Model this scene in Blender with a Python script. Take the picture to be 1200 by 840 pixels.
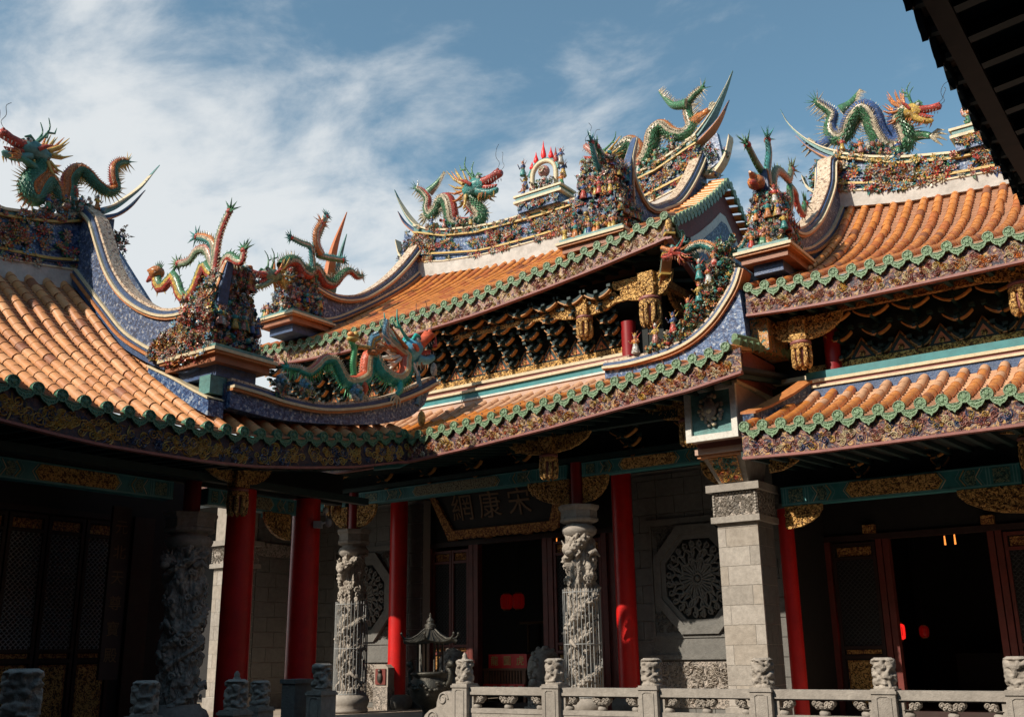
import bpy, math, random
import numpy as np
from mathutils import Vector, Matrix, noise as mnoise
random.seed(7); RNG = np.random.default_rng(7)
SC = bpy.context.scene; COL = SC.collection
for o in list(bpy.data.objects): bpy.data.objects.remove(o)
PI = math.pi; R = math.radians

# ---------------------------------------------------------------- camera
def setup_camera():
    F, A, P, RO = 1203.0, R(35.5), math.atan(346/1203.0), math.atan(.0139)
    fh = Vector((-math.sin(A), math.cos(A), 0)); r0 = Vector((math.cos(A), math.sin(A), 0)); up0 = Vector((0, 0, 1))
    fw = fh*math.cos(P) + up0*math.sin(P); uc = up0*math.cos(P) - fh*math.sin(P)
    rt = r0*math.cos(RO) - uc*math.sin(RO); up = uc*math.cos(RO) + r0*math.sin(RO)
    cam = bpy.data.objects.new('camera', bpy.data.cameras.new('camera')); COL.objects.link(cam)
    m = Matrix.Identity(4)
    for i in range(3):
        m[i][0] = rt[i]; m[i][1] = up[i]; m[i][2] = -fw[i]
    m[0][3], m[1][3], m[2][3] = 0, 0, 1.6
    cam.matrix_world = m
    cam.data.sensor_width = 36; cam.data.lens = F/1200*36
    cam.data.clip_end = 3000; cam.data.clip_start = .05
    SC.camera = cam
setup_camera()

# ---------------------------------------------------------------- light and sky
SUN = Vector((-.40, -1.0, .83)).normalized()          # towards the sun
SUN_EL = math.asin(SUN.z)
sun = bpy.data.objects.new('sun', bpy.data.lights.new('sun', 'SUN')); COL.objects.link(sun)
sun.data.energy = 4.7; sun.data.angle = R(.5); sun.data.color = (1, .89, .75)
sun.rotation_euler = (-SUN).to_track_quat('-Z', 'Y').to_euler()
SC.view_settings.view_transform = 'Standard'; SC.view_settings.look = 'None'
SC.view_settings.exposure = 0.30; SC.view_settings.gamma = 1; SC.view_settings.use_curve_mapping = False
world = bpy.data.worlds.new('World'); SC.world = world; world.use_nodes = True
def build_world():
    nt = world.node_tree; N = nt.nodes; L = nt.links; N.clear()
    sky = N.new('ShaderNodeTexSky'); sky.sky_type = 'NISHITA'; sky.sun_disc = False
    sky.sun_elevation = SUN_EL; sky.sun_rotation = math.atan2(SUN.x, SUN.y)
    sky.air_density = 1.0; sky.dust_density = .6; sky.ozone_density = 2.2
    tc = N.new('ShaderNodeTexCoord')
    sep = N.new('ShaderNodeSeparateXYZ'); L.new(tc.outputs['Generated'], sep.inputs[0])
    add = N.new('ShaderNodeMath'); add.operation = 'ADD'; add.inputs[1].default_value = .18; L.new(sep.outputs['Z'], add.inputs[0])
    mx = N.new('ShaderNodeMath'); mx.operation = 'MAXIMUM'; mx.inputs[1].default_value = .05; L.new(add.outputs[0], mx.inputs[0])
    div = N.new('ShaderNodeVectorMath'); div.operation = 'DIVIDE'
    cmb = N.new('ShaderNodeCombineXYZ')
    for i in range(3): L.new(mx.outputs[0], cmb.inputs[i])
    L.new(tc.outputs['Generated'], div.inputs[0]); L.new(cmb.outputs[0], div.inputs[1])
    mp = N.new('ShaderNodeMapping'); mp.inputs['Rotation'].default_value = (0, 0, R(-52)); mp.inputs['Scale'].default_value = (1.3, 1.75, 1)
    mp.inputs['Location'].default_value = (.7, .35, 0)
    L.new(div.outputs[0], mp.inputs['Vector'])
    n1 = N.new('ShaderNodeTexNoise'); n1.inputs['Scale'].default_value = 2.7; n1.inputs['Detail'].default_value = 9; n1.inputs['Roughness'].default_value = .60
    n1.inputs['Distortion'].default_value = .25; L.new(mp.outputs[0], n1.inputs['Vector'])
    # more cloud low down and towards the west, clear above and to the north-east
    dt = N.new('ShaderNodeVectorMath'); dt.operation = 'DOT_PRODUCT'; dt.inputs[1].default_value = (-.9, -.1, -2.6)
    L.new(tc.outputs['Generated'], dt.inputs[0])
    ma = N.new('ShaderNodeMath'); ma.operation = 'MULTIPLY_ADD'; ma.inputs[1].default_value = .55; ma.inputs[2].default_value = .56; L.new(dt.outputs['Value'], ma.inputs[0])
    sm = N.new('ShaderNodeMath'); sm.operation = 'ADD'; L.new(n1.outputs['Fac'], sm.inputs[0]); L.new(ma.outputs[0], sm.inputs[1])
    mr = N.new('ShaderNodeMapRange'); mr.interpolation_type = 'SMOOTHSTEP'
    mr.inputs['From Min'].default_value = .46; mr.inputs['From Max'].default_value = .86; mr.inputs['To Max'].default_value = .88; mr.inputs['To Min'].default_value = .04
    L.new(sm.outputs[0], mr.inputs['Value'])
    tint = N.new('ShaderNodeMix'); tint.data_type = 'RGBA'; tint.blend_type = 'MULTIPLY'; tint.inputs['Factor'].default_value = 1
    L.new(sky.outputs[0], tint.inputs[6]); tint.inputs[7].default_value = (.78, 1.02, .90, 1)
    mix = N.new('ShaderNodeMix'); mix.data_type = 'RGBA'
    L.new(mr.outputs[0], mix.inputs['Factor']); L.new(tint.outputs[2], mix.inputs[6]); mix.inputs[7].default_value = (5.4, 5.55, 5.6, 1)
    bg = N.new('ShaderNodeBackground'); bg.inputs['Strength'].default_value = .125
    L.new(mix.outputs[2], bg.inputs[0])
    out = N.new('ShaderNodeOutputWorld'); L.new(bg.outputs[0], out.inputs[0])
build_world()
SC.cycles.max_bounces = 6; SC.cycles.diffuse_bounces = 3; SC.cycles.glossy_bounces = 3
SC.cycles.use_denoising = True

# ---------------------------------------------------------------- materials
MATS = {}
def mat(name, col=(.5, .5, .5), rough=.6, var=.25, vscale=6., dirt=.0, dscale=1.2, bump=.0, bscale=30., metal=0., coat=0., emit=None, estr=0., tile=None, dcol=None):
    if name in MATS: return MATS[name]
    m = bpy.data.materials.new(name); m.use_nodes = True; nt = m.node_tree; N = nt.nodes; L = nt.links
    b = N['Principled BSDF']; b.inputs['Roughness'].default_value = rough; b.inputs['Metallic'].default_value = metal
    if coat: b.inputs['Coat Weight'].default_value = coat; b.inputs['Coat Roughness'].default_value = .15
    tc = N.new('ShaderNodeTexCoord')
    n = N.new('ShaderNodeTexNoise'); n.inputs['Scale'].default_value = vscale; n.inputs['Detail'].default_value = 6; n.inputs['Roughness'].default_value = .65
    L.new(tc.outputs['Object'], n.inputs['Vector'])
    r = N.new('ShaderNodeValToRGB'); c = Vector(col)
    r.color_ramp.elements[0].position = .3; r.color_ramp.elements[1].position = .72
    r.color_ramp.elements[0].color = (*(c*(1-var)), 1); r.color_ramp.elements[1].color = (*[min(1, x) for x in c*(1+var*.8)], 1)
    L.new(n.outputs['Fac'], r.inputs[0]); src = r.outputs[0]
    if dirt:
        d = N.new('ShaderNodeTexNoise'); d.inputs['Scale'].default_value = dscale; d.inputs['Detail'].default_value = 8; d.inputs['Roughness'].default_value = .7
        L.new(tc.outputs['Object'], d.inputs['Vector'])
        dr = N.new('ShaderNodeMapRange'); dr.inputs['From Min'].default_value = .46; dr.inputs['From Max'].default_value = .72; dr.inputs['To Max'].default_value = dirt
        L.new(d.outputs['Fac'], dr.inputs['Value'])
        mx = N.new('ShaderNodeMix'); mx.data_type = 'RGBA'; L.new(dr.outputs[0], mx.inputs['Factor']); L.new(src, mx.inputs[6])
        mx.inputs[7].default_value = (*(dcol or (.06, .055, .045)), 1); src = mx.outputs[2]
    L.new(src, b.inputs['Base Color'])
    if bump:
        q = N.new('ShaderNodeTexNoise'); q.inputs['Scale'].default_value = bscale; q.inputs['Detail'].default_value = 5
        L.new(tc.outputs['Object'], q.inputs['Vector'])
        bp = N.new('ShaderNodeBump'); bp.inputs['Strength'].default_value = bump; bp.inputs['Distance'].default_value = .02
        L.new(q.outputs['Fac'], bp.inputs['Height']); L.new(bp.outputs[0], b.inputs['Normal'])
    if emit:
        b.inputs['Emission Color'].default_value = (*emit, 1); b.inputs['Emission Strength'].default_value = estr
    MATS[name] = m; return m
def mat_ramp(name, stops, scale=12., detail=3., distort=1.5, rough=.5, bump=.6, bdist=.03, voro=False, metal=0., sx=(1, 1, 1), const=True, fine=0.):
    """patchy painted relief: noise through a ramp of colours, raised where the paint changes"""
    if name in MATS: return MATS[name]
    m = bpy.data.materials.new(name); m.use_nodes = True; nt = m.node_tree; N = nt.nodes; L = nt.links
    b = N['Principled BSDF']; b.inputs['Roughness'].default_value = rough; b.inputs['Metallic'].default_value = metal
    tc = N.new('ShaderNodeTexCoord'); mp = N.new('ShaderNodeMapping'); mp.inputs['Scale'].default_value = sx
    L.new(tc.outputs['Object'], mp.inputs[0])
    n = N.new('ShaderNodeTexNoise'); n.inputs['Scale'].default_value = scale; n.inputs['Detail'].default_value = detail; n.inputs['Distortion'].default_value = distort
    L.new(mp.outputs[0], n.inputs['Vector']); h = n.outputs['Fac']
    if voro:
        v = N.new('ShaderNodeTexVoronoi'); v.inputs['Scale'].default_value = scale*1.6; L.new(mp.outputs[0], v.inputs['Vector'])
        sp = N.new('ShaderNodeSeparateColor'); L.new(v.outputs['Color'], sp.inputs[0])
        mm = N.new('ShaderNodeMath'); mm.operation = 'MULTIPLY_ADD'; mm.inputs[1].default_value = .35; L.new(sp.outputs[0], mm.inputs[0]); 
        hm = N.new('ShaderNodeMath'); hm.operation = 'MULTIPLY'; hm.inputs[1].default_value = .65; L.new(h, hm.inputs[0]); L.new(hm.outputs[0], mm.inputs[2])
        h = mm.outputs[0]
    r = N.new('ShaderNodeValToRGB'); r.color_ramp.interpolation = 'CONSTANT' if const else 'LINEAR'
    el = r.color_ramp.elements
    while len(el) < len(stops): el.new(.5)
    for e, (p, c) in zip(el, stops): e.position = p; e.color = (*c, 1)
    L.new(h, r.inputs[0]); L.new(r.outputs[0], b.inputs['Base Color'])
    bp = N.new('ShaderNodeBump'); bp.inputs['Strength'].default_value = bump; bp.inputs['Distance'].default_value = bdist
    L.new(h, bp.inputs['Height']); L.new(bp.outputs[0], b.inputs['Normal'])
    MATS[name] = m; return m
def M(n): return MATS[n]
mat('tile_orange', (.61, .22, .045), .34, .28, 3.2, .35, 1.6, .15, 40, dcol=(.30, .11, .05))
mat('tile_amber', (.66, .24, .055), .36, .25, 5, .25, 2.5, .15, 40, dcol=(.34, .14, .06))
mat('tile_dark', (.30, .105, .045), .5, .35, 5, .5, 2.5, .2, 40, dcol=(.10, .06, .04))
mat('tile_rust', (.50, .15, .04), .4, .25, 5, .3, 2.5, .15, 40, dcol=(.22, .09, .05))
mat('tile_salmon', (.58, .255, .095), .42, .22, 3, .3, 1.4, .15, 40, dcol=(.30, .13, .07))
mat('tile_pink', (.50, .205, .075), .45, .22, 5, .3, 2.1, .15, 40, dcol=(.30, .13, .07))
mat('tile_peach', (.62, .30, .13), .42, .2, 5, .25, 3.1, .15, 40, dcol=(.34, .15, .08))
mat('pan_tile', (.36, .16, .075), .6, .35, 8, .5, 2, .3, 40, dcol=(.10, .06, .04))
mat('tile_bleached', (.58, .33, .19), .7, .2, 6, .3, 2, .2, 40, dcol=(.35, .2, .14))
mat('glaze_green', (.15, .25, .13), .36, .4, 12, .45, 6, .6, 60, dcol=(.07, .10, .05))
mat('glaze_green_dark', (.05, .17, .105), .3, .3, 12, .3, 6, .5, 60, dcol=(.02, .06, .04))  # darker copy of the green glaze, with the wing's shade in its colour
mat('rust_metal', (.09, .035, .02), .6)
mat('plaster', (.52, .49, .45), .85, .18, 5, .5, 2.4, .3, 25, dcol=(.16, .15, .13))
mat('plaster_pink', (.52, .36, .28), .85, .15, 5, .35, 2.5, .3, 25, dcol=(.3, .2, .16))
mat('lip_pink', (.27, .095, .08), .5, .25, 9, .3, 4)
mat('mould_cream', (.62, .52, .34), .5, .25, 20, .35, 5, .3, 60, dcol=(.2, .15, .08))
mat('mould_orange', (.50, .19, .06), .5, .3, 20, .35, 5, .3, 60, dcol=(.16, .08, .04))
mat('mould_yellow', (.52, .34, .08), .45, .3, 20, .3, 5, .3, 60, dcol=(.15, .1, .04))
mat('mould_white', (.66, .64, .58), .55, .2, 20, .35, 6, .2, 50, dcol=(.2, .18, .15))
mat('mould_teal', (.09, .23, .22), .45, .35, 14, .3, 5, .3, 60)
mat('deep_blue', (.03, .07, .17), .45, .5, 14, .3, 5, .4, 50, dcol=(.12, .14, .17))
mat('enamel_red', (.62, .11, .045), .3, .3, 12, .2, 9, .5, 60)  # brightened colours for the hip dragon alone, standing in for sunlight
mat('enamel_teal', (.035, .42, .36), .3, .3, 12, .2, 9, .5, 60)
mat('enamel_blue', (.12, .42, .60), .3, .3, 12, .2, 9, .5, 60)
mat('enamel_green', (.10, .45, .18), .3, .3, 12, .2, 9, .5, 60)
mat('rim_orange', (.46, .21, .06), .5, .3, 12)
mat('teal_paint', (.03, .21, .23), .5, .3, 8, .25, 4)
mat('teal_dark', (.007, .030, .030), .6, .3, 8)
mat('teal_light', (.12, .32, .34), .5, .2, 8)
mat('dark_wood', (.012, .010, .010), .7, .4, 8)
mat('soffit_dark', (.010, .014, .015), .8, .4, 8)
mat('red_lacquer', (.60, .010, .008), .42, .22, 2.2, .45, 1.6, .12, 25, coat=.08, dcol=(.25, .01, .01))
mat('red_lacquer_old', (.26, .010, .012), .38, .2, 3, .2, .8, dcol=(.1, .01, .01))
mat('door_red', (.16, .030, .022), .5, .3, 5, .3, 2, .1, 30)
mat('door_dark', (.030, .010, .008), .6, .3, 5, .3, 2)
mat('terrace_stone', (.34, .28, .22), .9, .2, 6, .4, .9, .3, 40)
mat('stone', (.32, .29, .255), .85, .25, 14, .5, 1.3, .35, 60, dcol=(.16, .14, .12))
mat('stone_pale', (.385, .35, .31), .85, .22, 14, .45, 1.6, .35, 60, dcol=(.2, .17, .14))
mat('stone_warm', (.345, .305, .26), .85, .25, 10, .5, 1.8, .35, 60, dcol=(.18, .15, .12))
mat('stone_grey', (.155, .152, .142), .85, .25, 12, .5, 1.6, .5, 45, dcol=(.08, .08, .075))
mat('stone_wall', (.15, .147, .138), .85, .2, 10, .35, 1.3, .3, 50, dcol=(.09, .09, .085))
mat('mortar', (.50, .47, .42), .9, .12, 20)
mat('stone_carved', (.36, .32, .275), .85, .3, 16, .55, 3.5, .7, 38, dcol=(.09, .08, .07))
mat('bronze', (.065, .06, .05), .5, .35, 14, .4, 4, .5, 40, metal=.5, dcol=(.10, .11, .09))
mat('paving', (.12, .115, .105), .9, .2, 7, .4, .8, .4, 30)
mat('gable_red', (.19, .05, .045), .7, .3, 20, .4, 4, .3, 40)
mat('brick_red', (.30, .085, .055), .8, .3, 30, .3, 6, .3, 60)
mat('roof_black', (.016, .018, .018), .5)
mat('brown_trim', (.10, .045, .028), .6)
mat('wire', (.05, .05, .05), .4, metal=.8)
mat('lamp_red', (.6, .01, .01), .5, emit=(1, .02, .015), estr=.8)
mat('lamp_dim', (.3, .01, .01), .5, emit=(1, .015, .01), estr=.025)
mat('lamp_amber', (.6, .3, .05), .5, emit=(1, .28, .05), estr=1.3)
mat('box_red', (.80, .020, .016), .4, .1)
mat('sign_gold', (.62, .40, .12), .4, .2, metal=.2)
mat('sign_gold_dim', (.30, .16, .05), .5, .2)
mat('wood_brown', (.22, .075, .03), .5, .3)
mat('iron_grey', (.32, .33, .33), .5, .2)
# porcelain chips
JC = {'j_red': (.50, .05, .025), 'j_pink': (.54, .23, .18), 'j_orange': (.66, .22, .045), 'j_yellow': (.66, .43, .08), 'j_cream': (.54, .46, .32),
      'j_green': (.05, .22, .09), 'j_teal': (.045, .30, .28), 'j_blue': (.035, .10, .30), 'j_white': (.56, .55, .50), 'j_dark': (.045, .05, .06),
      'j_sage': (.22, .34, .20), 'j_sky': (.14, .36, .52)}
def mat_chip(name, col, scale=30.):
    """broken porcelain set in plaster: every chip its own tone, grout between"""
    m = bpy.data.materials.new(name); m.use_nodes = True; nt = m.node_tree; N = nt.nodes; L = nt.links; b = N['Principled BSDF']
    tc = N.new('ShaderNodeTexCoord'); v = N.new('ShaderNodeTexVoronoi'); v.inputs['Scale'].default_value = scale; L.new(tc.outputs['Object'], v.inputs['Vector'])
    e = N.new('ShaderNodeTexVoronoi'); e.feature = 'DISTANCE_TO_EDGE'; e.inputs['Scale'].default_value = scale; L.new(tc.outputs['Object'], e.inputs['Vector'])
    sp = N.new('ShaderNodeSeparateColor'); L.new(v.outputs['Color'], sp.inputs[0])
    r = N.new('ShaderNodeValToRGB'); r.color_ramp.elements[0].color = (*[x*.55 for x in col], 1); r.color_ramp.elements[1].color = (*[min(1, x*1.3+.02) for x in col], 1); L.new(sp.outputs[0], r.inputs[0])
    g = N.new('ShaderNodeMapRange'); g.inputs['From Min'].default_value = .02; g.inputs['From Max'].default_value = .09; L.new(e.outputs['Distance'], g.inputs['Value'])
    mx = N.new('ShaderNodeMix'); mx.data_type = 'RGBA'; L.new(g.outputs[0], mx.inputs['Factor']); mx.inputs[6].default_value = (*[x*.35+.06 for x in col], 1); L.new(r.outputs[0], mx.inputs[7])
    n = N.new('ShaderNodeTexNoise'); n.inputs['Scale'].default_value = 4; n.inputs['Detail'].default_value = 6; L.new(tc.outputs['Object'], n.inputs['Vector'])
    nr = N.new('ShaderNodeMapRange'); nr.inputs['From Min'].default_value = .5; nr.inputs['From Max'].default_value = .72; nr.inputs['To Max'].default_value = .6; L.new(n.outputs['Fac'], nr.inputs['Value'])
    m2 = N.new('ShaderNodeMix'); m2.data_type = 'RGBA'; L.new(nr.outputs[0], m2.inputs['Factor']); L.new(mx.outputs[2], m2.inputs[6]); m2.inputs[7].default_value = (*[x*.3+.04 for x in col], 1)
    L.new(m2.outputs[2], b.inputs['Base Color']); b.inputs['Roughness'].default_value = .34
    bp = N.new('ShaderNodeBump'); bp.inputs['Strength'].default_value = .7; bp.inputs['Distance'].default_value = .012; L.new(g.outputs[0], bp.inputs['Height']); L.new(bp.outputs[0], b.inputs['Normal'])
    MATS[name] = m
for k, v in JC.items(): mat_chip(k, v, 30)
mat('lattice_dark', (.05, .052, .055), .6, .3, 20)
mat_ramp('panel_cream', [(0, (.20, .12, .08)), (.42, (.42, .30, .20)), (.48, (.60, .50, .36)), (.56, (.50, .26, .18)), (.60, (.62, .54, .42))], 20, 3, .8, .5, .6, .02)
mat_ramp('gold_carved', [(0, (.012, .008, .006)), (.45, (.12, .05, .015)), (.49, (.62, .34, .09)), (.59, (.80, .50, .18))], 26, 4, 1.2, .42, 1.0, .05, metal=.25, const=False)
mat_ramp('gold_red_carved', [(0, (.015, .008, .006)), (.42, (.14, .035, .015)), (.51, (.42, .18, .05)), (.61, (.62, .34, .10))], 24, 4, 1.0, .45, 1.0, .05, metal=.2, const=False)
mat_ramp('fascia_paint', [(0, (.02, .015, .03)), (.40, (.07, .02, .025)), (.45, (.24, .09, .06)), (.49, (.02, .02, .045)), (.54, (.44, .25, .08)), (.59, (.26, .15, .10)), (.63, (.04, .015, .025))], 9, 4, 1.5, .5, .8, .04)
mat_ramp('fascia_pale', [(0, (.05, .03, .06)), (.39, (.24, .10, .08)), (.45, (.40, .24, .17)), (.49, (.05, .04, .06)), (.53, (.46, .30, .12)), (.59, (.42, .31, .23)), (.63, (.10, .04, .04))], 10, 4, 1.5, .5, .8, .04)
mat_ramp('fascia_dark', [(0, (.012, .016, .035)), (.45, (.03, .022, .035)), (.52, (.07, .035, .035)), (.58, (.02, .02, .035)), (.64, (.16, .09, .05))], 10, 3, 1.5, .6, .6, .03)
mat_ramp('mosaic_blue', [(0, (.015, .04, .12)), (.42, (.035, .09, .22)), (.50, (.11, .17, .30)), (.56, (.04, .10, .24)), (.64, (.30, .35, .42))], 15, 3, .4, .4, .6, .02, voro=True)
mat_ramp('mosaic_violet', [(0, (.035, .045, .085)), (.42, (.045, .08, .17)), (.50, (.11, .15, .26)), (.56, (.04, .07, .16)), (.64, (.28, .30, .34))], 15, 3, .4, .5, .6, .02, voro=True)
mat_ramp('mosaic_navy', [(0, (.008, .02, .06)), (.45, (.02, .05, .12)), (.52, (.06, .10, .18)), (.58, (.02, .06, .14)), (.66, (.16, .20, .24))], 22, 3, .4, .45, .6, .02, voro=True)
mat_ramp('panel_text', [(0, (.10, .10, .07)), (.46, (.07, .06, .04)), (.52, (.42, .36, .20)), (.6, (.22, .26, .18))], 42, 4, .6, .5, .7, .02, const=False)
mat_ramp('panel_teal', [(0, (.02, .06, .06)), (.45, (.03, .14, .13)), (.52, (.30, .32, .18)), (.57, (.02, .10, .10)), (.64, (.45, .38, .18))], 26, 3, 1, .5, .5, .02)
mat_ramp('relief_stone', [(0, (.05, .048, .044)), (.42, (.15, .135, .12)), (.50, (.34, .30, .26)), (.62, (.44, .38, .33))], 15, 4, 1.6, .85, 1.0, .06, const=False)
mat('fascia_gold', (.55, .33, .09), .45, .3, 20, .3, 6, .4, 60)
mat_ramp('relief_fire', [(0, (.04, .14, .12)), (.42, (.50, .22, .05)), (.50, (.56, .34, .12)), (.56, (.46, .12, .04)), (.62, (.50, .40, .28))], 14, 3, 1.6, .5, .9, .04)

# ---------------------------------------------------------------- mesh builder
class MB:
    def __init__(s): s.V = []; s.F = []; s.n = 0; s.names = []
    def mi(s, m):
        if m not in s.names: s.names.append(m)
        return s.names.index(m)
    def add(s, V, F, m, smooth=False):
        V = np.asarray(V, float).reshape(-1, 3); F = np.asarray(F, int)
        mi = s.mi(m) if isinstance(m, str) else np.asarray(m)
        s.V.append(V); s.F.append((F + s.n, mi, smooth)); s.n += len(V)
    def box(s, a, b, m, rz=0, c=None):
        x0, y0, z0 = a; x1, y1, z1 = b
        V = np.array([(x, y, z) for z in (z0, z1) for y in (y0, y1) for x in (x0, x1)], float)
        if rz:
            cc = np.array([(x0+x1)/2, (y0+y1)/2] if c is None else c); q = V[:, :2]-cc; co, si = math.cos(rz), math.sin(rz)
            V[:, 0] = cc[0]+q[:, 0]*co-q[:, 1]*si; V[:, 1] = cc[1]+q[:, 0]*si+q[:, 1]*co
        s.add(V, [(0, 2, 3, 1), (4, 5, 7, 6), (0, 1, 5, 4), (2, 6, 7, 3), (0, 4, 6, 2), (1, 3, 7, 5)], m)
    def sweep(s, rings, m, closed=True, caps=True, smooth=False):
        """rings: (n, k, 3)"""
        Rg = np.asarray(rings, float); n, k = Rg.shape[:2]; F = []
        kk = k if closed else k-1
        for i in range(n-1):
            for j in range(kk):
                F.append((i*k+j, i*k+(j+1) % k, (i+1)*k+(j+1) % k, (i+1)*k+j))
        s.add(Rg.reshape(-1, 3), F, m, smooth)
        if caps and closed:
            for i, rev in ((0, 1), (n-1, 0)):
                r = Rg[i]; c = r.mean(0)
                s.add(np.vstack([r, c]), [((j+1) % k, j, k) if rev else (j, (j+1) % k, k) for j in range(k)], m if isinstance(m, str) else s.names[0])
    def tube(s, path, rad, m, n=8, ref=(0, 0, 1), sq=1., bands=None, caps=True):
        P = np.asarray(path, float); k = len(P); rad = np.broadcast_to(np.asarray(rad, float), (k,))
        T = np.gradient(P, axis=0); T /= np.linalg.norm(T, axis=1)[:, None]+1e-9
        ref = np.array(ref, float); rings = []
        prev = None
        for i in range(k):
            a = np.cross(T[i], ref); la = np.linalg.norm(a)
            if la < .15:
                a = prev if prev is not None else np.cross(T[i], np.array([1, .3, .2]))
                a = a - T[i]*np.dot(a, T[i]); la = np.linalg.norm(a)
            a = a/la
            if prev is not None and np.dot(a, prev) < 0: a = -a
            b = np.cross(a, T[i]); prev = a
            th = np.arange(n)/n*2*PI
            rings.append(P[i] + rad[i]*(np.cos(th)[:, None]*a*sq + np.sin(th)[:, None]*b))
        Rg = np.array(rings)
        if bands:      # material by angle, bands = list of n names
            F = []; mi = []
            for i in range(k-1):
                for j in range(n):
                    F.append((i*n+j, i*n+(j+1) % n, (i+1)*n+(j+1) % n, (i+1)*n+j)); mi.append(s.mi(bands[j]))
            s.add(Rg.reshape(-1, 3), F, np.array(mi), True)
            for i in (0, k-1):
                c = Rg[i].mean(0); s.add(np.vstack([Rg[i], c]), [(j, (j+1) % n, n) for j in range(n)], bands[0])
        else: s.sweep(Rg, m, True, caps, True)
    def cone(s, p, d, r, L, m, n=5):
        p = np.array(p, float); d = np.array(d, float); d /= np.linalg.norm(d)+1e-9
        a = np.cross(d, [.31, .52, .79]); a /= np.linalg.norm(a); b = np.cross(d, a); th = np.arange(n)/n*2*PI
        V = np.vstack([p + r*(np.cos(th)[:, None]*a+np.sin(th)[:, None]*b), p+d*L])
        s.add(V, [(j, (j+1) % n, n) for j in range(n)], m)
    def lathe(s, prof, c, m, n=24, sx=1, sy=1, smooth=True, phase=0, bands=None):
        th = np.arange(n)/n*2*PI+phase
        rings = [np.stack([c[0]+r*sx*np.cos(th), c[1]+r*sy*np.sin(th), np.full(n, c[2]+z)], 1) for r, z in prof]
        s.sweep(rings, m, True, True, smooth)
    def ell(s, c, r, m, n=10, k=6, rz=0):
        if np.isscalar(r): r = (r, r, r)
        ph = np.linspace(-PI/2+.12, PI/2-.12, k); th = np.arange(n)/n*2*PI; rings = []
        for p in ph:
            x = r[0]*np.cos(p)*np.cos(th); y = r[1]*np.cos(p)*np.sin(th)
            rings.append(np.stack([c[0]+x*math.cos(rz)-y*math.sin(rz), c[1]+x*math.sin(rz)+y*math.cos(rz), np.full(n, c[2]+r[2]*math.sin(p))], 1))
        s.sweep(rings, m, True, True, True)
    def prism(s, poly, o, ux, uy, t, m):
        """polygon (2d) in the frame o, ux, uy, extruded by t along ux x uy"""
        P = np.asarray(poly, float); o = np.array(o, float); ux = np.array(ux, float); uy = np.array(uy, float); w = np.cross(ux, uy)
        A = o + P[:, :1]*ux + P[:, 1:]*uy; B = A + w*t; k = len(P); c0 = A.mean(0); c1 = B.mean(0)
        s.add(np.vstack([A, B]), [(j, (j+1) % k, k+(j+1) % k, k+j) for j in range(k)], m)
        s.add(np.vstack([B, c1]), [(j, (j+1) % k, k) for j in range(k)], m)
        s.add(np.vstack([A, c0]), [((j+1) % k, j, k) for j in range(k)], m)
    def ring_prism(s, outer, inner, o, ux, uy, t, m):
        P = np.asarray(outer, float); Q = np.asarray(inner, float); o = np.array(o, float); ux = np.array(ux, float); uy = np.array(uy, float); w = np.cross(ux, uy)*t
        k = len(P); f = lambda X, z: o + X[:, :1]*ux + X[:, 1:]*uy + z
        V = np.vstack([f(P, 0), f(P, w), f(Q, w), f(Q, 0)]); F = []
        for a in range(3):
            for j in range(k): F.append((a*k+j, a*k+(j+1) % k, (a+1)*k+(j+1) % k, (a+1)*k+j))
        s.add(V, F, m)
    def bar(s, path, w, h, m, nrm=(0, 1, 0), up=(0, 0, 1), w2=None):
        """rectangular section w along nrm, h along up, swept over a path; w2/h may be arrays"""
        P = np.asarray(path, float); nrm = np.array(nrm, float); up = np.array(up, float)
        w = np.broadcast_to(np.asarray(w, float), (len(P),)); h = np.broadcast_to(np.asarray(h, float), (len(P),))
        rings = [[P[i]-nrm*w[i]/2-up*h[i]/2, P[i]+nrm*w[i]/2-up*h[i]/2, P[i]+nrm*w[i]/2+up*h[i]/2, P[i]-nrm*w[i]/2+up*h[i]/2] for i in range(len(P))]
        s.sweep(rings, m)
    def strip(s, A, B, thick, m, nrm):
        """wall between two polylines of equal length"""
        A = np.asarray(A, float); B = np.asarray(B, float); n = np.array(nrm, float)*thick/2
        s.sweep([[A[i]-n, A[i]+n, B[i]+n, B[i]-n] for i in range(len(A))], m)
    def stamp(s, T, pos, rot, scl, mats):
        """T=(V,[(F,slot)]) pos (n,3) rot (n,3,3) scl (n,) mats: list (per slot) of arrays of names"""
        V, Fs = T; V = np.asarray(V, float); n = len(pos)
        if n == 0: return
        W = np.einsum('nij,vj->nvi', rot, V)*np.asarray(scl)[:, None, None] + np.asarray(pos)[:, None, :]
        base = s.n; s.V.append(W.reshape(-1, 3)); s.n += n*len(V)
        off = base + np.arange(n)*len(V)
        for F, slot in Fs:
            F = np.asarray(F); A = (F[None] + off[:, None, None]).reshape(-1, F.shape[1])
            nm = mats[slot]; ids = np.array([s.mi(x) for x in nm]) if not isinstance(nm, str) else np.full(n, s.mi(nm))
            s.F.append((A, np.repeat(ids, len(F)), False))
    def build(s, name, parent=None, loc=None):
        me = bpy.data.meshes.new(name)
        V = np.concatenate(s.V)
        if parent is not None and parent.get('_o') is not None: V = V - np.array(parent['_o'][:])
        nl = sum(f.size for f, _, _ in s.F); nf = sum(len(f) for f, _, _ in s.F)
        me.vertices.add(len(V)); me.loops.add(nl); me.polygons.add(nf)
        me.vertices.foreach_set('co', V.astype(np.float32).ravel())
        me.loops.foreach_set('vertex_index', np.concatenate([f.ravel() for f, _, _ in s.F]).astype(np.int32))
        tot = np.concatenate([np.full(len(f), f.shape[1]) for f, _, _ in s.F]).astype(np.int32)
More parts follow.
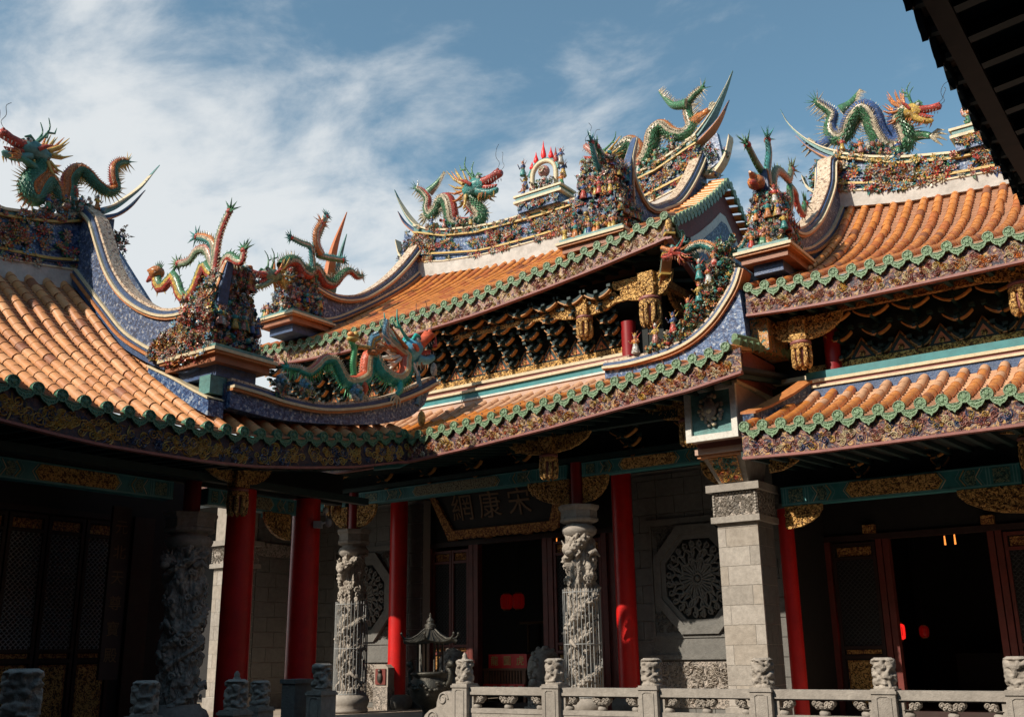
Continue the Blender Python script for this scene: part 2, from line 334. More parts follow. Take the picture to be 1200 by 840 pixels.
        me.polygons.foreach_set('loop_start', (np.cumsum(tot)-tot).astype(np.int32)); me.polygons.foreach_set('loop_total', tot)
        me.polygons.foreach_set('material_index', np.concatenate([np.full(len(f), m) if np.isscalar(m) else m for f, m, _ in s.F]).astype(np.int32))
        me.polygons.foreach_set('use_smooth', np.concatenate([np.full(len(f), sm) for f, _, sm in s.F]))
        for nme in s.names: me.materials.append(MATS[nme])
        me.update(calc_edges=True); me.validate()
        o = bpy.data.objects.new(name, me); COL.objects.link(o)
        if parent is not None:
            o.parent = parent
            if parent.get('_o') is not None: o['_o'] = tuple(parent['_o'][:])
        return o
def tag(o, label=None, cat=None, group=None, kind=None):
    if label: o['label'] = label
    if cat: o['category'] = cat
    if group: o['group'] = group
    if kind: o['kind'] = kind
    return o
def thing(name, loc, label, cat, group=None):
    """an Empty at the thing's base; parts keep world coordinates when built and are shifted into its frame"""
    o = bpy.data.objects.new(name, None); COL.objects.link(o); o.location = loc; o['_o'] = tuple(float(x) for x in loc)
    o.empty_display_size = .2
    return tag(o, label, cat, group)
def part_of(part):      # lets a part carry sub-parts in the same frame
    part['_o'] = tuple(part.parent['_o'][:]); return part
def copy_tree(o, parent=None):
    c = o.copy(); COL.objects.link(c)
    if parent is not None: c.parent = parent
    for ch in o.children: copy_tree(ch, c)
    return c
def place(o, loc, rz=0, label=None):
    o.location = loc; o.rotation_euler = (0, 0, rz)
    if '_o' in o: o['_o'] = tuple(float(x) for x in loc)
    if label: o['label'] = label
    return o
def smooth_path(pts, n):
    """Catmull-Rom resample"""
    P = np.asarray(pts, float); k = len(P)
    if k < 3: return np.array([P[0]+(P[-1]-P[0])*t for t in np.linspace(0, 1, n)])
    E = np.vstack([2*P[0]-P[1], P, 2*P[-1]-P[-2]]); out = []
    d = np.linalg.norm(np.diff(P, axis=0), axis=1); cs = np.concatenate([[0], np.cumsum(d)])
    for t in np.linspace(0, cs[-1]-1e-6, n):
        i = min(np.searchsorted(cs, t, 'right')-1, k-2); u = (t-cs[i])/max(d[i], 1e-9)
        p0, p1, p2, p3 = E[i], E[i+1], E[i+2], E[i+3]
        out.append(.5*((2*p1)+(-p0+p2)*u+(2*p0-5*p1+4*p2-p3)*u*u+(-p0+3*p1-3*p2+p3)*u**3))
    return np.array(out)
def rotm(ax, ay, az):
    ax, ay, az = np.broadcast_arrays(np.asarray(ax, float), np.asarray(ay, float), np.asarray(az, float)); n = ax.shape[0]
    def R_(a, i, j):
        m = np.tile(np.eye(3), (n, 1, 1)); m[:, i, i] = np.cos(a); m[:, j, j] = np.cos(a); m[:, i, j] = -np.sin(a); m[:, j, i] = np.sin(a); return m
    return R_(az, 0, 1) @ R_(ay, 2, 0) @ R_(ax, 1, 2)
def frame_rot(n, X, Y, Z, jit=.35):
    """n rotations taking local +Z to the direction Z with some jitter and random spin"""
    B = np.stack([np.array(X, float), np.array(Y, float), np.array(Z, float)], 1)
    return np.einsum('ij,njk->nik', B, rotm(RNG.normal(0, jit, n), RNG.normal(0, jit, n), RNG.uniform(0, 2*PI, n)))
# ornament templates (unit size, facing +Z)
def T_flower(petals=6):
    V = [(0, 0, .25)]; F = []
    for i in range(petals):
        a = i/petals*2*PI; w = PI/petals*.8
        b = len(V); V += [(.22*math.cos(a-w), .22*math.sin(a-w), .10), (.22*math.cos(a+w), .22*math.sin(a+w), .10), (.5*math.cos(a+w*.6), .5*math.sin(a+w*.6), .22), (.5*math.cos(a-w*.6), .5*math.sin(a-w*.6), .22), (.58*math.cos(a), .58*math.sin(a), .12)]
        F += [(b, b+1, b+2, b+3)]
    F2 = []
    b = len(V)
    for i in range(5): a = i/5*2*PI; V.append((.17*math.cos(a), .17*math.sin(a), .12))
    F2 = [(b+i, b+(i+1) % 5, 0) for i in range(5)]
    return (V, [(F, 0), (F2, 1)])
TF = T_flower()
TL = ([(0, 0, 0), (.18, .3, .12), (0, .75, .02), (-.18, .3, .12), (0, .3, .0)], [([(0, 1, 4), (1, 2, 4), (2, 3, 4), (3, 0, 4)], 0)])
def T_lump():
    V = []; F = []
    for k, (r, z) in enumerate(((.5, 0), (.45, .28), (.22, .5))):
        for i in range(6): a = (i+.5*k)/6*2*PI; V.append((r*math.cos(a), r*math.sin(a), z))
    V.append((0, 0, .55))
    for k in (0, 1):
        for i in range(6): F.append((k*6+i, k*6+(i+1) % 6, (k+1)*6+(i+1) % 6, (k+1)*6+i))
    return (V, [(F, 0), ([(12+i, 12+(i+1) % 6, 18) for i in range(6)], 0)])
TLU = T_lump()
FLOW = ['j_red', 'j_pink', 'j_orange', 'j_cream', 'j_yellow', 'j_sky', 'j_white', 'j_red']
LEAF = ['j_green', 'j_teal', 'j_sage', 'j_green', 'j_teal', 'j_blue']
MIXD = ['j_red', 'j_cream', 'j_green', 'j_teal', 'j_blue', 'j_dark', 'j_pink', 'j_white', 'j_orange', 'j_pink', 'j_sage', 'j_cream', 'j_teal', 'j_dark', 'j_red', 'j_yellow', 'j_orange', 'j_white']
def scatter(mb, pts, X, Y, Z, size=.09, flow=FLOW, leaf=LEAF, leaves=3, jit=.35):
    pts = np.asarray(pts, float); n = len(pts)
    if n == 0: return
    mb.stamp(TF, pts + np.array(Z, float)*size*.35, frame_rot(n, X, Y, Z, jit), RNG.uniform(.7, 1.35, n)*size, [RNG.choice(flow, n), RNG.choice(['j_yellow', 'j_red', 'j_cream'], n)])
    q = np.repeat(pts, leaves, 0); k = len(q)
    mb.stamp(TL, q + np.array(Z, float)*size*.15, frame_rot(k, X, Y, Z, jit*1.3), RNG.uniform(.8, 1.7, k)*size, [RNG.choice(leaf, k)])
# ---------------------------------------------------------------- roofs
class Frame:
    """u runs along the eave, h is the horizontal axis across it; out is the direction the eave faces"""
    def __init__(s, axis, out): s.axis = axis; s.out = out
    def p(s, u, h, z): return (u, h, z) if s.axis == 'x' else (h, u, z)
    @property
    def U(s): return np.array((1, 0, 0) if s.axis == 'x' else (0, 1, 0), float)
    @property
    def O(s): return np.array((0, s.out, 0) if s.axis == 'x' else (s.out, 0, 0), float)
def lin(xs, ys): return lambda x: float(np.interp(x, xs, ys))
def add_rows(mb, fr, us, prof, lift, mats, r=.078, tile=.27, vmax=None, topmats=None, pan='pan_tile', pans=True):
    """prof: [(h, z)] from eave to ridge; lift(u, v): extra height; rows of barrel tiles with stepped pan tiles between"""
    P = np.asarray(prof, float); seg = np.hypot(*np.diff(P, axis=0).T); cs = np.concatenate([[0], np.cumsum(seg)]); Lt = cs[-1]
    H = lambda s: np.interp(s, cs, P[:, 0]); Zf = lambda s: np.interp(s, cs, P[:, 1])
    nk = 7; th = np.linspace(0, PI, nk); th2 = np.linspace(-.25, PI+.25, nk)
    for iu, u in enumerate(us):
        Lr = Lt*(vmax(u) if vmax else 1.)
        n = max(1, int(round(Lr/tile))); off = RNG.uniform(-.004, .004)
        for k in range(n):
            s0 = k*Lr/n+(.055 if k == 0 else 0); s1 = (k+1)*Lr/n + .02; rings = []
            jit = RNG.normal(0, .006)
            for s, rr in ((s0, r*1.04), (min(s1, Lr+.02), r*.93)):
                v = s/Lt; h = H(min(s, Lt)); z = Zf(min(s, Lt)) + lift(u, v)
                dh = H(min(s+.05, Lt))-H(max(s-.05, 0)); dz = Zf(min(s+.05, Lt))-Zf(max(s-.05, 0)); ln = math.hypot(dh, dz); nh, nz = -dz/ln*np.sign(dh), abs(dh)/ln
                nh = -abs(dz)/ln*np.sign(dh)
                rings.append([fr.p(u+off+jit+rr*math.cos(t), h+nh*rr*math.sin(t), z+nz*rr*math.sin(t)) for t in th2])
            m = mats[RNG.integers(len(mats))]
            if RNG.random() < .035: m = 'tile_dark'
            if topmats and k/n > .5: m = topmats[RNG.integers(len(topmats))]
            mb.sweep(rings, m, False, False, True)
            a = np.array(rings[0]); c = a.mean(0); mb.add(np.vstack([a, c]), [(j, j+1, nk) for j in range(nk-1)], 'pan_tile')
    if pans:
        us = sorted(us); sp = us[1]-us[0]
        for u in list(us)[:-1]:
            Lr = Lt*(vmax(u+sp/2) if vmax else 1.); n = max(2, int(round(Lr/(tile*.5))))
            for k in range(n):
                s0 = k*Lr/n; s1 = (k+1)*Lr/n; row = []
                for s, dz in ((s0, -.028), (s0, .0), (s1, -.028)):
                    v = s/Lt; h = H(s); z = Zf(s)
                    row.append([fr.p(u+f*sp, h, z+lift(u+f*sp, v)+dz-.02*math.sin(f*PI)) for f in (0, .33, .67, 1)])
                pm = pan if not (topmats and k/n > .25) else topmats[0]
                mb.sweep(row, pm, False, False)
def eave_edging(mb, fr, us, prof, lift, green='glaze_green', r=.082, knob=True):
    """round tile ends, pointed drip tiles and the little pegs along the eave"""
    U, O = fr.U, fr.O; Zv = np.array((0, 0, 1.)); h0, z0 = prof[0]
    n = 14; th = np.arange(n)/n*2*PI
    def circ(c, rr, d): return c + O*d + rr*(np.cos(th)[:, None]*U + np.sin(th)[:, None]*Zv)
    for u in us:
        c = np.array(fr.p(u, h0, z0+lift(u, 0)+.012))
        mb.sweep([circ(c, r*.97, -.09), circ(c, r, .012), circ(c, r*.97, .022), circ(c, r*.80, .022), circ(c, r*.76, .010), circ(c, r*.42, .012), circ(c, r*.30, .024), circ(c, r*.05, .026)], green, True, True)
        for a in range(6): q = c + O*.012 + .58*r*(math.cos(a*PI/3)*U+math.sin(a*PI/3)*Zv); mb.cone(q, O, r*.13, .014, green, 4)
        if knob:
            b = c - O*.10 + Zv*(r*.95)
            mb.lathe([(.016, 0), (.022, .018), (.012, .028), (.018, .046), (.003, .062)], b, 'rust_metal', 6)
    us = sorted(us); sp = us[1]-us[0]
    w = sp*.40
    sh = [(-w, .035), (-w*.98, -.015), (-w*.8, -.055), (-w*.5, -.088), (-w*.2, -.10), (0, -.135), (w*.2, -.10), (w*.5, -.088), (w*.8, -.055), (w*.98, -.015), (w, .035), (w*.55, .008), (0, -.004), (-w*.55, .008)]
    sh = np.array(sh); inner = sh*[.8, .72]+[0, -.014]
    for u in us[:-1]:
        um = u+sp/2; c = np.array(fr.p(um, h0, z0+lift(um, 0)-.055)) + O*.0
        sl = (lift(u+sp, 0)-lift(u, 0))/sp; ux = (U + Zv*sl)
        if np.dot(np.cross(U, Zv), O) < 0: ux = -ux
        c = c+Zv*RNG.normal(0, .006)+U*RNG.normal(0, .005)
        mb.prism(sh, c-O*.012, ux, Zv*1.0, .022, green)
        mb.ring_prism(sh, inner, c+O*.0101, ux, Zv, .010, green)
        # scroll relief
        for a in range(5): t = (a-2)*.38; q = c + O*.010 + ux*(w*.5*math.sin(t*1.6)) + Zv*(-.045-.02*math.cos(t*2)); mb.cone(q, O, .016, .012, green, 5)
def add_fascia(mb, fr, us, prof, lift, m='fascia_paint', top=-.06, drop=.42, back=.07, thick=.05, lip='lip_pink'):
    h0, z0 = prof[0]; O = fr.O; A = []; B = []; Cc = []
    for u in us:
        p = np.array(fr.p(u, h0, z0+lift(u, 0))) - O*back
        A.append(p+[0, 0, top]); B.append(p+[0, 0, -drop]); Cc.append(p+[0, 0, -drop-.018]+O*.012)
    mb.strip(A, B, thick, m, O); mb.bar(Cc, thick+.06, .036, lip, O)
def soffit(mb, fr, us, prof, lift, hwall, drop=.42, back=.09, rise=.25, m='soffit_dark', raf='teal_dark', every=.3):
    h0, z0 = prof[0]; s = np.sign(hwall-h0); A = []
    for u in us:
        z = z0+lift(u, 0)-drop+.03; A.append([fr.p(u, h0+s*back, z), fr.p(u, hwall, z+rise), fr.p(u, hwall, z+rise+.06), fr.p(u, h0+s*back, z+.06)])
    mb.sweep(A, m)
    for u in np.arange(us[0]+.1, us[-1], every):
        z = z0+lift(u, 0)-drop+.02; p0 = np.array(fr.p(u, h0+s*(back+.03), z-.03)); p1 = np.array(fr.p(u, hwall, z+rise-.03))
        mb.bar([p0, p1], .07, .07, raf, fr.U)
def scroll_template():
    V = []; F = []; k = 0
    t = np.linspace(0, 1, 22); r = .5*(1-t)**.8+.06; a = t*2.6*2*PI*.62
    c = np.stack([r*np.cos(a), r*np.sin(a)], 1); c = np.vstack([[(.62, -.75)], [(.60, -.35)], c]); w = np.concatenate([[.02, .07], .11*(1-t*.55)])
    T = np.gradient(c, axis=0); T /= np.linalg.norm(T, axis=1)[:, None]; Nn = np.stack([-T[:, 1], T[:, 0]], 1)
    for i in range(len(c)): V += [(*(c[i]-Nn[i]*w[i]), 0), (*(c[i]), .16), (*(c[i]+Nn[i]*w[i]), 0)]
    for i in range(len(c)-1): F += [(3*i, 3*i+3, 3*i+4, 3*i+1), (3*i+1, 3*i+4, 3*i+5, 3*i+2)]
    return (V, [(F, 0)])
TSC = scroll_template()
def scrolls(mb, pts, X, Y, Z, size, mats, jit=.06):
    pts = np.asarray(pts, float); n = len(pts); B = np.stack([np.array(X, float), np.array(Y, float), np.array(Z, float)], 1)
    fl = RNG.integers(0, 2, n)
    V, Fs = TSC; V2 = np.array(V)*[-1, 1, 1]
    for f, VV in ((0, np.array(V)), (1, V2)):
        q = fl == f; k = int(q.sum())
        if k: mb.stamp((VV, Fs), pts[q], np.einsum('ij,njk->nik', B, rotm(RNG.normal(0, jit, k), RNG.normal(0, jit, k), RNG.uniform(0, 2*PI, k))), RNG.uniform(.7, 1.2, k)*size, [RNG.choice(mats, k)])
# ---------------------------------------------------------------- ridges
def main_ridge(root, axis, plane, u0, u1, c, curves, tips, thick=.34, both=True, flowers=420, fsize=.10, blue='mosaic_blue', face=-1):
    """curves: functions of u for tile, plaster, low, mid mouldings and cap; layered ridge wall with porcelain flowers"""
    P = (lambda u, z, off=0: (u, plane+off, z)) if axis == 'x' else (lambda u, z, off=0: (plane+off, u, z))
    N = np.array((0, 1, 0) if axis == 'x' else (1, 0, 0), float)
    us = np.linspace(u0, u1, 40); tl, pl, lo, hi, cp = curves
    b = MB()
    b.strip([P(u, tl(u)-.12) for u in us], [P(u, pl(u)) for u in us], thick+.10, 'plaster', N)
    b.strip([P(u, pl(u)) for u in us], [P(u, hi(u)) for u in us], thick, blue, N)
    ms = lambda u: lo(u)+(hi(u)-lo(u))*.10
    b.bar([P(u, pl(u)) for u in us], thick+.14, .035, 'mould_cream', N)
    b.bar([P(u, lo(u)+.10*(hi(u)-lo(u))+.02) for u in us], thick+.16, .05, 'mould_yellow', N)
    b.bar([P(u, lo(u)+.10*(hi(u)-lo(u))-.02) for u in us], thick+.10, .03, 'deep_blue', N)
    b.bar([P(u, hi(u)) for u in us], thick+.18, .045, 'mould_yellow', N)
    b.strip([P(u, hi(u)+.02) for u in us], [P(u, cp(u)-.03) for u in us], thick+.06, 'mould_teal', N)
    b.bar([P(u, cp(u)-.02) for u in us], thick+.16, .05, 'mould_cream', N)
    ridge = b.build('ridge_wall', root)
    # swallowtail tips
    t = MB()
    for tip in tips:
        up = smooth_path([(a, z) for a, z in tip[0]], 22); n = len(up); f = np.linspace(0, 1, n)
        t.bar([P(a, z) for a, z in up], (thick+.10)*(1-f*.93)+.012, .13*(1-f)+.018, 'mould_teal', N)
        t.bar([P(a, z+.07*(1-g)) for (a, z), g in zip(up, f)], (thick+.18)*(1-f*.95)+.012, .035*(1-f)+.01, 'mould_cream', N)
        lw = smooth_path([(a, z) for a, z in tip[1]], 16); n = len(lw); f = np.linspace(0, 1, n)
        t.bar([P(a, z) for a, z in lw], (thick+.06)*(1-f*.93)+.012, .11*(1-f)+.016, 'deep_blue', N)
        t.bar([P(a, z-.055*(1-g)) for (a, z), g in zip(lw, f)], (thick+.16)*(1-f*.95)+.012, .035*(1-f)+.01, 'mould_orange', N)
    t.build('swallowtail', root)
    # flowers on the outward face
    fl = MB(); X = (1, 0, 0) if axis == 'x' else (0, 1, 0)
    for side in ((face,) if not both else (face, -face)):
        k = flowers if side == face else flowers//4
        Zd = N*side; Xd = np.array(X, float); Yd = np.cross(Zd, Xd)
        # clustered positions: garlands
        cen = RNG.uniform(u0, u1, max(6, k//22)); u = np.clip(cen[RNG.integers(0, len(cen), k)] + RNG.normal(0, .17, k), u0+.03, u1-.03)
        w = np.clip(.5+RNG.normal(0, .24, k), .02, .98); up = RNG.random(k) < .82
        z = np.array([(lo(a)+.14*(hi(a)-lo(a)) + (hi(a)-lo(a))*.8*b_) if q else (pl(a)+(lo(a)-pl(a))*b_) for a, b_, q in zip(u, w, up)])
        scatter(fl, [P(a, b_, side*(thick/2+.012)) for a, b_ in zip(u, z)], Xd, Yd, Zd, fsize, leaves=3)
        k2 = k//5; u = RNG.uniform(u0, u1, k2); scatter(fl, [P(a, cp(a)-RNG.uniform(.02, .14), side*(thick/2+.05)) for a in u], Xd, Yd, Zd, fsize*.8)
    fl.build('porcelain_flowers', root)
    return ridge
def hip_wall(root, axis, plane, top, bot, thick=.30, face='mosaic_violet', name='verge_ridge', extra=True, n=30, nbot=None, taper=1.):
    """descending ridge: blue wall between a top curve that curls up and a bottom curve on the tiles; axis = direction the curve runs"""
    P = (lambda u, z, off=0: (u, plane+off, z)) if axis == 'x' else (lambda u, z, off=0: (plane+off, u, z))
    N = np.array((0, 1, 0) if axis == 'x' else (1, 0, 0), float)
    A = smooth_path(top, n); B = smooth_path(bot, n); b = MB()
    mid = lambda f: A*(1-f)+B*f
    tw = np.ones(n); k_ = int(n*.52); tw[k_:] = np.linspace(1, taper, n-k_)
    b.sweep([[P(*A[i], -thick/2*tw[i]), P(*A[i], thick/2*tw[i]), P(*B[i], thick/2*tw[i]), P(*B[i], -thick/2*tw[i])] for i in range(n)], face)
    Lf = lambda f: [P(*p) for p in mid(f)]
    gap = np.linalg.norm(A-B, axis=1)
    def off(d): # offset from the top curve, downward normal
        T = np.gradient(A, axis=0); T /= np.linalg.norm(T, axis=1)[:, None]; Nn = np.stack([T[:, 1], -T[:, 0]], 1)
        s = np.sign(((B-A)*Nn).sum(1).mean()); return A+Nn*s*(np.minimum(d, gap*.42) if d > 0 else np.full(n, d))[:, None]
    Q = lambda C: [P(*p) for p in C]
    def rb(C, w, h, m):   # bar with the section turned to the curve
        T = np.gradient(C, axis=0); T /= np.linalg.norm(T, axis=1)[:, None]; Nn = np.stack([-T[:, 1], T[:, 0]], 1); rings = []
        w0 = w
        for p, q, t_ in zip(C, Nn, tw):
            w = w0*t_; rings.append([P(p[0]-q[0]*h/2, p[1]-q[1]*h/2, -w/2), P(p[0]-q[0]*h/2, p[1]-q[1]*h/2, w/2), P(p[0]+q[0]*h/2, p[1]+q[1]*h/2, w/2), P(p[0]+q[0]*h/2, p[1]+q[1]*h/2, -w/2)])
        b.sweep(rings, m)
    rb(off(-.02), thick+.02, .05, 'panel_cream'); rb(off(.045), thick+.10, .07, 'deep_blue'); rb(off(.10), thick+.20, .045, 'mould_cream')
    rb(off(.145), thick+.13, .04, 'mould_orange')
    def offb(d):
        T = np.gradient(B, axis=0); T /= np.linalg.norm(T, axis=1)[:, None]; Nn = np.stack([T[:, 1], -T[:, 0]], 1)
        s = np.sign(((A-B)*Nn).sum(1).mean()); return B+Nn*s*np.minimum(d, gap*.42)[:, None]
    if extra:
        rb(offb(.03), thick+.14, .10, 'deep_blue'); rb(offb(.11), thick+.24, .045, 'mould_orange'); rb(offb(.155), thick+.16, .03, 'deep_blue'); rb(offb(.20), thick+.12, .045, 'mould_cream')
    return b.build(name, root)
# ---------------------------------------------------------------- dragons
def dragon(name, loc, label, axis, plane, path, head, back='j_green', belly='j_red', edge='j_cream', r=.10, depth=1, tails=(), legs=(), spike='j_cream', mane='j_yellow', headcol='j_teal', jaw='j_red', group=None, dors=1, wob=.10, whisk=True, flip=1, spk=1.0, split=.12):
    """path (u, z) from tail to neck in a vertical plane; head = base, snout tip, crest point"""
    P = (lambda u, z, off=0: np.array((u, plane+off, z))) if axis == 'x' else (lambda u, z, off=0: np.array((plane+off, u, z)))
    N = P(0, 0, 1)-P(0, 0, 0)
    root = thing(name, loc, label, 'dragon statue', group)
    C = smooth_path(path, max(40, len(path)*5)); n = len(C); f = np.linspace(0, 1, n)
    rad = r*np.clip(.38+1.3*f, 0, 1.0)*(1-.12*np.clip((f-.9)*10, 0, 1))
    offs = wob*np.sin(f*PI*3.2)
    pts = np.array([P(u, z, o) for (u, z), o in zip(C, offs)])
    T = np.gradient(C, axis=0); T /= np.linalg.norm(T, axis=1)[:, None]; D = np.stack([-T[:, 1], T[:, 0]], 1)*dors      # dorsal side in the plane
    k = 14; th = np.arange(k)/k*2*PI; rings = []
    for i in range(n):
        d = P(D[i, 0], D[i, 1])-P(0, 0); sc = 1+.05*(i % 2)
        rings.append(pts[i] + rad[i]*sc*(np.cos(th)[:, None]*d + np.sin(th)[:, None]*N*.92))
    bands = []
    for t in th:
        c = math.cos(t); bands.append(back if c > split else (edge if c > split-.3 else belly))
    b = MB(); F = []; mi = []
    for i in range(n-1):
        for j in range(k): F.append((i*k+j, i*k+(j+1) % k, (i+1)*k+(j+1) % k, (i+1)*k+j)); mi.append(b.mi(bands[j] if (bands[(j+1) % k] == bands[j]) else edge))
    b.add(np.array(rings).reshape(-1, 3), F, np.array(mi), True)
    b.cone(pts[0], pts[0]-pts[2], rad[0], .12, back, 8)
    for tl in tails:
        q = smooth_path(tl, 16); g = np.linspace(1, .12, 16)
        b.tube([P(a, z, .05*i/16) for i, (a, z) in enumerate(q)], r*.62*g+.012, edge, 10, ref=tuple(N), bands=[belly if math.sin(t) > .2 else (edge if math.sin(t) > -.2 else back) for t in th[:10]*1.4])
    body = b.build('body', root)
    sc_ = MB(); dist = np.concatenate([[0], np.cumsum(np.linalg.norm(np.diff(pts, axis=0), axis=1))]); pos = []; rot = []; siz = []
    for row, x in enumerate(np.arange(.03, dist[-1], .052)):
        i = min(int(np.searchsorted(dist, x)), n-2); d = P(D[i, 0], D[i, 1])-P(0, 0); tt = pts[min(i+1, n-1)]-pts[max(i-1, 0)]; tt /= np.linalg.norm(tt)+1e-9
        for a in np.arange(-80, 81, 22)+(11 if row % 2 else 0):
            nn_ = d*math.cos(R(a))+N*math.sin(R(a))*.92; nn_ /= np.linalg.norm(nn_); sd = np.cross(-tt, nn_); zz_ = nn_*.93+(-tt)*-.0; yy = -tt*.93+nn_*.36; yy /= np.linalg.norm(yy); zz_ = np.cross(sd, yy)
            pos.append(pts[i]+nn_*rad[i]*.98); rot.append(np.stack([sd, yy, zz_], 1)); siz.append(.085*rad[i]/.15+.02)
    sc_.stamp(TL, np.array(pos), np.array(rot), np.array(siz), [RNG.choice([back, back, back if back[:2] != 'j_' else 'j_sage'], len(pos))])
    sc_.build('scales', root)
    s = MB(); dist = np.concatenate([[0], np.cumsum(np.linalg.norm(np.diff(pts, axis=0), axis=1))]); L = dist[-1]
    for x in np.arange(.02, L, .045):
        i = min(int(np.searchsorted(dist, x)), n-1); d = P(D[i, 0], D[i, 1])-P(0, 0); tt = pts[min(i+1, n-1)]-pts[max(i-1, 0)]; tt /= np.linalg.norm(tt)+1e-9
        s.cone(pts[i]+d*rad[i]*.9, d-tt*.25+N*RNG.normal(0, .12), .018, r*RNG.uniform(1.0, 1.5)*spk, spike, 4)
        for sg in (-1, 1):
            s.cone(pts[i]-d*rad[i]*.25+N*rad[i]*.93*sg, -d*.8+N*sg*.5-tt*.3, .016, r*.42, edge, 4)
        s.cone(pts[i]-d*rad[i]*.9, -d-tt*.3, .015, r*.35, edge, 3)
    for a in np.linspace(-1.3, 1.3, 9):   # tail tuft
        t0 = pts[0]-pts[2]; t0 /= np.linalg.norm(t0); d = P(D[0, 0], D[0, 1])-P(0, 0); s.cone(pts[0], t0*math.cos(a)+d*math.sin(a)+N*RNG.normal(0, .3), .022, r*1.5, back if abs(a) < .9 else spike, 4)
    for tl in tails:
        q = smooth_path(tl, 26); Tq = np.gradient(q, axis=0); Tq /= np.linalg.norm(Tq, axis=1)[:, None]
        for (a, z), (ta, tz) in zip(q, Tq): s.cone(P(a, z), P(tz, -ta)-P(0, 0)+N*RNG.normal(0, .1), .02, r*1.0, spike, 4)
    s.build('spines', root)
    # head
    if head is not None:
        B0, S0, K0 = [np.array(q, float) for q in head]; L = np.linalg.norm(S0-B0); d2 = (S0-B0)/L; u2 = np.array([-d2[1], d2[0]]); 
        if np.dot(K0-B0, u2) < 0: u2 = -u2
        o = offs[-1]
        W = lambda a, b_, c=0: P(*(B0+d2*a*L+u2*b_*L), o+c*L)
        dirv = lambda a, b_, c=0: W(a, b_, c)-W(0, 0, 0)
        h = MB()
        def T_(ps, rr, m, nn=10, sq=1.): h.tube([W(*p) for p in ps], np.array(rr)*L, m, nn, ref=tuple(dirv(0, 1)), sq=sq)
        T_([(-.12, -.02, 0), (.05, .03, 0), (.25, .08, 0), (.42, .08, 0), (.52, .06, 0)], [.17, .22, .235, .20, .15], headcol, 12)
        T_([(.38, .10, 0), (.58, .12, 0), (.78, .17, 0), (.92, .22, 0), (1.0, .20, 0), (1.02, .15, 0)], [.15, .125, .105, .115, .10, .04], jaw, 10, 1.25)
        T_([(.30, -.10, 0), (.50, -.19, 0), (.70, -.24, 0), (.86, -.22, 0), (.92, -.18, 0)], [.13, .10, .085, .075, .03], headcol, 10, 1.3)
        T_([(.40, .0, 0), (.60, -.07, 0), (.80, -.10, 0), (.90, -.07, 0)], [.10, .07, .055, .01], 'j_red', 8, 1.3)    # tongue
        for sg in (-1, 1):
            h.ell(W(.40, .22, .13*sg), .075*L, 'j_white', 8, 6); h.ell(W(.455, .235, .165*sg), .036*L, 'j_dark', 6, 5)
            T_([(.28, .26, .12*sg), (.40, .33, .14*sg), (.52, .27, .14*sg)], [.03, .045, .02], back, 6)
            h.ell(W(.97, .30, .06*sg), .045*L, jaw, 6, 5)
            for a in np.linspace(.52, .95, 6): h.cone(W(a, .06+.10*(a-.5), .10*sg), dirv(.1, -1), .016*L, .085*L, 'j_white', 4)
            for a in np.linspace(.50, .86, 5): h.cone(W(a, -.12-.1*(a-.5), .08*sg), dirv(.1, 1), .014*L, .07*L, 'j_white', 4)
            T_([(.22, .05, .22*sg), (.10, .14, .30*sg), (-.04, .2, .36*sg)], [.05, .05, .01], jaw, 6)
        hd = h.build('head', root); hd['_o'] = root['_o']
        hr = MB()
        for sg in (-1, 1):
            q = [W(*p) for p in smooth_path([(.20, .26, .09*sg), (.06, .46, .12*sg), (-.04, .70, .15*sg), (.02, .92, .17*sg)], 9)]
            hr.tube(q, np.linspace(.042, .010, 9)*L, back, 7); hr.tube([q[4], W(-.16, .60, .16*sg), W(-.20, .76, .16*sg)], np.array([.03, .024, .006])*L, back, 6)
        hr.build('horn', hd)
        mn = MB()
        for i in range(26):
            a = i/25*PI*1.15-.25; c = RNG.uniform(-.22, .22); dx, dz = -math.sin(a*.9+.35), math.cos(a*.95+.25)
            p0 = W(-.02-.10*math.sin(a), .16*math.cos(a), c); dv = dirv(dx-.25, dz, c*1.2); ln = RNG.uniform(.38, .62)*L
            p1 = p0+dv/np.linalg.norm(dv)*ln*.55; p2 = p1+(dv/np.linalg.norm(dv)+dirv(-.1, .55)/L)*ln*.42
            mn.tube([p0, p1, p2], np.array([.045, .034, .006])*L, mane if i % 4 else 'j_orange', 5)
        for i in range(16):
            a = .1+i/15*.75; mn.cone(W(a, -.16-.12*a, RNG.uniform(-.12, .12)), dirv(-.25, -1, RNG.normal(0, .15)), .026*L, RNG.uniform(.12, .22)*L, mane if i % 2 else 'j_orange', 4)
        mn.build('mane', hd)
        if whisk:
            w = MB()
            for sg in (-1, 1): w.tube([W(*p) for p in smooth_path([(.95, .30, .07*sg), (1.06, .44, .10*sg), (.98, .62, .14*sg), (1.0, .84, .14*sg), (1.12-.2*(sg > 0), .92, .2*sg)], 14)], .006, 'wire', 4)
            w.build('whisker', hd)
    for (idx, ang, ln) in legs:
        g = MB(); i = int(idx*(n-1)); p = pts[i]; d = P(math.cos(ang), math.sin(ang))-P(0, 0); sgn = 1 if len(root.children) % 2 else -1
        e = d*.55*ln + N*.10*flip; k1 = P(math.cos(ang+.7), math.sin(ang+.7))-P(0, 0)
        q = [p, p+e+k1*ln*.16, p+d*ln+N*.06]
        g.tube(smooth_path(q, 8), np.linspace(r*.75, r*.32, 8), belly if idx < .5 else back, 8)
        for a in (-.8, -.27, .27, .8):
            dd = P(math.cos(ang+a), math.sin(ang+a))-P(0, 0); t = q[-1]+dd*r*.9+N*a*.03; g.tube([q[-1], t, t+(dd*.4+d*.5)*r*.8-np.array([0, 0, r*.35])], [r*.2, r*.17, r*.03], edge, 5)
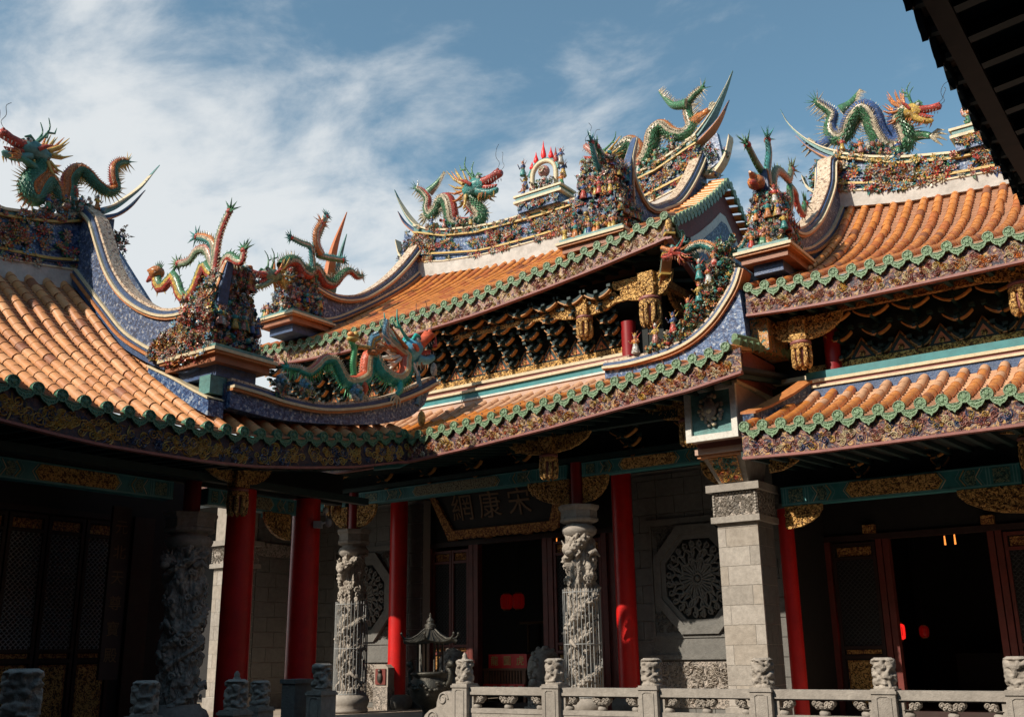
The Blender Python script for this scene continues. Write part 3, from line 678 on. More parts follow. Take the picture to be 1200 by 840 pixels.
        for j in range(5): g.cone(q[0]+(q[1]-q[0])*(j/4), -k1+N*RNG.normal(0, .3), .014, r*.5, spike, 4)
        g.build('leg', root)
    return root
def plume(mb, axis, plane, pts, r, a='j_green', bcol='j_red', edge='j_cream', tip=True, off=0.):
    P = (lambda u, z, o=0: np.array((u, plane+o, z))) if axis == 'x' else (lambda u, z, o=0: np.array((plane+o, u, z)))
    q = smooth_path(pts, 18); n = 18; g = np.clip(1.15-np.linspace(0, 1, n)*.35, 0, 1); N = P(0, 0, 1)-P(0, 0)
    T = np.gradient(q, axis=0); T /= np.linalg.norm(T, axis=1)[:, None]
    P3 = np.array([P(u, z, off) for u, z in q]); th = np.arange(10)/10*2*PI; rings = []
    for i in range(n):
        d = P(-T[i, 1], T[i, 0])-P(0, 0); rings.append(P3[i]+r*g[i]*(np.cos(th)[:, None]*d+np.sin(th)[:, None]*N*.6))
    F = []; mi = []
    for i in range(n-1):
        for j in range(10): F.append((i*10+j, i*10+(j+1) % 10, (i+1)*10+(j+1) % 10, (i+1)*10+j)); c = math.cos(th[j]+.3); mi.append(mb.mi(a if c > .25 else (edge if c > -.25 else bcol)))
    mb.add(np.array(rings).reshape(-1, 3), F, np.array(mi), True)
    for i in range(1, n):
        d = P(-T[i, 1], T[i, 0])-P(0, 0); t = P(T[i, 0], T[i, 1])-P(0, 0)
        for sg in (-1, 1): mb.cone(P3[i]+d*sg*r*g[i]*.85, d*sg+t*.5, .016, r*.9, a if sg > 0 else edge, 4)
    if tip:
        t = P(T[-1, 0], T[-1, 1])-P(0, 0); d = P(-T[-1, 1], T[-1, 0])-P(0, 0)
        mb.ell(P3[-1], r*.7, 'j_red', 8, 5)
        for an in np.linspace(-1.5, 1.5, 9): mb.cone(P3[-1]+t*r*.3, t*math.cos(an)+d*math.sin(an)+N*RNG.normal(0, .25), .03, r*2.6, a, 4)
def figurine(p, facing, h=.42, pal=None):
    """a small opera-style clay warrior: skirted robe, belt, arms, face, headdress, banner"""
    b = MB(); c = RNG.choice(['j_red', 'j_green', 'j_blue', 'j_orange', 'j_teal', 'j_pink', 'j_yellow', 'j_white'], 3); x, y, z = p
    b.lathe([(.13*h*1.6, 0), (.17*h*1.3, .05*h), (.12*h*1.2, .35*h), (.10*h, .50*h)], p, c[0], 9); b.lathe([(.105*h, .48*h), (.135*h, .55*h), (.15*h, .68*h), (.06*h, .76*h)], p, c[1], 9)
    b.lathe([(.125*h, .47*h), (.13*h, .51*h)], p, 'j_yellow', 9); b.ell((x, y, z+.84*h), (.075*h, .075*h, .09*h), 'j_pink', 8, 6)
    b.lathe([(.085*h, .88*h), (.10*h, .92*h), (.06*h, .99*h), (.015*h, 1.06*h)], p, c[2], 8)
    a = math.atan2(facing[1], facing[0]); f = np.array([math.cos(a), math.sin(a), 0]); s = np.array([-f[1], f[0], 0])
    for sg in (-1, 1):
        q0 = np.array(p)+s*sg*.14*h+[0, 0, .70*h]; q1 = q0+s*sg*.10*h+f*.04*h-[0, 0, .16*h]; up = RNG.uniform(-.1, .3); q2 = q1+f*.18*h+np.array([0, 0, up*h])
        b.tube([q0, q1, q2], [.05*h, .05*h, .03*h], c[1], 6); b.ell(tuple(q2), .035*h, 'j_pink', 6, 4)
        b.cone(np.array(p)+s*sg*.05*h-f*.05*h+[0, 0, .75*h], s*sg*.7+np.array([0, 0, 1])-f*.3, .05*h, .42*h, RNG.choice(['j_red', 'j_yellow', 'j_white']), 4)
        b.cone(np.array(p)+s*sg*.06*h+[0, 0, .98*h], s*sg*.9+np.array([0, 0, .8]), .018*h, .26*h, 'j_orange', 4)
    q = np.array(p)+f*.2*h+s*.18*h+[0, 0, .3*h]; b.tube([q, q+np.array([0, 0, .75*h])+s*.1*h], [.012*h, .01*h], 'j_dark', 4); b.ell((x+f[0]*.0, y, z+.62*h), .05*h, c[2], 6, 4)
    return b
def figure_tower(name, loc, label, box, facing, nfig, nmix, shelf=True, tall=1.0, side=(1, 0), fh=.40):
    """a pedestal shelf with a rockery crowded by porcelain warriors; box = x0,y0,z0,x1,y1,z1"""
    x0, y0, z0, x1, y1, z1 = box; root = thing(name, loc, label, 'figure group'); cx, cy = (x0+x1)/2, (y0+y1)/2
    b = MB()
    b.box((x0-.10, y0-.10, z0-.04), (x1+.10, y1+.10, z0), 'mould_orange'); b.box((x0-.03, y0-.03, z0-.16), (x1+.03, y1+.03, z0-.04), 'tile_dark')
    b.box((x0-.13, y0-.13, z0), (x1+.13, y1+.13, z0+.05), 'mould_cream'); b.box((x0-.07, y0-.07, z0+.05), (x1+.07, y1+.07, z0+.12), 'mould_teal'); b.box((x0+.12, y0+.12, z0-.34), (x1-.12, y1-.12, z0-.16), 'deep_blue')
    b.build('pedestal', root)
    k = MB(); H = z1-z0
    k.box((cx-(x1-x0)*.36, cy-(y1-y0)*.36, z0+.1), (cx+(x1-x0)*.36, cy+(y1-y0)*.36, z0+H*.55), 'mosaic_navy')
    n = int(nmix*2.2); t = RNG.random(n)**1.1; zz = z0+.12+t*H*.9; wd = (1-t*.42); ang = RNG.uniform(0, 2*PI, n)
    px = cx+(x1-x0)/2*wd*np.clip(np.cos(ang)*1.3, -1, 1)*RNG.uniform(.72, 1.0, n); py = cy+(y1-y0)/2*wd*np.clip(np.sin(ang)*1.3, -1, 1)*RNG.uniform(.72, 1.0, n)
    pts = np.stack([px, py, zz], 1); g = n//3
    k.stamp(TLU, pts[:g], rotm(RNG.uniform(0, 6, g), RNG.uniform(0, 6, g), RNG.uniform(0, 6, g)), RNG.uniform(.06, .12, g), [RNG.choice(MIXD, g)])
    for i in range(g, n, 1):
        pass
    q = pts[g:]+RNG.normal(0, .03, (n-g, 3)); kk = len(q); fx_ = (q[:, 0]-cx)/(x1-x0) > -(q[:, 1]-cy)/(y1-y0); ry_ = frame_rot(kk, (1, 0, 0), (0, 0, 1), (0, -1, 0), .45); ry_[fx_] = frame_rot(int(fx_.sum()), (0, 1, 0), (0, 0, 1), (1, 0, 0), .45)
    k.stamp(TF, q, ry_, RNG.uniform(.05, .11, kk), [RNG.choice(FLOW+['j_dark', 'j_teal', 'j_sage', 'j_green'], kk), RNG.choice(['j_yellow', 'j_red', 'j_dark'], kk)])
    k.stamp(TL, q, rotm(RNG.uniform(0, 6, kk), RNG.uniform(0, 6, kk), RNG.uniform(0, 6, kk)), RNG.uniform(.07, .14, kk), [RNG.choice(FLOW+LEAF, kk)])
    k.build('rockery', root)
    for i in range(int(nfig*1.5)):
        lv = i % 4; wdt = 1.04-lv*.13; zf = z0+.10+lv*H*.22; a = RNG.uniform(-1, 1)
        if i % 2: p = (cx+(x1-x0)*.46*wdt*side[0]+RNG.uniform(-.04, .04), cy+(y1-y0)/2*wdt*a, zf) if side[0] else (cx+(x1-x0)/2*wdt*a, cy+(y1-y0)*.46*wdt*side[1], zf)
        else: p = (cx+(x1-x0)/2*wdt*a, cy-(y1-y0)*.46*wdt+RNG.uniform(-.04, .04), zf)
        figurine(p, facing, fh*RNG.uniform(.85, 1.15)).build('figurine', root)
    return root
# sculpted outlines: (along the ridge, height) in metres
TR = {"D1":[(10.95,11.36),(10.78,11.29),(10.61,11.09),(10.62,10.81),(10.69,10.65),(10.55,10.52),(10.32,10.6),(10.13,10.77),(9.96,10.81),(9.82,10.59),(9.84,10.33),(9.79,10.06),(9.62,10.01),(9.5,10.2),(9.33,10.31),(9.19,10.08),(9.1,9.84),(8.98,9.85),(8.92,10.05),(9.03,10.26),(9.19,10.47),(9.22,10.75)],"D1h":[(9.22,10.78),(8.39,10.75),(8.64,11.12)],"D2":[(-17.37,14.14),(-17.21,14.02),(-17.05,13.77),(-17.08,13.49),(-16.92,13.25),(-16.68,13.33),(-16.47,13.5),(-16.2,13.43),(-16.08,13.09),(-16.05,12.78),(-15.81,12.65),(-15.58,12.61),(-15.33,12.64),(-15.21,12.81),(-15.38,13.05),(-15.52,13.29),(-15.49,13.53)],"D2t":[(-16.93,13.91),(-16.69,14.08),(-16.42,14.38)],"D2h":[(-15.47,13.49),(-14.45,13.5),(-15.09,13.88)],"D3":[(-8.67,14.17),(-8.9,14.1),(-9.11,13.92),(-9.08,13.6),(-9.03,13.36),(-9.22,13.18),(-9.48,13.27),(-9.71,13.5),(-9.92,13.39),(-10.01,13.1),(-10.18,12.84),(-10.42,12.69),(-10.55,12.96),(-10.46,13.2),(-10.66,13.45),(-10.88,13.29),(-11.11,13.04),(-11.3,13.1)],"D3t":[(-9.06,13.91),(-9.39,13.98),(-9.6,14.23),(-9.77,14.5)],"D3h":[(-11.25,13.08),(-11.92,13.5),(-11.51,13.74)],"D4":[(-6.04,12.9),(-5.87,12.72),(-5.76,12.55),(-5.83,12.38),(-5.85,12.18),(-5.72,11.96),(-5.54,11.96),(-5.41,12.16),(-5.26,12.3),(-5.07,12.36),(-4.92,12.15),(-4.88,11.83),(-4.78,11.54),(-4.59,11.38),(-4.41,11.46),(-4.42,11.71),(-4.48,11.91),(-4.38,12.05),(-4.27,12.09)],"D4t":[(-5.57,12.53),(-5.35,12.64),(-5.14,12.89)],"D4h":[(-4.31,12.02),(-3.68,11.79),(-4.12,12.23)],"D5":[(11.49,6.35),(11.69,6.36),(11.91,6.33),(12.1,6.48),(12.26,6.64),(12.5,6.7),(12.68,6.58),(12.82,6.45),(12.99,6.4),(13.26,6.47),(13.48,6.62),(13.49,6.82),(13.51,6.99),(13.65,6.99),(13.75,6.81),(13.99,6.69),(14.23,6.71),(14.4,6.88),(14.44,7.1),(14.47,7.21),(14.31,7.31),(14.12,7.4),(13.99,7.48)],"D5h":[(14.47,7.22),(15.37,7.65),(14.87,7.65)],"D5a":[(13.05,6.53),(13.02,6.76),(13.05,7.02),(12.96,7.16)],"P1":[(-14.82,8.04),(-14.77,7.85),(-14.62,7.77),(-14.46,7.84),(-14.36,7.93),(-14.22,7.76),(-14.1,7.53),(-13.93,7.42),(-13.76,7.53),(-13.67,7.69),(-13.54,7.94),(-13.41,7.79),(-13.29,7.7)],"P1a":[(-13.25,7.72),(-13.22,8.01),(-13.18,8.31),(-13.07,8.56),(-12.94,8.74)],"P1b":[(-13.25,7.75),(-13.28,8.03),(-13.35,8.28),(-13.55,8.43),(-13.78,8.51)],"P1c":[(-13.32,7.77),(-13.44,8.07),(-13.57,8.24),(-13.8,8.26),(-13.99,8.12),(-14.27,8.14)],"P1d":[(-13.16,7.67),(-13.07,7.9),(-12.93,7.96),(-12.77,7.84),(-12.62,7.79),(-12.59,7.97)],"P1e":[(-13.4,7.47),(-13.22,7.39),(-13.06,7.36),(-12.9,7.2),(-12.72,7.06)],"P2":[(14.46,9.82),(14.69,9.89),(14.82,10.18),(15.02,10.36),(15.22,10.38),(15.39,10.22),(15.61,10.2),(15.79,10.43),(15.98,10.4),(16.22,10.21),(16.5,10.25),(16.72,10.54),(16.94,10.69),(17.19,10.61),(17.42,10.7)],"P2a":[(15.71,10.32),(15.64,10.68),(15.57,10.88),(15.3,10.88),(14.98,10.9)],"P2b":[(15.64,10.68),(15.75,11.05),(15.92,11.48),(16.05,11.81)],"P2c":[(15.91,10.77),(15.61,11.07),(15.54,11.41)],"P2d":[(15.8,10.74),(16.13,10.78),(16.64,10.87)],"P2s":[(16.43,10.98),(16.64,11.5),(16.99,12.31)],"P4a":[(15.95,8.95),(15.9,9.26),(15.9,9.58),(15.62,9.71),(15.29,9.9)],"P4b":[(16.01,9.05),(16.09,9.41),(16.08,9.73),(16.24,10.13),(16.22,10.38)],"P4c":[(16.75,9.15),(16.68,9.38),(16.32,9.41),(16.3,9.65),(16.51,9.9),(16.85,9.95),(17.09,9.93),(17.29,10.21)],"P4d":[(16.84,9.19),(17.04,9.51),(17.05,9.74),(17.3,9.73),(17.34,9.54),(17.62,9.43),(17.82,9.71)],"P3a":[(16.41,10.33),(16.37,10.69),(16.12,10.91),(15.81,11.11)],"P3b":[(16.22,10.45),(15.9,10.6),(15.69,10.78),(15.55,11.09)],"P3c":[(17.0,10.37),(16.93,10.72),(16.81,10.95),(17.08,11.26)],"D6":[(13.6,8.0),(13.97,8.13),(14.29,8.21),(14.61,8.2),(14.94,8.22),(15.3,8.34),(15.69,8.54),(16.01,8.73)],"D6v":[(15.64,8.26),(15.34,7.78),(15.0,7.37),(14.62,7.02),(14.19,6.67),(13.91,6.43)]}
# ---------------------------------------------------------------- ground
def ground():
    b = MB(); b.box((-400, -400, -.2), (400, 400, 0), 'paving'); tag(b.build('ground'), kind='structure')
    b = MB()   # courtyard slabs with joints
    for i in range(-14, 4):
        for j in range(-3, 13):
            x, y = i*1.2, j*1.2+.0
            if x < -9.8 and y > 2: continue
            if y+1.2 > 11.9: continue
            b.box((x+.01, y+.01, .001), (x+1.19, y+1.19, .012+RNG.uniform(0, .003)), 'paving')
    tag(b.build('courtyard_paving'), kind='structure')
    b = MB(); b.box((-30, 11.85, 0), (6, 34, .47), 'terrace_stone'); b.box((-30, 11.75, .39), (6, 11.85, .47), 'stone_pale')
    b.box((-22, -2, .0), (-9.95, 11.75, .462), 'paving')
    for k in range(3): b.box((-13.5, 11.1+.25*k, .15*k), (-9.9, 11.85, .15*k+.15), 'stone_pale')
    tag(b.build('terrace'), kind='structure')
ground()

# ---------------------------------------------------------------- profiles shared by the halls
FX = Frame('x', -1); FW = Frame('y', 1)
def blend(base0, lows, highs):      # lift(u, v)
    return lambda u, v: lows(u)*(1-min(v, 1))**1.5 + highs(u)*min(v, 1)**1.2
def stone_courses(b, x0, x1, y, z0, z1, course=.30, out=-1, axis='x', mats=('stone', 'stone_pale', 'stone_warm'), gap=.006, lens=(.55, .22), th=.05, mort='mortar'):
    """dressed blocks in courses on a vertical face; axis x: face at y; axis y: x0..x1 are y values and the face is at x = y"""
    k = 0; z = z0
    while z < z1-.02:
        ze = min(z+course, z1); x = x0; i = k % 2
        while x < x1-.01:
            xe = min(x+lens[i % 2]*RNG.uniform(.97, 1.03), x1)
            if x1-xe < .10: xe = x1
            m = mats[RNG.integers(len(mats))]; t = RNG.uniform(0, .002)
            if axis == 'x': b.box((x+gap, min(y, y+out*(-th)) if out < 0 else y-th, z+gap), (xe-gap, max(y, y-out*th) if out < 0 else y, ze-gap), m) if False else b.box((x+gap, min(y-out*th, y+out*t), z+gap), (xe-gap, max(y-out*th, y+out*t), ze-gap), m)
            else: b.box((min(y-out*th, y+out*t), x+gap, z+gap), (max(y-out*th, y+out*t), xe-gap, ze-gap), m)
            x = xe; i += 1
        z = ze; k += 1
def dougong(parent_shape=None, w=.52, tiers=5, h=1.0, depth=.62, out=-1):
    """one bracket set, local coordinates, facing -Y: stacked curved arms with painted edges"""
    b = MB()
    for k in range(tiers):
        f = k/(tiers-1); z = .10+f*(h-.18); y = out*(.06+f*depth); hw = w*(.30+.30*f)*.9
        for t_, mm, ex in ((0, 'teal_dark', 0), (1, 'rim_orange', .016)):
            q = [(a*hw, y-out*.05+out*(-.0 if t_ == 0 else .012), z+.12*(abs(a)**2)-(.0 if t_ == 0 else .046)) for a in np.linspace(-1, 1, 9)]
            b.bar(q, .09, .075 if t_ == 0 else .026, mm, (0, 1, 0))
        for a in (-1, 0, 1): b.box((a*hw-.04, y-.05, z+.045+(.07 if a else 0)), (a*hw+.04, y+.05, z+.10+(.07 if a else 0)), 'teal_dark')
        b.bar([(0, 0, z-.03), (0, y+out*.10, z-.03), (0, y+out*.17, z-.075)], .055, .075, 'teal_dark', (1, 0, 0))
        b.bar([(0, y+out*.12, z-.07), (0, y+out*.185, z-.105)], .06, .02, 'rim_orange', (1, 0, 0))
    b.box((-.045, -.02, 0), (.045, .03, .2), 'teal_paint')
    return b
def gusset(w=.24, h=.36):
    b = MB(); o = (0, 0, 0)
    b.prism([(-w, 0), (w, 0), (0, h)], o, (1, 0, 0), (0, 0, 1), .03, 'gold_red_carved')
    b.prism([(-w*.8, .02), (w*.8, .02), (0, h*.86)], (0, -.032, 0), (1, 0, 0), (0, 0, 1), .01, 'teal_dark')
    b.prism([(-w*.5, .05), (w*.5, .05), (0, h*.62)], (0, -.044, 0), (1, 0, 0), (0, 0, 1), .01, 'tile_rust')
    b.ell((0, -.055, h*.25), (w*.20, .02, h*.15), 'gold_carved', 8, 5)
    return b
def hanging_post(name, loc, root, s=1., rz=0., box_h=.34, wings=((-1, .55), (1, .55)), axis='x'):
    """gilded hanging lotus post: carved block, ring, petal lantern; with carved wings; loc = bottom of the block"""
    x, y, z = loc; b = MB(); w = .115*s
    b.box((x-w, y-w, z), (x+w, y+w, z+box_h*s), 'gold_carved')
    for i in range(26):
        a = RNG.integers(4); u = RNG.uniform(-w, w); zz = z+RNG.uniform(.02, box_h*s-.02)
        p = [(x+u, y-w, zz), (x+w, y+u, zz), (x+u, y+w, zz), (x-w, y+u, zz)][a]; b.ell(p, (.03*s, .03*s, .035*s), 'gold_carved', 6, 4)
    b.lathe([(.13*s, 0), (.155*s, -.02*s), (.155*s, -.045*s), (.14*s, -.06*s)], (x, y, z), 'lip_pink', 16)
    b.lathe([(.145*s, -.06*s), (.16*s, -.10*s), (.135*s, -.13*s)], (x, y, z), 'gold_carved', 16)
    b.lathe([(.105*s, -.12*s), (.10*s, -.30*s), (.08*s, -.36*s), (.02*s, -.37*s)], (x, y, z), 'lip_pink', 12)
    for i in range(8):
        a = i/8*2*PI; c = np.array([math.cos(a), math.sin(a), 0]); q = [np.array((x, y, z-.12*s))+c*.125*s, np.array((x, y, z-.24*s))+c*.132*s, np.array((x, y, z-.37*s))+c*.118*s, np.array((x, y, z-.41*s))+c*.10*s]
        b.tube(q, [.030*s, .034*s, .036*s, .016*s], 'gold_carved', 7)
    b.tube([(x, y, z-.36*s), (x, y, z-.44*s)], [.035*s, .01*s], 'gold_carved', 7)
    o = b.build(name, root)
    if wings:
        for sg, L in wings: g = MB(); carved_wing(g, (x, y, z+box_h*s*.98), sg, L*s, .34*s, axis, w); g.build('carved_wing', o)
    return o
def carved_wing(g, p, sg, L, h, axis='x', start=.1, t=.07, m='gold_carved'):
    """quarter-round openwork bracket hanging beside a post"""
    x, y, z = p; pr = [(0, 0), (L, 0), (L*.99, -h*.22), (L*.88, -h*.50), (L*.66, -h*.76), (L*.40, -h*.93), (L*.12, -h), (0, -h)]
    P = [(start+a if 1 else a, c) for a, c in pr]
    ux = (sg, 0, 0) if axis == 'x' else (0, sg, 0); o = np.array((x, y, z))+(np.array((0, t/2, 0)) if axis == 'x' else np.array((t/2, 0, 0)))*(1 if 1 else 0)
    w = np.cross(ux, (0, 0, 1)); tt = t if (np.dot(w, (0, -1, 0) if axis == 'x' else (-1, 0, 0)) > 0) else -t
    g.prism(P, o, ux, (0, 0, 1), tt, m)
    n = int(70*L*h/.2); face = np.array((0, -t/2, 0) if axis == 'x' else (t/2, 0, 0))
    for i in range(n):
        a = RNG.random(); c = RNG.random()
        if a*a+c*c > .92: continue
        q = np.array((x, y, z))+np.array(ux)*(start+a*L)+face+np.array([0, 0, -c*h]); g.ell(tuple(q), (.022, .022, .022), m, 5, 4)
def painted_beam(root, axis, plane, u0, u1, z0, z1, out=-1, t=.22, center='gold_carved', name='painted_beam', slope=0.):
    """teal tie beam with chevron bands and a carved middle panel"""
    b = MB(); P = (lambda u, z, o=0.: (u, plane+out*o, z)) if axis == 'x' else (lambda u, z, o=0.: (plane+out*o, u, z))
    a, c = P(u0, z0, 0), P(u1, z1, -t); b.box(tuple(np.minimum(a, c)), tuple(np.maximum(a, c)), 'teal_paint')
    H = z1-z0; L = u1-u0; m = (z0+z1)/2
    def line(pts, w, mm, o): b.bar([P(u, z, o) for u, z in pts], .006, w, mm, P(0, 0, 1)-np.array(P(0, 0, 0)) if 0 else ((0, 1, 0) if axis == 'x' else (1, 0, 0)))
    line([(u0, z0+.02), (u1, z0+.02)], .018, 'teal_light', .004); line([(u0, z1-.02), (u1, z1-.02)], .014, 'teal_light', .004)
    def quad(p, mm, o, th=.004):
        ux = (1, 0, 0) if axis == 'x' else (0, 1, 0); w = np.cross(ux, (0, 0, 1)); oo = np.array((0, out, 0) if axis == 'x' else (out, 0, 0)); tt = th if np.dot(w, oo) > 0 else -th
        org = np.array(P(0, 0, o)); b.prism(p, org, ux, (0, 0, 1), tt, mm)
    c0, c1 = u0+L*.30, u1-L*.30; k = H*.5; e = .035
    hexa = lambda a_, b_, g: [(a_-g, m), (a_+k*.55-g, z1-e-.0), (b_-k*.55+g, z1-e), (b_+g, m), (b_-k*.55+g, z0+e), (a_+k*.55-g, z0+e)]
    quad(hexa(c0, c1, .06), 'mould_cream', .002); quad(hexa(c0, c1, .045), 'teal_paint', .008); quad(hexa(c0, c1, .02), 'mould_yellow', .014)
    quad(hexa(c0, c1, .0), 'panel_text' if center == 'text' else center, .020)
    for s, (ca, cb) in ((1, (u0, c0)), (-1, (u1, c1))):
        for j, mm in ((.50, 'teal_light'), (.54, 'mould_cream'), (.72, 'teal_light'), (.76, 'mould_yellow'), (.82, 'teal_light')):
            uu = cb - (cb-ca)*(1-j)*.95 - s*.0
            for sg in (-1, 1):
                q = [(uu-s*k*.5, m+sg*(k-e)), (uu+s*.0, m)]; b.bar([P(u, z, .006+.001*j) for u, z in q], .006, .020, mm, (0, 1, 0) if axis == 'x' else (1, 0, 0))
        w0 = ca+(cb-ca)*.56; w1 = ca+(cb-ca)*.70; quad([(min(w0, w1), z0+e+.01), (max(w0, w1), z0+e+.01), (max(w0, w1), z1-e-.01), (min(w0, w1), z1-e-.01)], 'panel_teal', .003)
        w0 = ca+(cb-ca)*.12; w1 = ca+(cb-ca)*.34; quad([(min(w0, w1), z0+e+.01), (max(w0, w1), z0+e+.01), (max(w0, w1), z1-e-.01), (min(w0, w1), z1-e-.01)], 'panel_teal', .003)
        for j in (.04, .08, .38, .42): uu = ca+(cb-ca)*j; b.bar([P(uu, z0+.03, .005), P(uu, z1-.03, .005)], .006, .016, 'teal_light', (0, 1, 0) if axis == 'x' else (1, 0, 0), up=(1, 0, 0) if axis == 'x' else (0, 1, 0))
    return b.build(name, root)
def lattice(b, axis, plane, u0, u1, z0, z1, out, m='iron_grey', s=.085):
    P = lambda u, z, o=0.: (u, plane+out*o, z) if axis == 'x' else (plane+out*o, u, z)
    nv = (0, 1, 0) if axis == 'x' else (1, 0, 0)
    for sg in (-1, 1):
        c = u0-(z1-z0)
        k = np.arange(u0-(z1-z0), u1, s) if sg > 0 else np.arange(u0, u1+(z1-z0), s)
        for a in k:
            pts = []
            for t in (0, z1-z0):
                pts.append((a+sg*t, z0+t))
            (ua, za), (ub, zb) = pts
            # clip to the opening
            if sg > 0:
                t0 = max(0, u0-ua); t1 = min(z1-z0, u1-ua)
            else: t0 = max(0, ua-u1); t1 = min(z1-z0, ua-u0)
            if t1-t0 < .02: continue
            b.bar([P(ua+sg*t0, z0+t0, .002*sg), P(ua+sg*t1, z0+t1, .002*sg)], .012, .016, m, nv)
    for uu in np.arange(u0+s/2, u1, s):
        for zz in np.arange(z0+s/2, z1, s):
            q = P(uu, zz, .008); b.ell(q, (.017, .017, .017), m, 5, 3)
def door_leaf(root, axis, plane, u0, u1, z0, z1, out, frame='door_red', lat='lattice_dark', panel='gold_red_carved', top=True):
    P = lambda u, z, o=0.: (u, plane+out*o, z) if axis == 'x' else (plane+out*o, u, z)
    b = MB()
    def bx(ua, za, ub, zb, o0, o1, m): p, q = np.array(P(ua, za, o0)), np.array(P(ub, zb, o1)); b.box(tuple(np.minimum(p, q)), tuple(np.maximum(p, q)), m)
    w = .055; zb = z0+(z1-z0)*.30; zc = zb+.16
    bx(u0, z0, u0+w, z1, 0, .05, frame); bx(u1-w, z0, u1, z1, 0, .05, frame)
    for zz in (z0, zb, zc, z1-.06, z1-.30): bx(u0+w, zz, u1-w, zz+.055, 0, .046, frame)
    bx(u0+w, z0+.05, u1-w, z1-.01, -.02, .002, 'dark_wood')
    o = b.build('door_leaf', root)
    for (za, zb2, mm, ins) in ((z0+.09, zb-.03, panel, 1), (zb+.075, zc-.015, panel, 0), (z1-.235, z1-.08, 'gold_red_carved', 0)):
        c = MB(); p, q = np.array(P(u0+w+.03, za, .004)), np.array(P(u1-w-.03, zb2, .02)); c.box(tuple(np.minimum(p, q)), tuple(np.maximum(p, q)), mm)
        if ins: p, q = np.array(P(u0+w+.06, za+.03, .021)), np.array(P(u1-w-.06, zb2-.03, .024)); c.box(tuple(np.minimum(p, q)), tuple(np.maximum(p, q)), 'gold_carved')
        c.build('carved_panel', o)
    l = MB(); lattice(l, axis, plane+out*.012, u0+w, u1-w, zc+.055, z1-.30, out, lat); l.build('lattice', o)
    return o

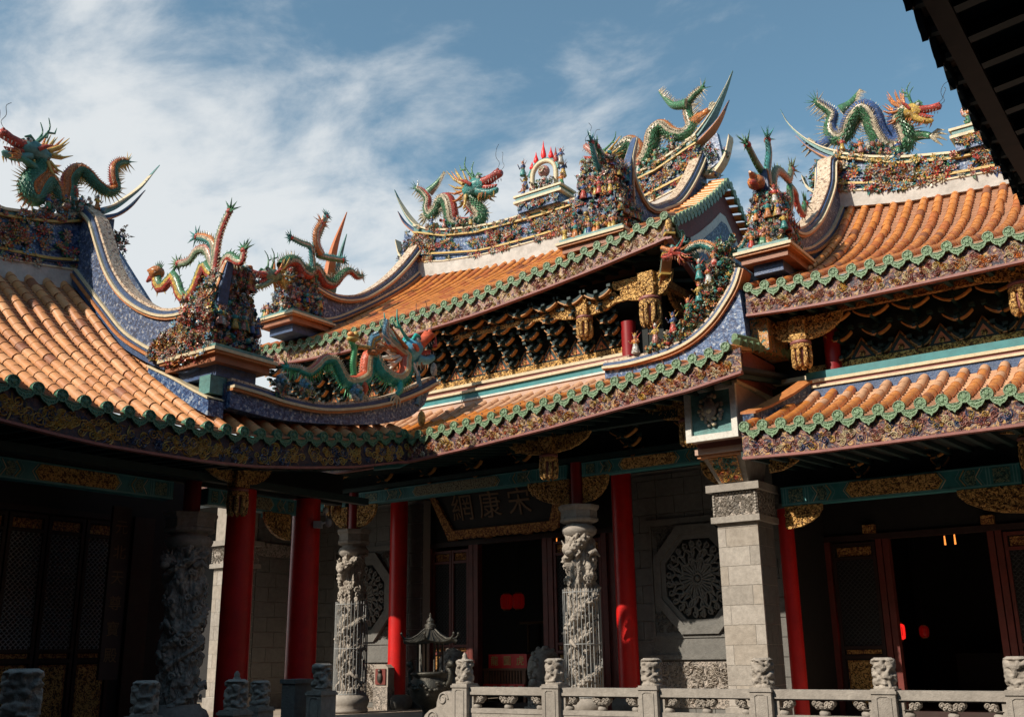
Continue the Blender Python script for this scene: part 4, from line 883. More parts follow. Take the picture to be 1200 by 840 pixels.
# ================================================================ MAIN HALL
HALL = thing('temple_hall', (-13.07, 18, .47), 'temple hall with double orange tiled roof, dragon columns and open dark doorway in the middle', 'temple hall')
def main_hall():
    r = HALL
    # upper roof
    prof = [(15.55, 8.50), (16.14, 8.80), (17.11, 9.31), (18.15, 9.92), (19.11, 10.52), (19.85, 11.10)]
    eX = lin([-19.2, -18.8, -17, -15.8, -13.8, -12, -10.3, -9.1, -8.4, -7.7, -7.5], [.22, .16, .03, -.01, 0, .10, .28, .43, .54, .64, .70])
    tX = lin([-17.6, -17.2, -15.1, -13.1, -11.2, -9, -8.6], [.42, .36, .13, .02, .13, .36, .42])
    lift = lambda u, v: eX(u)*(1-min(v, 1))**1.3 + tX(u)*min(v, 1)
    def vmax(u):
        if u > -8.75: return max(.07, .17*(-7.6-u)/1.15)
        if u < -17.35: return max(.07, .17*(u+18.5)/1.15)
        return 1.
    us = np.arange(-18.5, -7.62, .285)
    b = MB(); add_rows(b, FX, us, prof, lift, ['tile_orange', 'tile_orange', 'tile_amber', 'tile_rust'], vmax=vmax)
    # back slope (plain) and gable ends
    bk = [(24.2, 8.5), (21.8, 9.7), (19.95, 11.1)]
    b.sweep([[FX.p(u, h, z+lift(u, i/2)) for i, (h, z) in enumerate(bk)] for u in np.linspace(-17.4, -8.5, 12)], 'tile_rust', False, False)
    roof = b.build('upper_roof', r)
    e = MB(); eave_edging(e, FX, us, prof, lift); e.build('tile_edging', roof)
    f = MB(); uf = np.linspace(-18.6, -7.60, 40); add_fascia(f, FX, uf, prof, lift, 'fascia_pale', drop=.40); n = 260; u = RNG.uniform(-18.4, -7.7, n); scrolls(f, [(a, 15.55+.042, prof[0][1]+eX(a)-RNG.uniform(.18, .36)) for a in u], (1, 0, 0), (0, 0, 1), (0, -1, 0), .085, ['j_yellow', 'mould_cream', 'j_pink', 'mould_cream', 'lip_pink']); f.build('eave_board', roof)
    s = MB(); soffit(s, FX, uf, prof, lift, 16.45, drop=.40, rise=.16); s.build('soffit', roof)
    # side skirt roof on the right, climbing to the raised corner
    FS = Frame('y', 1); sz = lin([15.55, 16.0, 16.6, 17.2, 17.9, 19, 22], [.66, .42, .16, .0, -.12, -.16, -.16]); sp = [(-7.55, 8.48), (-7.9, 8.66), (-8.45, 8.95)]
    sl = lambda u, v: sz(u)*(1-min(v, 1))+.10*min(v, 1); usk = np.arange(15.7, 22, .285)
    b = MB(); add_rows(b, FS, usk, sp, sl, ['tile_orange', 'tile_rust']); sk = b.build('side_roof', r)
    e = MB(); eave_edging(e, FS, usk, sp, sl, 'glaze_green', knob=False); e.build('tile_edging', sk)
    f = MB(); add_fascia(f, FS, np.linspace(15.55, 22, 26), sp, sl, 'fascia_paint', drop=.40); f.build('eave_board', sk)
    s = MB(); soffit(s, FS, np.linspace(15.6, 22, 12), sp, sl, -8.7, drop=.40, rise=.2); s.build('soffit', sk)
    # corner beam under the raised corner
    c = MB(); q = [(-7.62, 15.62, 8.86), (-7.78, 15.80, 8.56), (-7.92, 15.95, 8.25), (-8.06, 16.1, 7.98)]
    c.bar(q, .17, .11, 'teal_paint', (.7, .7, 0)); c.bar([np.array(p)+(.01, -.01, .065) for p in q], .19, .02, 'mould_cream', (.7, .7, 0)); c.bar([np.array(p)+(.01, -.01, -.06) for p in q], .19, .02, 'mould_orange', (.7, .7, 0))
    for p in q: c.box((p[0]-.10, p[1]-.10, p[2]-.07), (p[0]+.08, p[1]+.08, p[2]-.03), 'mould_yellow', rz=PI/4)
    c.ell((-7.62, 15.60, 8.98), (.07, .07, .16), 'gold_carved', 8, 6); c.build('corner_beam', r)
    # gable with red wall and relief, verge tiles
    g = MB(); gy = np.linspace(16.4, 23.4, 24); zt = lambda y: float(np.interp(abs(y-19.9), [0, .8, 1.75, 2.8, 3.8], [11.62, 10.98, 10.32, 9.72, 9.2]))
    g.strip([(-8.45, y, zt(y)) for y in gy], [(-8.45, y, 8.75) for y in gy], .10, 'gable_red', (1, 0, 0))
    for k, mm, o in ((.78, 'mould_white', .06), (.70, 'mosaic_violet', .075), (.5, 'relief_fire', .09)):
        yy = np.linspace(19.9-2.6*k, 19.9+2.6*k, 16); g.strip([(-8.45+o, y, 8.9+(zt(19.9+(y-19.9)/k)-8.9)*k) for y in yy], [(-8.45+o, y, 8.9) for y in yy], .02, mm, (1, 0, 0))
    g.build('gable_wall', r)
    v = MB()
    for y in np.arange(16.6, 23.2, .17):
        z = zt(y)+.10
        v.tube([(-8.62, y, z+.04), (-8.22, y, z-.02)], .075, 'tile_amber', 9); v.tube([(-8.24, y, z-.02), (-8.17, y, z-.03)], .082, 'glaze_green', 9)
        v.prism(np.array([(-.09, .03), (-.07, -.06), (0, -.13), (.07, -.06), (.09, .03)]), (-8.21, y+.085, z-.05), (0, 1, 0), (0, 0, 1), .02, 'glaze_green')
    v.build('verge_tiles', r)
    # ridge with swallowtails
    cx = -13.05; D = lambda ds, zs: (lambda u: float(np.interp(abs(u-cx), ds, zs)))
    curves = (D([0, 1.5, 2.1, 4.2], [11.14, 11.16, 11.29, 11.5]), D([0, 1.5, 2.1, 3.2, 4.2], [11.46, 11.48, 11.52, 11.64, 11.86]), D([0, 1.5, 2.1, 4.2], [11.50, 11.52, 11.57, 11.98]),
              D([0, 2.1, 3.2, 4.2], [12.10, 12.17, 12.36, 12.72]), D([0, 1.5, 2.1, 3.2, 3.8, 4.2], [12.26, 12.29, 12.35, 12.55, 12.74, 12.95]))
    tips = []
    for sg in (-1, 1):
        tips.append(([(cx+sg*d, z) for d, z in ((4.0, 12.78), (4.2, 12.88), (4.6, 13.34), (4.95, 13.90), (5.17, 14.34))], [(cx+sg*d, z) for d, z in ((4.05, 12.66), (4.35, 12.86), (4.75, 13.22), (5.03, 13.64))]))
    main_ridge(r, 'x', 19.9, cx-4.25, cx+4.25, cx, curves, tips, flowers=620, both=False, fsize=.13)
    # outward puffs of flowers at the ridge ends
    for sg in (-1, 1):
        k = MB(); c0 = np.array((cx+sg*4.55, 19.9, 12.35)); n = 60
        pts = c0+RNG.normal(0, 1, (n, 3))*(.16, .10, .20); scatter(k, pts, (1, 0, 0), (0, 0, 1), (0, -1, 0), .12, jit=1.2); k.build('porcelain_bouquet', r)
        k = MB(); k.bar(smooth_path([(cx+sg*4.25, 19.9, 12.0), (cx+sg*4.55, 19.9, 11.95), (cx+sg*4.85, 19.9, 12.25), (cx+sg*5.0, 19.9, 12.7)], 10), .26, .10, 'mould_cream', (0, 1, 0)); k.strip(smooth_path([(cx+sg*4.25, 19.9, 12.6), (cx+sg*4.7, 19.9, 12.9)], 6), smooth_path([(cx+sg*4.25, 19.9, 12.0), (cx+sg*4.8, 19.9, 12.2)], 6), .14, 'mosaic_blue', (0, 1, 0)); k.build('ridge_volute', r)
    # descending ridges
    top = [(20.05, 12.86), (19.65, 12.26), (19.05, 11.52), (18.4, 10.88), (17.6, 10.30), (16.9, 10.04), (16.35, 10.02), (15.8, 10.16), (15.38, 10.42)]
    bot = [(19.95, 11.50), (19.2, 10.84), (18.15, 10.10), (17.11, 9.46), (16.6, 9.20), (16.2, 9.08), (16.0, 9.06), (15.75, 9.05), (15.6, 9.05)]
    hip_wall(r, 'y', -17.25, top, bot, name='verge_ridge')
    top2 = top[:7]+[(16.6, 10.25), (16.5, 10.9), (16.75, 11.62)]; top2 = [(20.05, 12.86), (19.65, 12.26), (19.05, 11.52), (18.4, 10.88), (17.8, 10.52), (17.35, 10.30), (17.0, 10.30), (16.70, 10.62), (16.62, 11.0), (16.85, 11.60)]
    hip_wall(r, 'y', -8.85, top2, bot[:5]+[(16.3, 9.15), (16.25, 9.5), (16.3, 10.1), (16.40, 10.8), (16.76, 11.56)], .22, name='verge_ridge', taper=.32)
    # blue spike tip behind the left warriors
    # upper storey wall, bracket band
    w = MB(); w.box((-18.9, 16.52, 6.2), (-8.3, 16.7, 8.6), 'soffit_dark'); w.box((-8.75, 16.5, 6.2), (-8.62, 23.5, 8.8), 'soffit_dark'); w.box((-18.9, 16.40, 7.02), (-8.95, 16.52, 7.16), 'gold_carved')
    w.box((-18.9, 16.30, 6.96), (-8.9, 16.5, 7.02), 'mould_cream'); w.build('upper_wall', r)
    dk = MB()      # deck closing the hall below the upper storey
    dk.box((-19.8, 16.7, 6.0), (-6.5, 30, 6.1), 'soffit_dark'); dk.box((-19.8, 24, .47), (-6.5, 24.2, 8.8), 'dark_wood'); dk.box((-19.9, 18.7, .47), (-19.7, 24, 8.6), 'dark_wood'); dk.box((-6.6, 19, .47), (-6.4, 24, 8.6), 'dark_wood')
    dk.build('inner_wall', r)
    sw = MB(); sw.box((-19.35, 16.34, .47), (-19.13, 18.2, 5.0), 'mortar'); stone_courses(sw, 16.36, 18.2, -19.1, .47, 5.0, .34, 1, 'y', ('stone_wall', 'stone_grey'), lens=(.62, .40)); sw.box((-19.12, 16.4, 3.9), (-19.06, 18.15, 4.2), 'relief_stone'); sw.build('side_wall', r)
    lw = MB(); lw.box((-32, 18.6, .47), (-19.8, 18.9, 5.2), 'dark_wood'); lw.box((-32, 15.9, 5.1), (-19.85, 26, 5.3), 'soffit_dark')
    for x in np.arange(-31, -20, 1.1): lw.box((x, 18.5, .47), (x+.12, 18.6, 5.1), 'door_dark')
    lw.build('timber_wall', r)
    proto = dougong().build('bracket_set'); z0 = 7.16; xs = np.arange(-18.3, -9.2, .60)
    for i, x in enumerate(xs):
        o = proto if i == 0 else proto.copy()
        if i: COL.objects.link(o)
        o.parent = r; o.location = (x+13.07, 16.50-18, z0-.47); o.scale = (1, 1, .98)
    proto = gusset().build('bracket_gusset')
    for i, x in enumerate(xs[:-1]+.3):
        o = proto if i == 0 else proto.copy()
        if i: COL.objects.link(o)
        o.parent = r; o.location = (x+13.07, 16.48-18, z0-.47)
    # upper hanging posts and carved beams
    g = MB(); g.box((-12.9, 15.98, 7.98), (-7.95, 16.08, 8.12), 'gold_red_carved'); g.box((-7.98, 16.0, 7.98), (-7.88, 20, 8.12), 'gold_red_carved')
    for x0, x1 in ((-12.9, -9.85), (-9.6, -8.4)): g.box((x0, 15.96, 7.90), (x1, 16.02, 7.99), 'gold_carved')
    g.build('carved_beam', r)
    hanging_post('hanging_post', (-9.70, 16.0, 7.78), r, 1.05, wings=((-1, .75), (1, .7))); hanging_post('hanging_post', (-8.28, 16.0, 7.86), r, 1.35, wings=((-1, .45), (1, .25)))
    hanging_post('hanging_post', (-8.12, 17.15, 7.75), r, 1.15, wings=((-1, .5), (1, .3)), axis='y')
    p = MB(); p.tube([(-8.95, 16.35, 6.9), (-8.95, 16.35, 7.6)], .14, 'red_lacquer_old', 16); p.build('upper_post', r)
    # lower roof: short slope, plaster flashing and teal band against the upper wall
    lp = [(14.40, 5.56), (15.1, 5.86), (15.75, 6.22), (16.15, 6.48)]
    lX = lin([-19.5, -14.3, -12.7, -11, -9.5, -8.2, -6.9, -6.0, -5.8], [.10, .0, .01, .11, .22, .35, .46, .60, .64]); ll = lambda u, v: lX(u)*(1-min(v, 1)*.85)
    us = np.arange(-19.3, -5.99, .285)
    b = MB(); add_rows(b, FX, us, lp, ll, ['tile_orange', 'tile_amber'], topmats=['tile_bleached', 'tile_bleached']); lr = b.build('lower_roof', r)
    e = MB(); eave_edging(e, FX, us, lp, ll); e.build('tile_edging', lr)
    f = MB(); uf = np.linspace(-19.4, -5.97, 44); add_fascia(f, FX, uf, lp, ll, 'fascia_paint', drop=.44)
    n = 260; u = RNG.uniform(-13.4, -6.1, n); scrolls(f, [(a, 14.40+.042, lp[0][1]+lX(a)-RNG.uniform(.20, .38)) for a in u], (1, 0, 0), (0, 0, 1), (0, -1, 0), .09, ['j_yellow', 'lip_pink', 'j_pink', 'mould_cream', 'j_orange'])
    f.build('eave_board', lr)
    s = MB(); soffit(s, FX, uf, lp, ll, 16.6, drop=.44, rise=.30); s.build('soffit', lr)
    c = MB(); uc = np.linspace(-19.4, -8.85, 20); zt2 = lambda u: 6.46+ll(u, 1)*1
    for (za, zb, y, m) in ((-.02, .12, 16.10, 'plaster_pink'), (.12, .16, 16.07, 'mould_white'), (.16, .30, 16.13, 'teal_paint'), (.30, .35, 16.08, 'mould_cream'), (.35, .40, 16.16, 'lip_pink')):
        c.strip([(u, y+.14, zt2(u)+zb) for u in uc], [(u, y+.14, zt2(u)+za) for u in uc], .3, m, (0, 1, 0))
    c.build('flashing_band', lr)
    # ridge on the right end of the lower roof, curling up to the pier
    top = [(-8.9, 6.56), (-8.49, 6.54), (-8.06, 6.56), (-7.56, 6.62), (-7.15, 6.76), (-6.82, 6.98), (-6.56, 7.26), (-6.39, 7.50), (-6.29, 7.75)]; bot = [(-8.9, 6.28), (-8.4, 6.26), (-7.9, 6.28), (-7.4, 6.30), (-6.9, 6.36), (-6.6, 6.40), (-6.35, 6.42), (-6.25, 6.44), (-6.20, 6.45)]
    hip_wall(r, 'x', 15.42, top, bot, .20, 'mosaic_blue', 'end_ridge', extra=False)
    k = MB(); n = 900; f = RNG.random(n)**.8; P = smooth_path(top, 60); idx = (np.clip(.30+f*.70, 0, 1)*59).astype(int); q = P[idx]
    pts = np.stack([q[:, 0]-RNG.random(n)*.34*f-.02, np.full(n, 15.40)+RNG.normal(0, .08, n), q[:, 1]+.02+RNG.random(n)*(.10+.62*f)], 1)
    m = n//2; k.stamp(TLU, pts[:m], rotm(RNG.uniform(0, 6, m), RNG.uniform(0, 6, m), RNG.uniform(0, 6, m)), RNG.uniform(.05, .11, m), [RNG.choice(['j_yellow', 'j_green', 'j_sage', 'j_cream', 'j_orange', 'j_red', 'j_teal'], m)])
    scatter(k, pts[m:], (1, 0, 0), (0, 0, 1), (0, -1, 0), .09, flow=['j_yellow', 'j_sage', 'j_orange', 'j_red', 'j_cream'], jit=1.0)
    k.build('porcelain_flowers', r)
    for i, (x, z) in enumerate(((-8.25, 6.62), (-7.85, 6.72), (-7.5, 6.85), (-7.2, 7.05), (-6.98, 7.3), (-6.78, 7.58), (-6.66, 7.85), (-6.95, 7.7))): figurine((x, 15.30, z), (-.2, -1), .36).build('figurine', r)
    # under the lower eave: purlin beams, brackets, tie beams, hanging posts
    u = MB(); u.box((-19.3, 16.42, 5.03), (-6.9, 16.62, 5.75), 'soffit_dark'); u.box((-19.3, 15.2, 5.36), (-6.6, 15.34, 5.50), 'teal_dark'); u.box((-19.3, 16.2, 5.05), (-7.0, 16.42, 5.14), 'teal_dark'); u.build('eave_beam', r)
    proto = dougong(w=.5, tiers=3, h=.42, depth=.5).build('bracket_set')
    for i, x in enumerate((-14.9, -13.7, -12.5, -11.3, -8.9, -7.6)):
        o = proto if i == 0 else proto.copy()
        if i: COL.objects.link(o)
        o.parent = r; o.location = (x+13.07, 16.42-18, 5.02-.47)
    painted_beam(r, 'x', 16.24, -15.75, -10.36, 4.76, 5.03, center='text'); painted_beam(r, 'x', 16.24, -10.02, -7.2, 4.76, 5.03); painted_beam(r, 'x', 16.24, -18.9, -16.15, 4.76, 5.03)
    hanging_post('hanging_post', (-15.52, 15.25, 4.88), r, 1.1, box_h=.6, wings=((1, .5),)); hanging_post('hanging_post', (-10.1, 15.25, 5.05), r, 1.1, box_h=.36, wings=((-1, .72), (1, .72))); hanging_post('hanging_post', (-7.30, 15.25, 5.30), r, 1.1, box_h=.36, wings=((-1, .62), (1, .16)))
    for x, sg, L, h, st in ((-15.96, 1, .55, .47, .15), (-10.18, 1, .55, .47, .15), (-10.18, -1, .95, .47, .15), (-15.96, -1, .5, .47, .15), (-7.1, -1, .5, .45, .02)):
        wg = MB(); carved_wing(wg, (x, 16.30, 4.755), sg, L, h, 'x', st); wg.build('carved_wing', r)
    # facade behind the columns
    Y = 18.2
    for x0, x1 in ((-10.55, -7.0), (-19.05, -15.6)):
        w = MB(); w.box((x0, Y+.055, .47), (x1, Y+.3, 5.1), 'mortar'); stone_courses(w, x0, x1, Y+.0, .47, 5.0, .34, -1, 'x', ('stone_wall', 'stone_grey'), lens=(.62, .40))
        c = (x0+x1)/2+.05 if x0 > -12 else (x0+x1)/2+.1; hw = .92
        w.box((c-hw-.08, Y-.03, 1.55), (c+hw+.08, Y+.0, 1.95), 'stone_grey'); w.box((c-hw-.14, Y-.07, 1.46), (c+hw+.14, Y, 1.55), 'stone_grey')
        w.box((c-hw, Y-.02, .60), (c+hw, Y+.0, 1.42), 'relief_stone'); w.box((c-hw-.1, Y-.05, 3.98), (c+hw+.1, Y, 4.10), 'stone_grey')
        w.build('stone_facade', r)
    for c, nm in ((-8.70, 1), (-17.35, 0)):
        o = MB(); cz = 2.93; O8 = lambda rr, k=8: [(rr*math.cos(PI/8+i*PI/4), rr*math.sin(PI/8+i*PI/4)*1.12) for i in range(8)]
        sq = 1.02; S8 = [(sq, sq*.42), (sq*.98, sq*.98+.06), (-sq*.0+.42, sq+.06), (-.42, sq+.06), (-sq, sq*.98+.06), (-sq, -sq*.42), (-sq*.98, -sq-.06), (.98*sq, -sq-.06)]
        fr_ = [(-1.0, -1.08), (1.0, -1.08), (1.0, 1.12), (-1.0, 1.12)]; fi = [(-.95, -1.03), (.95, -1.03), (.95, 1.07), (-.95, 1.07)]
        o.ring_prism(fr_, fi, (c, Y-.002, cz), (1, 0, 0), (0, 0, 1), .05, 'stone_grey')
        o.ring_prism(O8(.98), O8(.82), (c, Y-.002, cz), (1, 0, 0), (0, 0, 1), .10, 'stone_grey'); o.ring_prism(O8(.84), O8(.72), (c, Y-.002, cz), (1, 0, 0), (0, 0, 1), .06, 'stone_wall')
        o.prism(O8(.73), (c, Y-.001, cz), (1, 0, 0), (0, 0, 1), .008, 'soffit_dark')
        for j in range(12):
            a = j/12*2*PI; L = .60; ux = math.cos(a); uz = math.sin(a)*1.1
            for sg in (-1, 1):
                q = [(c+ux*rr*L-uz*sg*ww, Y-.05, cz+uz*rr*L+ux*sg*ww) for rr, ww in ((.20, .01), (.45, .045), (.75, .085), (1.0, .06), (1.08, .0), (.95, .0))]; o.tube(smooth_path(q, 10), .026, 'stone_grey', 6, ref=(0, 1, 0))
        o.lathe([(.17, 0), (.17, .02)], (0, 0, 0), 'stone_grey', 4) if 0 else None
        for rr_, kk_ in ((.33, 10), (.50, 16)):
            q = [(c+math.cos(a)*(rr_+.035*math.cos(a*kk_)), Y-.07, cz+math.sin(a)*(rr_+.035*math.cos(a*kk_))*1.1) for a in np.linspace(0, 2*PI, 120)]; o.tube(q, .020, 'stone_grey', 5, ref=(0, 1, 0))
        for j in range(24):
            a = (j+.5)/24*2*PI; q = [(c+math.cos(a+dd)*rr, Y-.055, cz+math.sin(a+dd)*rr*1.1) for rr, dd in ((.20, 0), (.34, .10), (.46, -.06), (.56, .08), (.66, 0))]; o.tube(smooth_path(q, 9), .024, 'stone_grey', 6, ref=(0, 1, 0))
            q = [(c+math.cos(a)*.60+.05*math.cos(t), Y-.06, cz+math.sin(a)*.66+.05*math.sin(t)) for t in np.linspace(0, 2*PI, 8)]; o.tube(q, .018, 'stone_grey', 5, ref=(0, 1, 0))
        for j in range(14): a = j/14*2*PI; o.ell((c+.10*math.cos(a), Y-.06, cz+.10*math.sin(a)), (.035, .03, .035), 'stone_grey', 6, 4)
        o.ell((c, Y-.06, cz), (.06, .04, .06), 'stone_grey', 8, 5)
        pts = []
        for sx in (-1, 1):
            for sz_ in (-1, 1):
                for j in range(24): t = RNG.random()**.8; a = RNG.uniform(0, PI/2); pts.append((c+sx*(.90-.38*t*math.cos(a)), Y-.02, cz+.02+sz_*(1.0-.38*t*math.sin(a))))
        scrolls(o, pts, (1, 0, 0), (0, 0, 1), (0, -1, 0), .085, ['stone_grey'])
        pts = [(c+RNG.uniform(-.85, .85), Y-.035, RNG.uniform(.68, 1.36)) for j in range(110)]; scrolls(o, pts, (1, 0, 0), (0, 0, 1), (0, -1, 0), .10, ['stone_carved'])
        o.build('carved_window', r)
    # doorway
    d = MB(); Y = 18.55
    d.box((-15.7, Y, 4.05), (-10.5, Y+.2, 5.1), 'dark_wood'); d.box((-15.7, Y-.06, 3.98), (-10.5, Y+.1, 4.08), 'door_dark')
    for x in (-15.62, -14.42, -14.28, -12.42, -12.28, -10.95): d.box((x-.06, Y-.05, .47), (x+.06, Y+.12, 4.0), 'door_red')
    d.box((-15.7, Y-.02, .47), (-10.5, Y+.12, .62), 'door_dark'); d.box((-10.9, Y, .47), (-10.5, Y+.15, 4.1), 'door_red')
    for x in (-14.9, -13.9, -12.8): d.box((x-.10, Y-.16, 4.10), (x+.10, Y-.02, 4.26), 'gold_red_carved')
    d.build('door_frame', r)
    for x0, x1 in ((-15.54, -15.0), (-14.98, -14.50), (-12.20, -11.64), (-11.62, -11.03)): door_leaf(r, 'x', Y+.02, x0, x1, .62, 3.9, -1)
    # red inner columns
    for x in (-16.0, -10.10):
        c = MB(); c.lathe([(.20, .30), (.20, 4.7)], (x, 17.85, .47), 'red_lacquer', 32); col = c.build('red_column', r)
        c = MB(); c.lathe([(.30, 0), (.34, .06), (.36, .16), (.34, .26), (.27, .31)], (x, 17.85, .47), 'stone_grey', 28); c.build('column_base', col)
    # short painted posts above the stone columns
    for x in (-15.96, -10.18):
        c = MB(); c.tube([(x, 16.35, 4.2), (x, 16.35, 5.1)], .135, 'red_lacquer_old', 20); c.build('upper_post', r)
    # ceiling and inside
    i = MB(); i.box((-19.6, 16.6, 5.08), (-6.8, 24, 5.2), 'soffit_dark'); i.box((-14.9, 20.9, .47), (-11.6, 21.3, 1.6), 'dark_wood'); i.box((-15, 21.2, 2.3), (-11.5, 21.26, 2.36), 'sign_gold_dim')
    for x in np.arange(-14.8, -11.7, .32): i.box((x, 21.22, 1.65), (x+.05, 21.27, 2.28), 'sign_gold_dim' if RNG.random() < .5 else 'dark_wood')
    i.build('inner_shrine', r)
main_hall()
# ================================================================ RIGHT HALL
def right_hall():
    r = thing('side_hall', (-3, 18, .47), 'lower side hall on the right with coarse orange barrel tiles and a wide dark doorway', 'temple hall')
    prof = [(15.35, 7.30), (16.2, 7.62), (17.0, 8.0), (17.8, 8.42), (18.7, 9.0), (19.3, 9.5), (19.85, 10.0)]
    eX = lin([-6.3, -5.5, -4.6, -3, 0], [.08, .03, 0, .02, .05]); tX = lin([-5.9, -5.2, -4.4, -2.6, 1], [.42, .24, .14, .0, .3])
    lift = lambda u, v: eX(u)*(1-min(v, 1)) + tX(u)*min(v, 1)
    vmax = lambda u: 1. if u > -5.75 else .12
    us = np.arange(-6.12, 1.2, .285)
    b = MB(); add_rows(b, FX, us, prof, lift, ['tile_orange', 'tile_rust', 'tile_orange', 'tile_amber'], vmax=vmax)
    b.sweep([[FX.p(u, h, z+lift(u, i/2)) for i, (h, z) in enumerate([(24.2, 7.5), (21.8, 8.6), (19.9, 10.0)])] for u in np.linspace(-5.8, 1.2, 8)], 'tile_rust', False, False)
    roof = b.build('upper_roof', r)
    e = MB(); eave_edging(e, FX, us, prof, lift); e.build('tile_edging', roof)
    f = MB(); uf = np.linspace(-6.2, 1.2, 24); add_fascia(f, FX, uf, prof, lift, 'fascia_paint', drop=.44)
    n = 170; u = RNG.uniform(-6.1, -1.6, n); scrolls(f, [(a, 15.35+.042, prof[0][1]+eX(a)-RNG.uniform(.20, .38)) for a in u], (1, 0, 0), (0, 0, 1), (0, -1, 0), .08, ['j_yellow', 'lip_pink', 'j_pink', 'mould_cream', 'j_orange'])
    f.build('eave_board', roof)
    s = MB(); soffit(s, FX, uf, prof, lift, 16.4, drop=.44, rise=.10); s.build('soffit', roof)
    cx = -2.6; D = lambda ds, zs: (lambda u: float(np.interp(abs(u-cx), ds, zs)))
    curves = (D([0, 1.9, 3.1], [10.02, 10.18, 10.40]), D([0, 1.9, 3.1], [10.21, 10.36, 10.64]), D([0, 1.9, 3.1], [10.25, 10.41, 10.72]), D([0, 1.0, 1.9, 3.1], [10.63, 10.70, 10.90, 11.40]), D([0, .9, 1.83, 2.5, 3.1], [10.77, 10.83, 11.03, 11.25, 11.53]))
    sg = -1; tips = [([(cx+sg*d, z) for d, z in ((2.95, 11.40), (3.1, 11.48), (3.42, 11.72), (3.78, 12.10), (4.1, 12.58), (4.26, 13.0))], [(cx+sg*d, z) for d, z in ((2.95, 11.28), (3.3, 11.50), (3.7, 11.88), (4.0, 12.30))])]
    main_ridge(r, 'x', 19.9, cx-3.15, cx+4, cx, curves, tips, flowers=480, both=False, fsize=.15)
    k = MB(); pts = np.array((-6.15, 19.9, 11.1))+RNG.normal(0, 1, (60, 3))*(.15, .10, .16); scatter(k, pts, (1, 0, 0), (0, 0, 1), (0, -1, 0), .12, jit=1.2, flow=['j_orange', 'j_pink', 'j_cream', 'j_yellow'])
    k.bar(smooth_path([(-5.75, 19.9, 10.95), (-6.1, 19.9, 10.75), (-6.4, 19.9, 10.95), (-6.5, 19.9, 11.25)], 10), .26, .08, 'mould_cream', (0, 1, 0)); k.build('porcelain_bouquet', r)
    top = [(19.9, 11.44), (19.40, 11.25), (19.15, 10.64), (18.55, 9.95), (18.0, 9.46), (17.4, 9.05), (16.94, 8.90), (16.45, 8.98), (16.1, 9.25), (15.85, 9.65)]
    bot = [(20.2, 10.55), (19.71, 10.02), (18.89, 9.28), (17.77, 8.60), (17.0, 8.28), (16.4, 8.12), (16.05, 8.1), (15.9, 8.45), (15.80, 9.05), (15.80, 9.6)]
    hip_wall(r, 'y', -5.86, top, bot, .26, 'mosaic_violet', taper=.35)
    # bracket band
    w = MB(); w.box((-6.3, 16.52, 5.5), (1.5, 16.7, 7.4), 'soffit_dark'); w.box((-5.6, 16.40, 6.0), (1.5, 16.52, 6.15), 'gold_carved'); w.box((-6.3, 16.35, 5.93), (1.5, 16.5, 6.0), 'mould_cream'); w.box((-5.4, 15.9, 6.86), (1.5, 16.0, 6.98), 'gold_red_carved')
    w.box((-6.25, 15.62, 6.35), (-5.95, 16.5, 6.9), 'relief_fire'); w.build('upper_wall', r)
    proto = dougong(w=.62, h=.98, tiers=4).build('bracket_set'); xs = np.arange(-5.0, 1.2, .62)
    for i, x in enumerate(xs):
        o = proto if i == 0 else proto.copy()
        if i: COL.objects.link(o)
        o.parent = r; o.location = (x+3, 16.50-18, 6.14-.47)
    proto = gusset(.26, .38).build('bracket_gusset')
    for i, x in enumerate(xs[:-1]+.31):
        o = proto if i == 0 else proto.copy()
        if i: COL.objects.link(o)
        o.parent = r; o.location = (x+3, 16.48-18, 6.14-.47)
    hanging_post('hanging_post', (-5.50, 15.85, 6.45), r, 1.1, box_h=.36, wings=((-1, .35), (1, .55))); hanging_post('hanging_post', (-2.15, 15.85, 6.72), r, 1.2, box_h=.4, wings=((-1, .6), (1, .5)))
    p = MB(); p.tube([(-5.15, 16.35, 5.9), (-5.15, 16.35, 6.8)], .13, 'red_lacquer_old', 16); p.build('upper_post', r)
    # lower roof
    lp = [(14.40, 4.80), (15.0, 5.03), (15.6, 5.30), (16.1, 5.58)]; lX = lin([-6.4, -5.0, 0], [.05, .0, .03]); ll = lambda u, v: lX(u)*(1-v*.5)
    us = np.arange(-5.98, 1.2, .285); b = MB(); add_rows(b, FX, us, lp, ll, ['tile_orange', 'tile_amber', 'tile_orange'], topmats=['tile_bleached', 'tile_bleached', 'tile_orange']); lr = b.build('lower_roof', r)
    e = MB(); eave_edging(e, FX, us, lp, ll, r=.086); e.build('tile_edging', lr)
    f = MB(); uf = np.linspace(-6.05, 1.2, 20); add_fascia(f, FX, uf, lp, ll, 'fascia_paint', drop=.44)
    n = 170; u = RNG.uniform(-6.0, -1.5, n); scrolls(f, [(a, 14.40+.042, lp[0][1]+lX(a)-RNG.uniform(.20, .38)) for a in u], (1, 0, 0), (0, 0, 1), (0, -1, 0), .08, ['j_yellow', 'lip_pink', 'j_pink', 'mould_cream', 'deep_blue'])
    f.build('eave_board', lr)
    s = MB(); soffit(s, FX, uf, lp, ll, 16.6, drop=.44, rise=.10); s.build('soffit', lr)
    c = MB()
    for (za, zb, m) in ((5.52, 5.70, 'deep_blue'), (5.70, 5.74, 'mould_cream'), (5.74, 5.79, 'lip_pink'), (5.79, 5.84, 'mould_cream'), (5.84, 5.97, 'teal_paint')): c.box((-5.55, 16.10+(.0 if m != 'mould_cream' else -.03), za), (1.5, 16.4, zb), m)
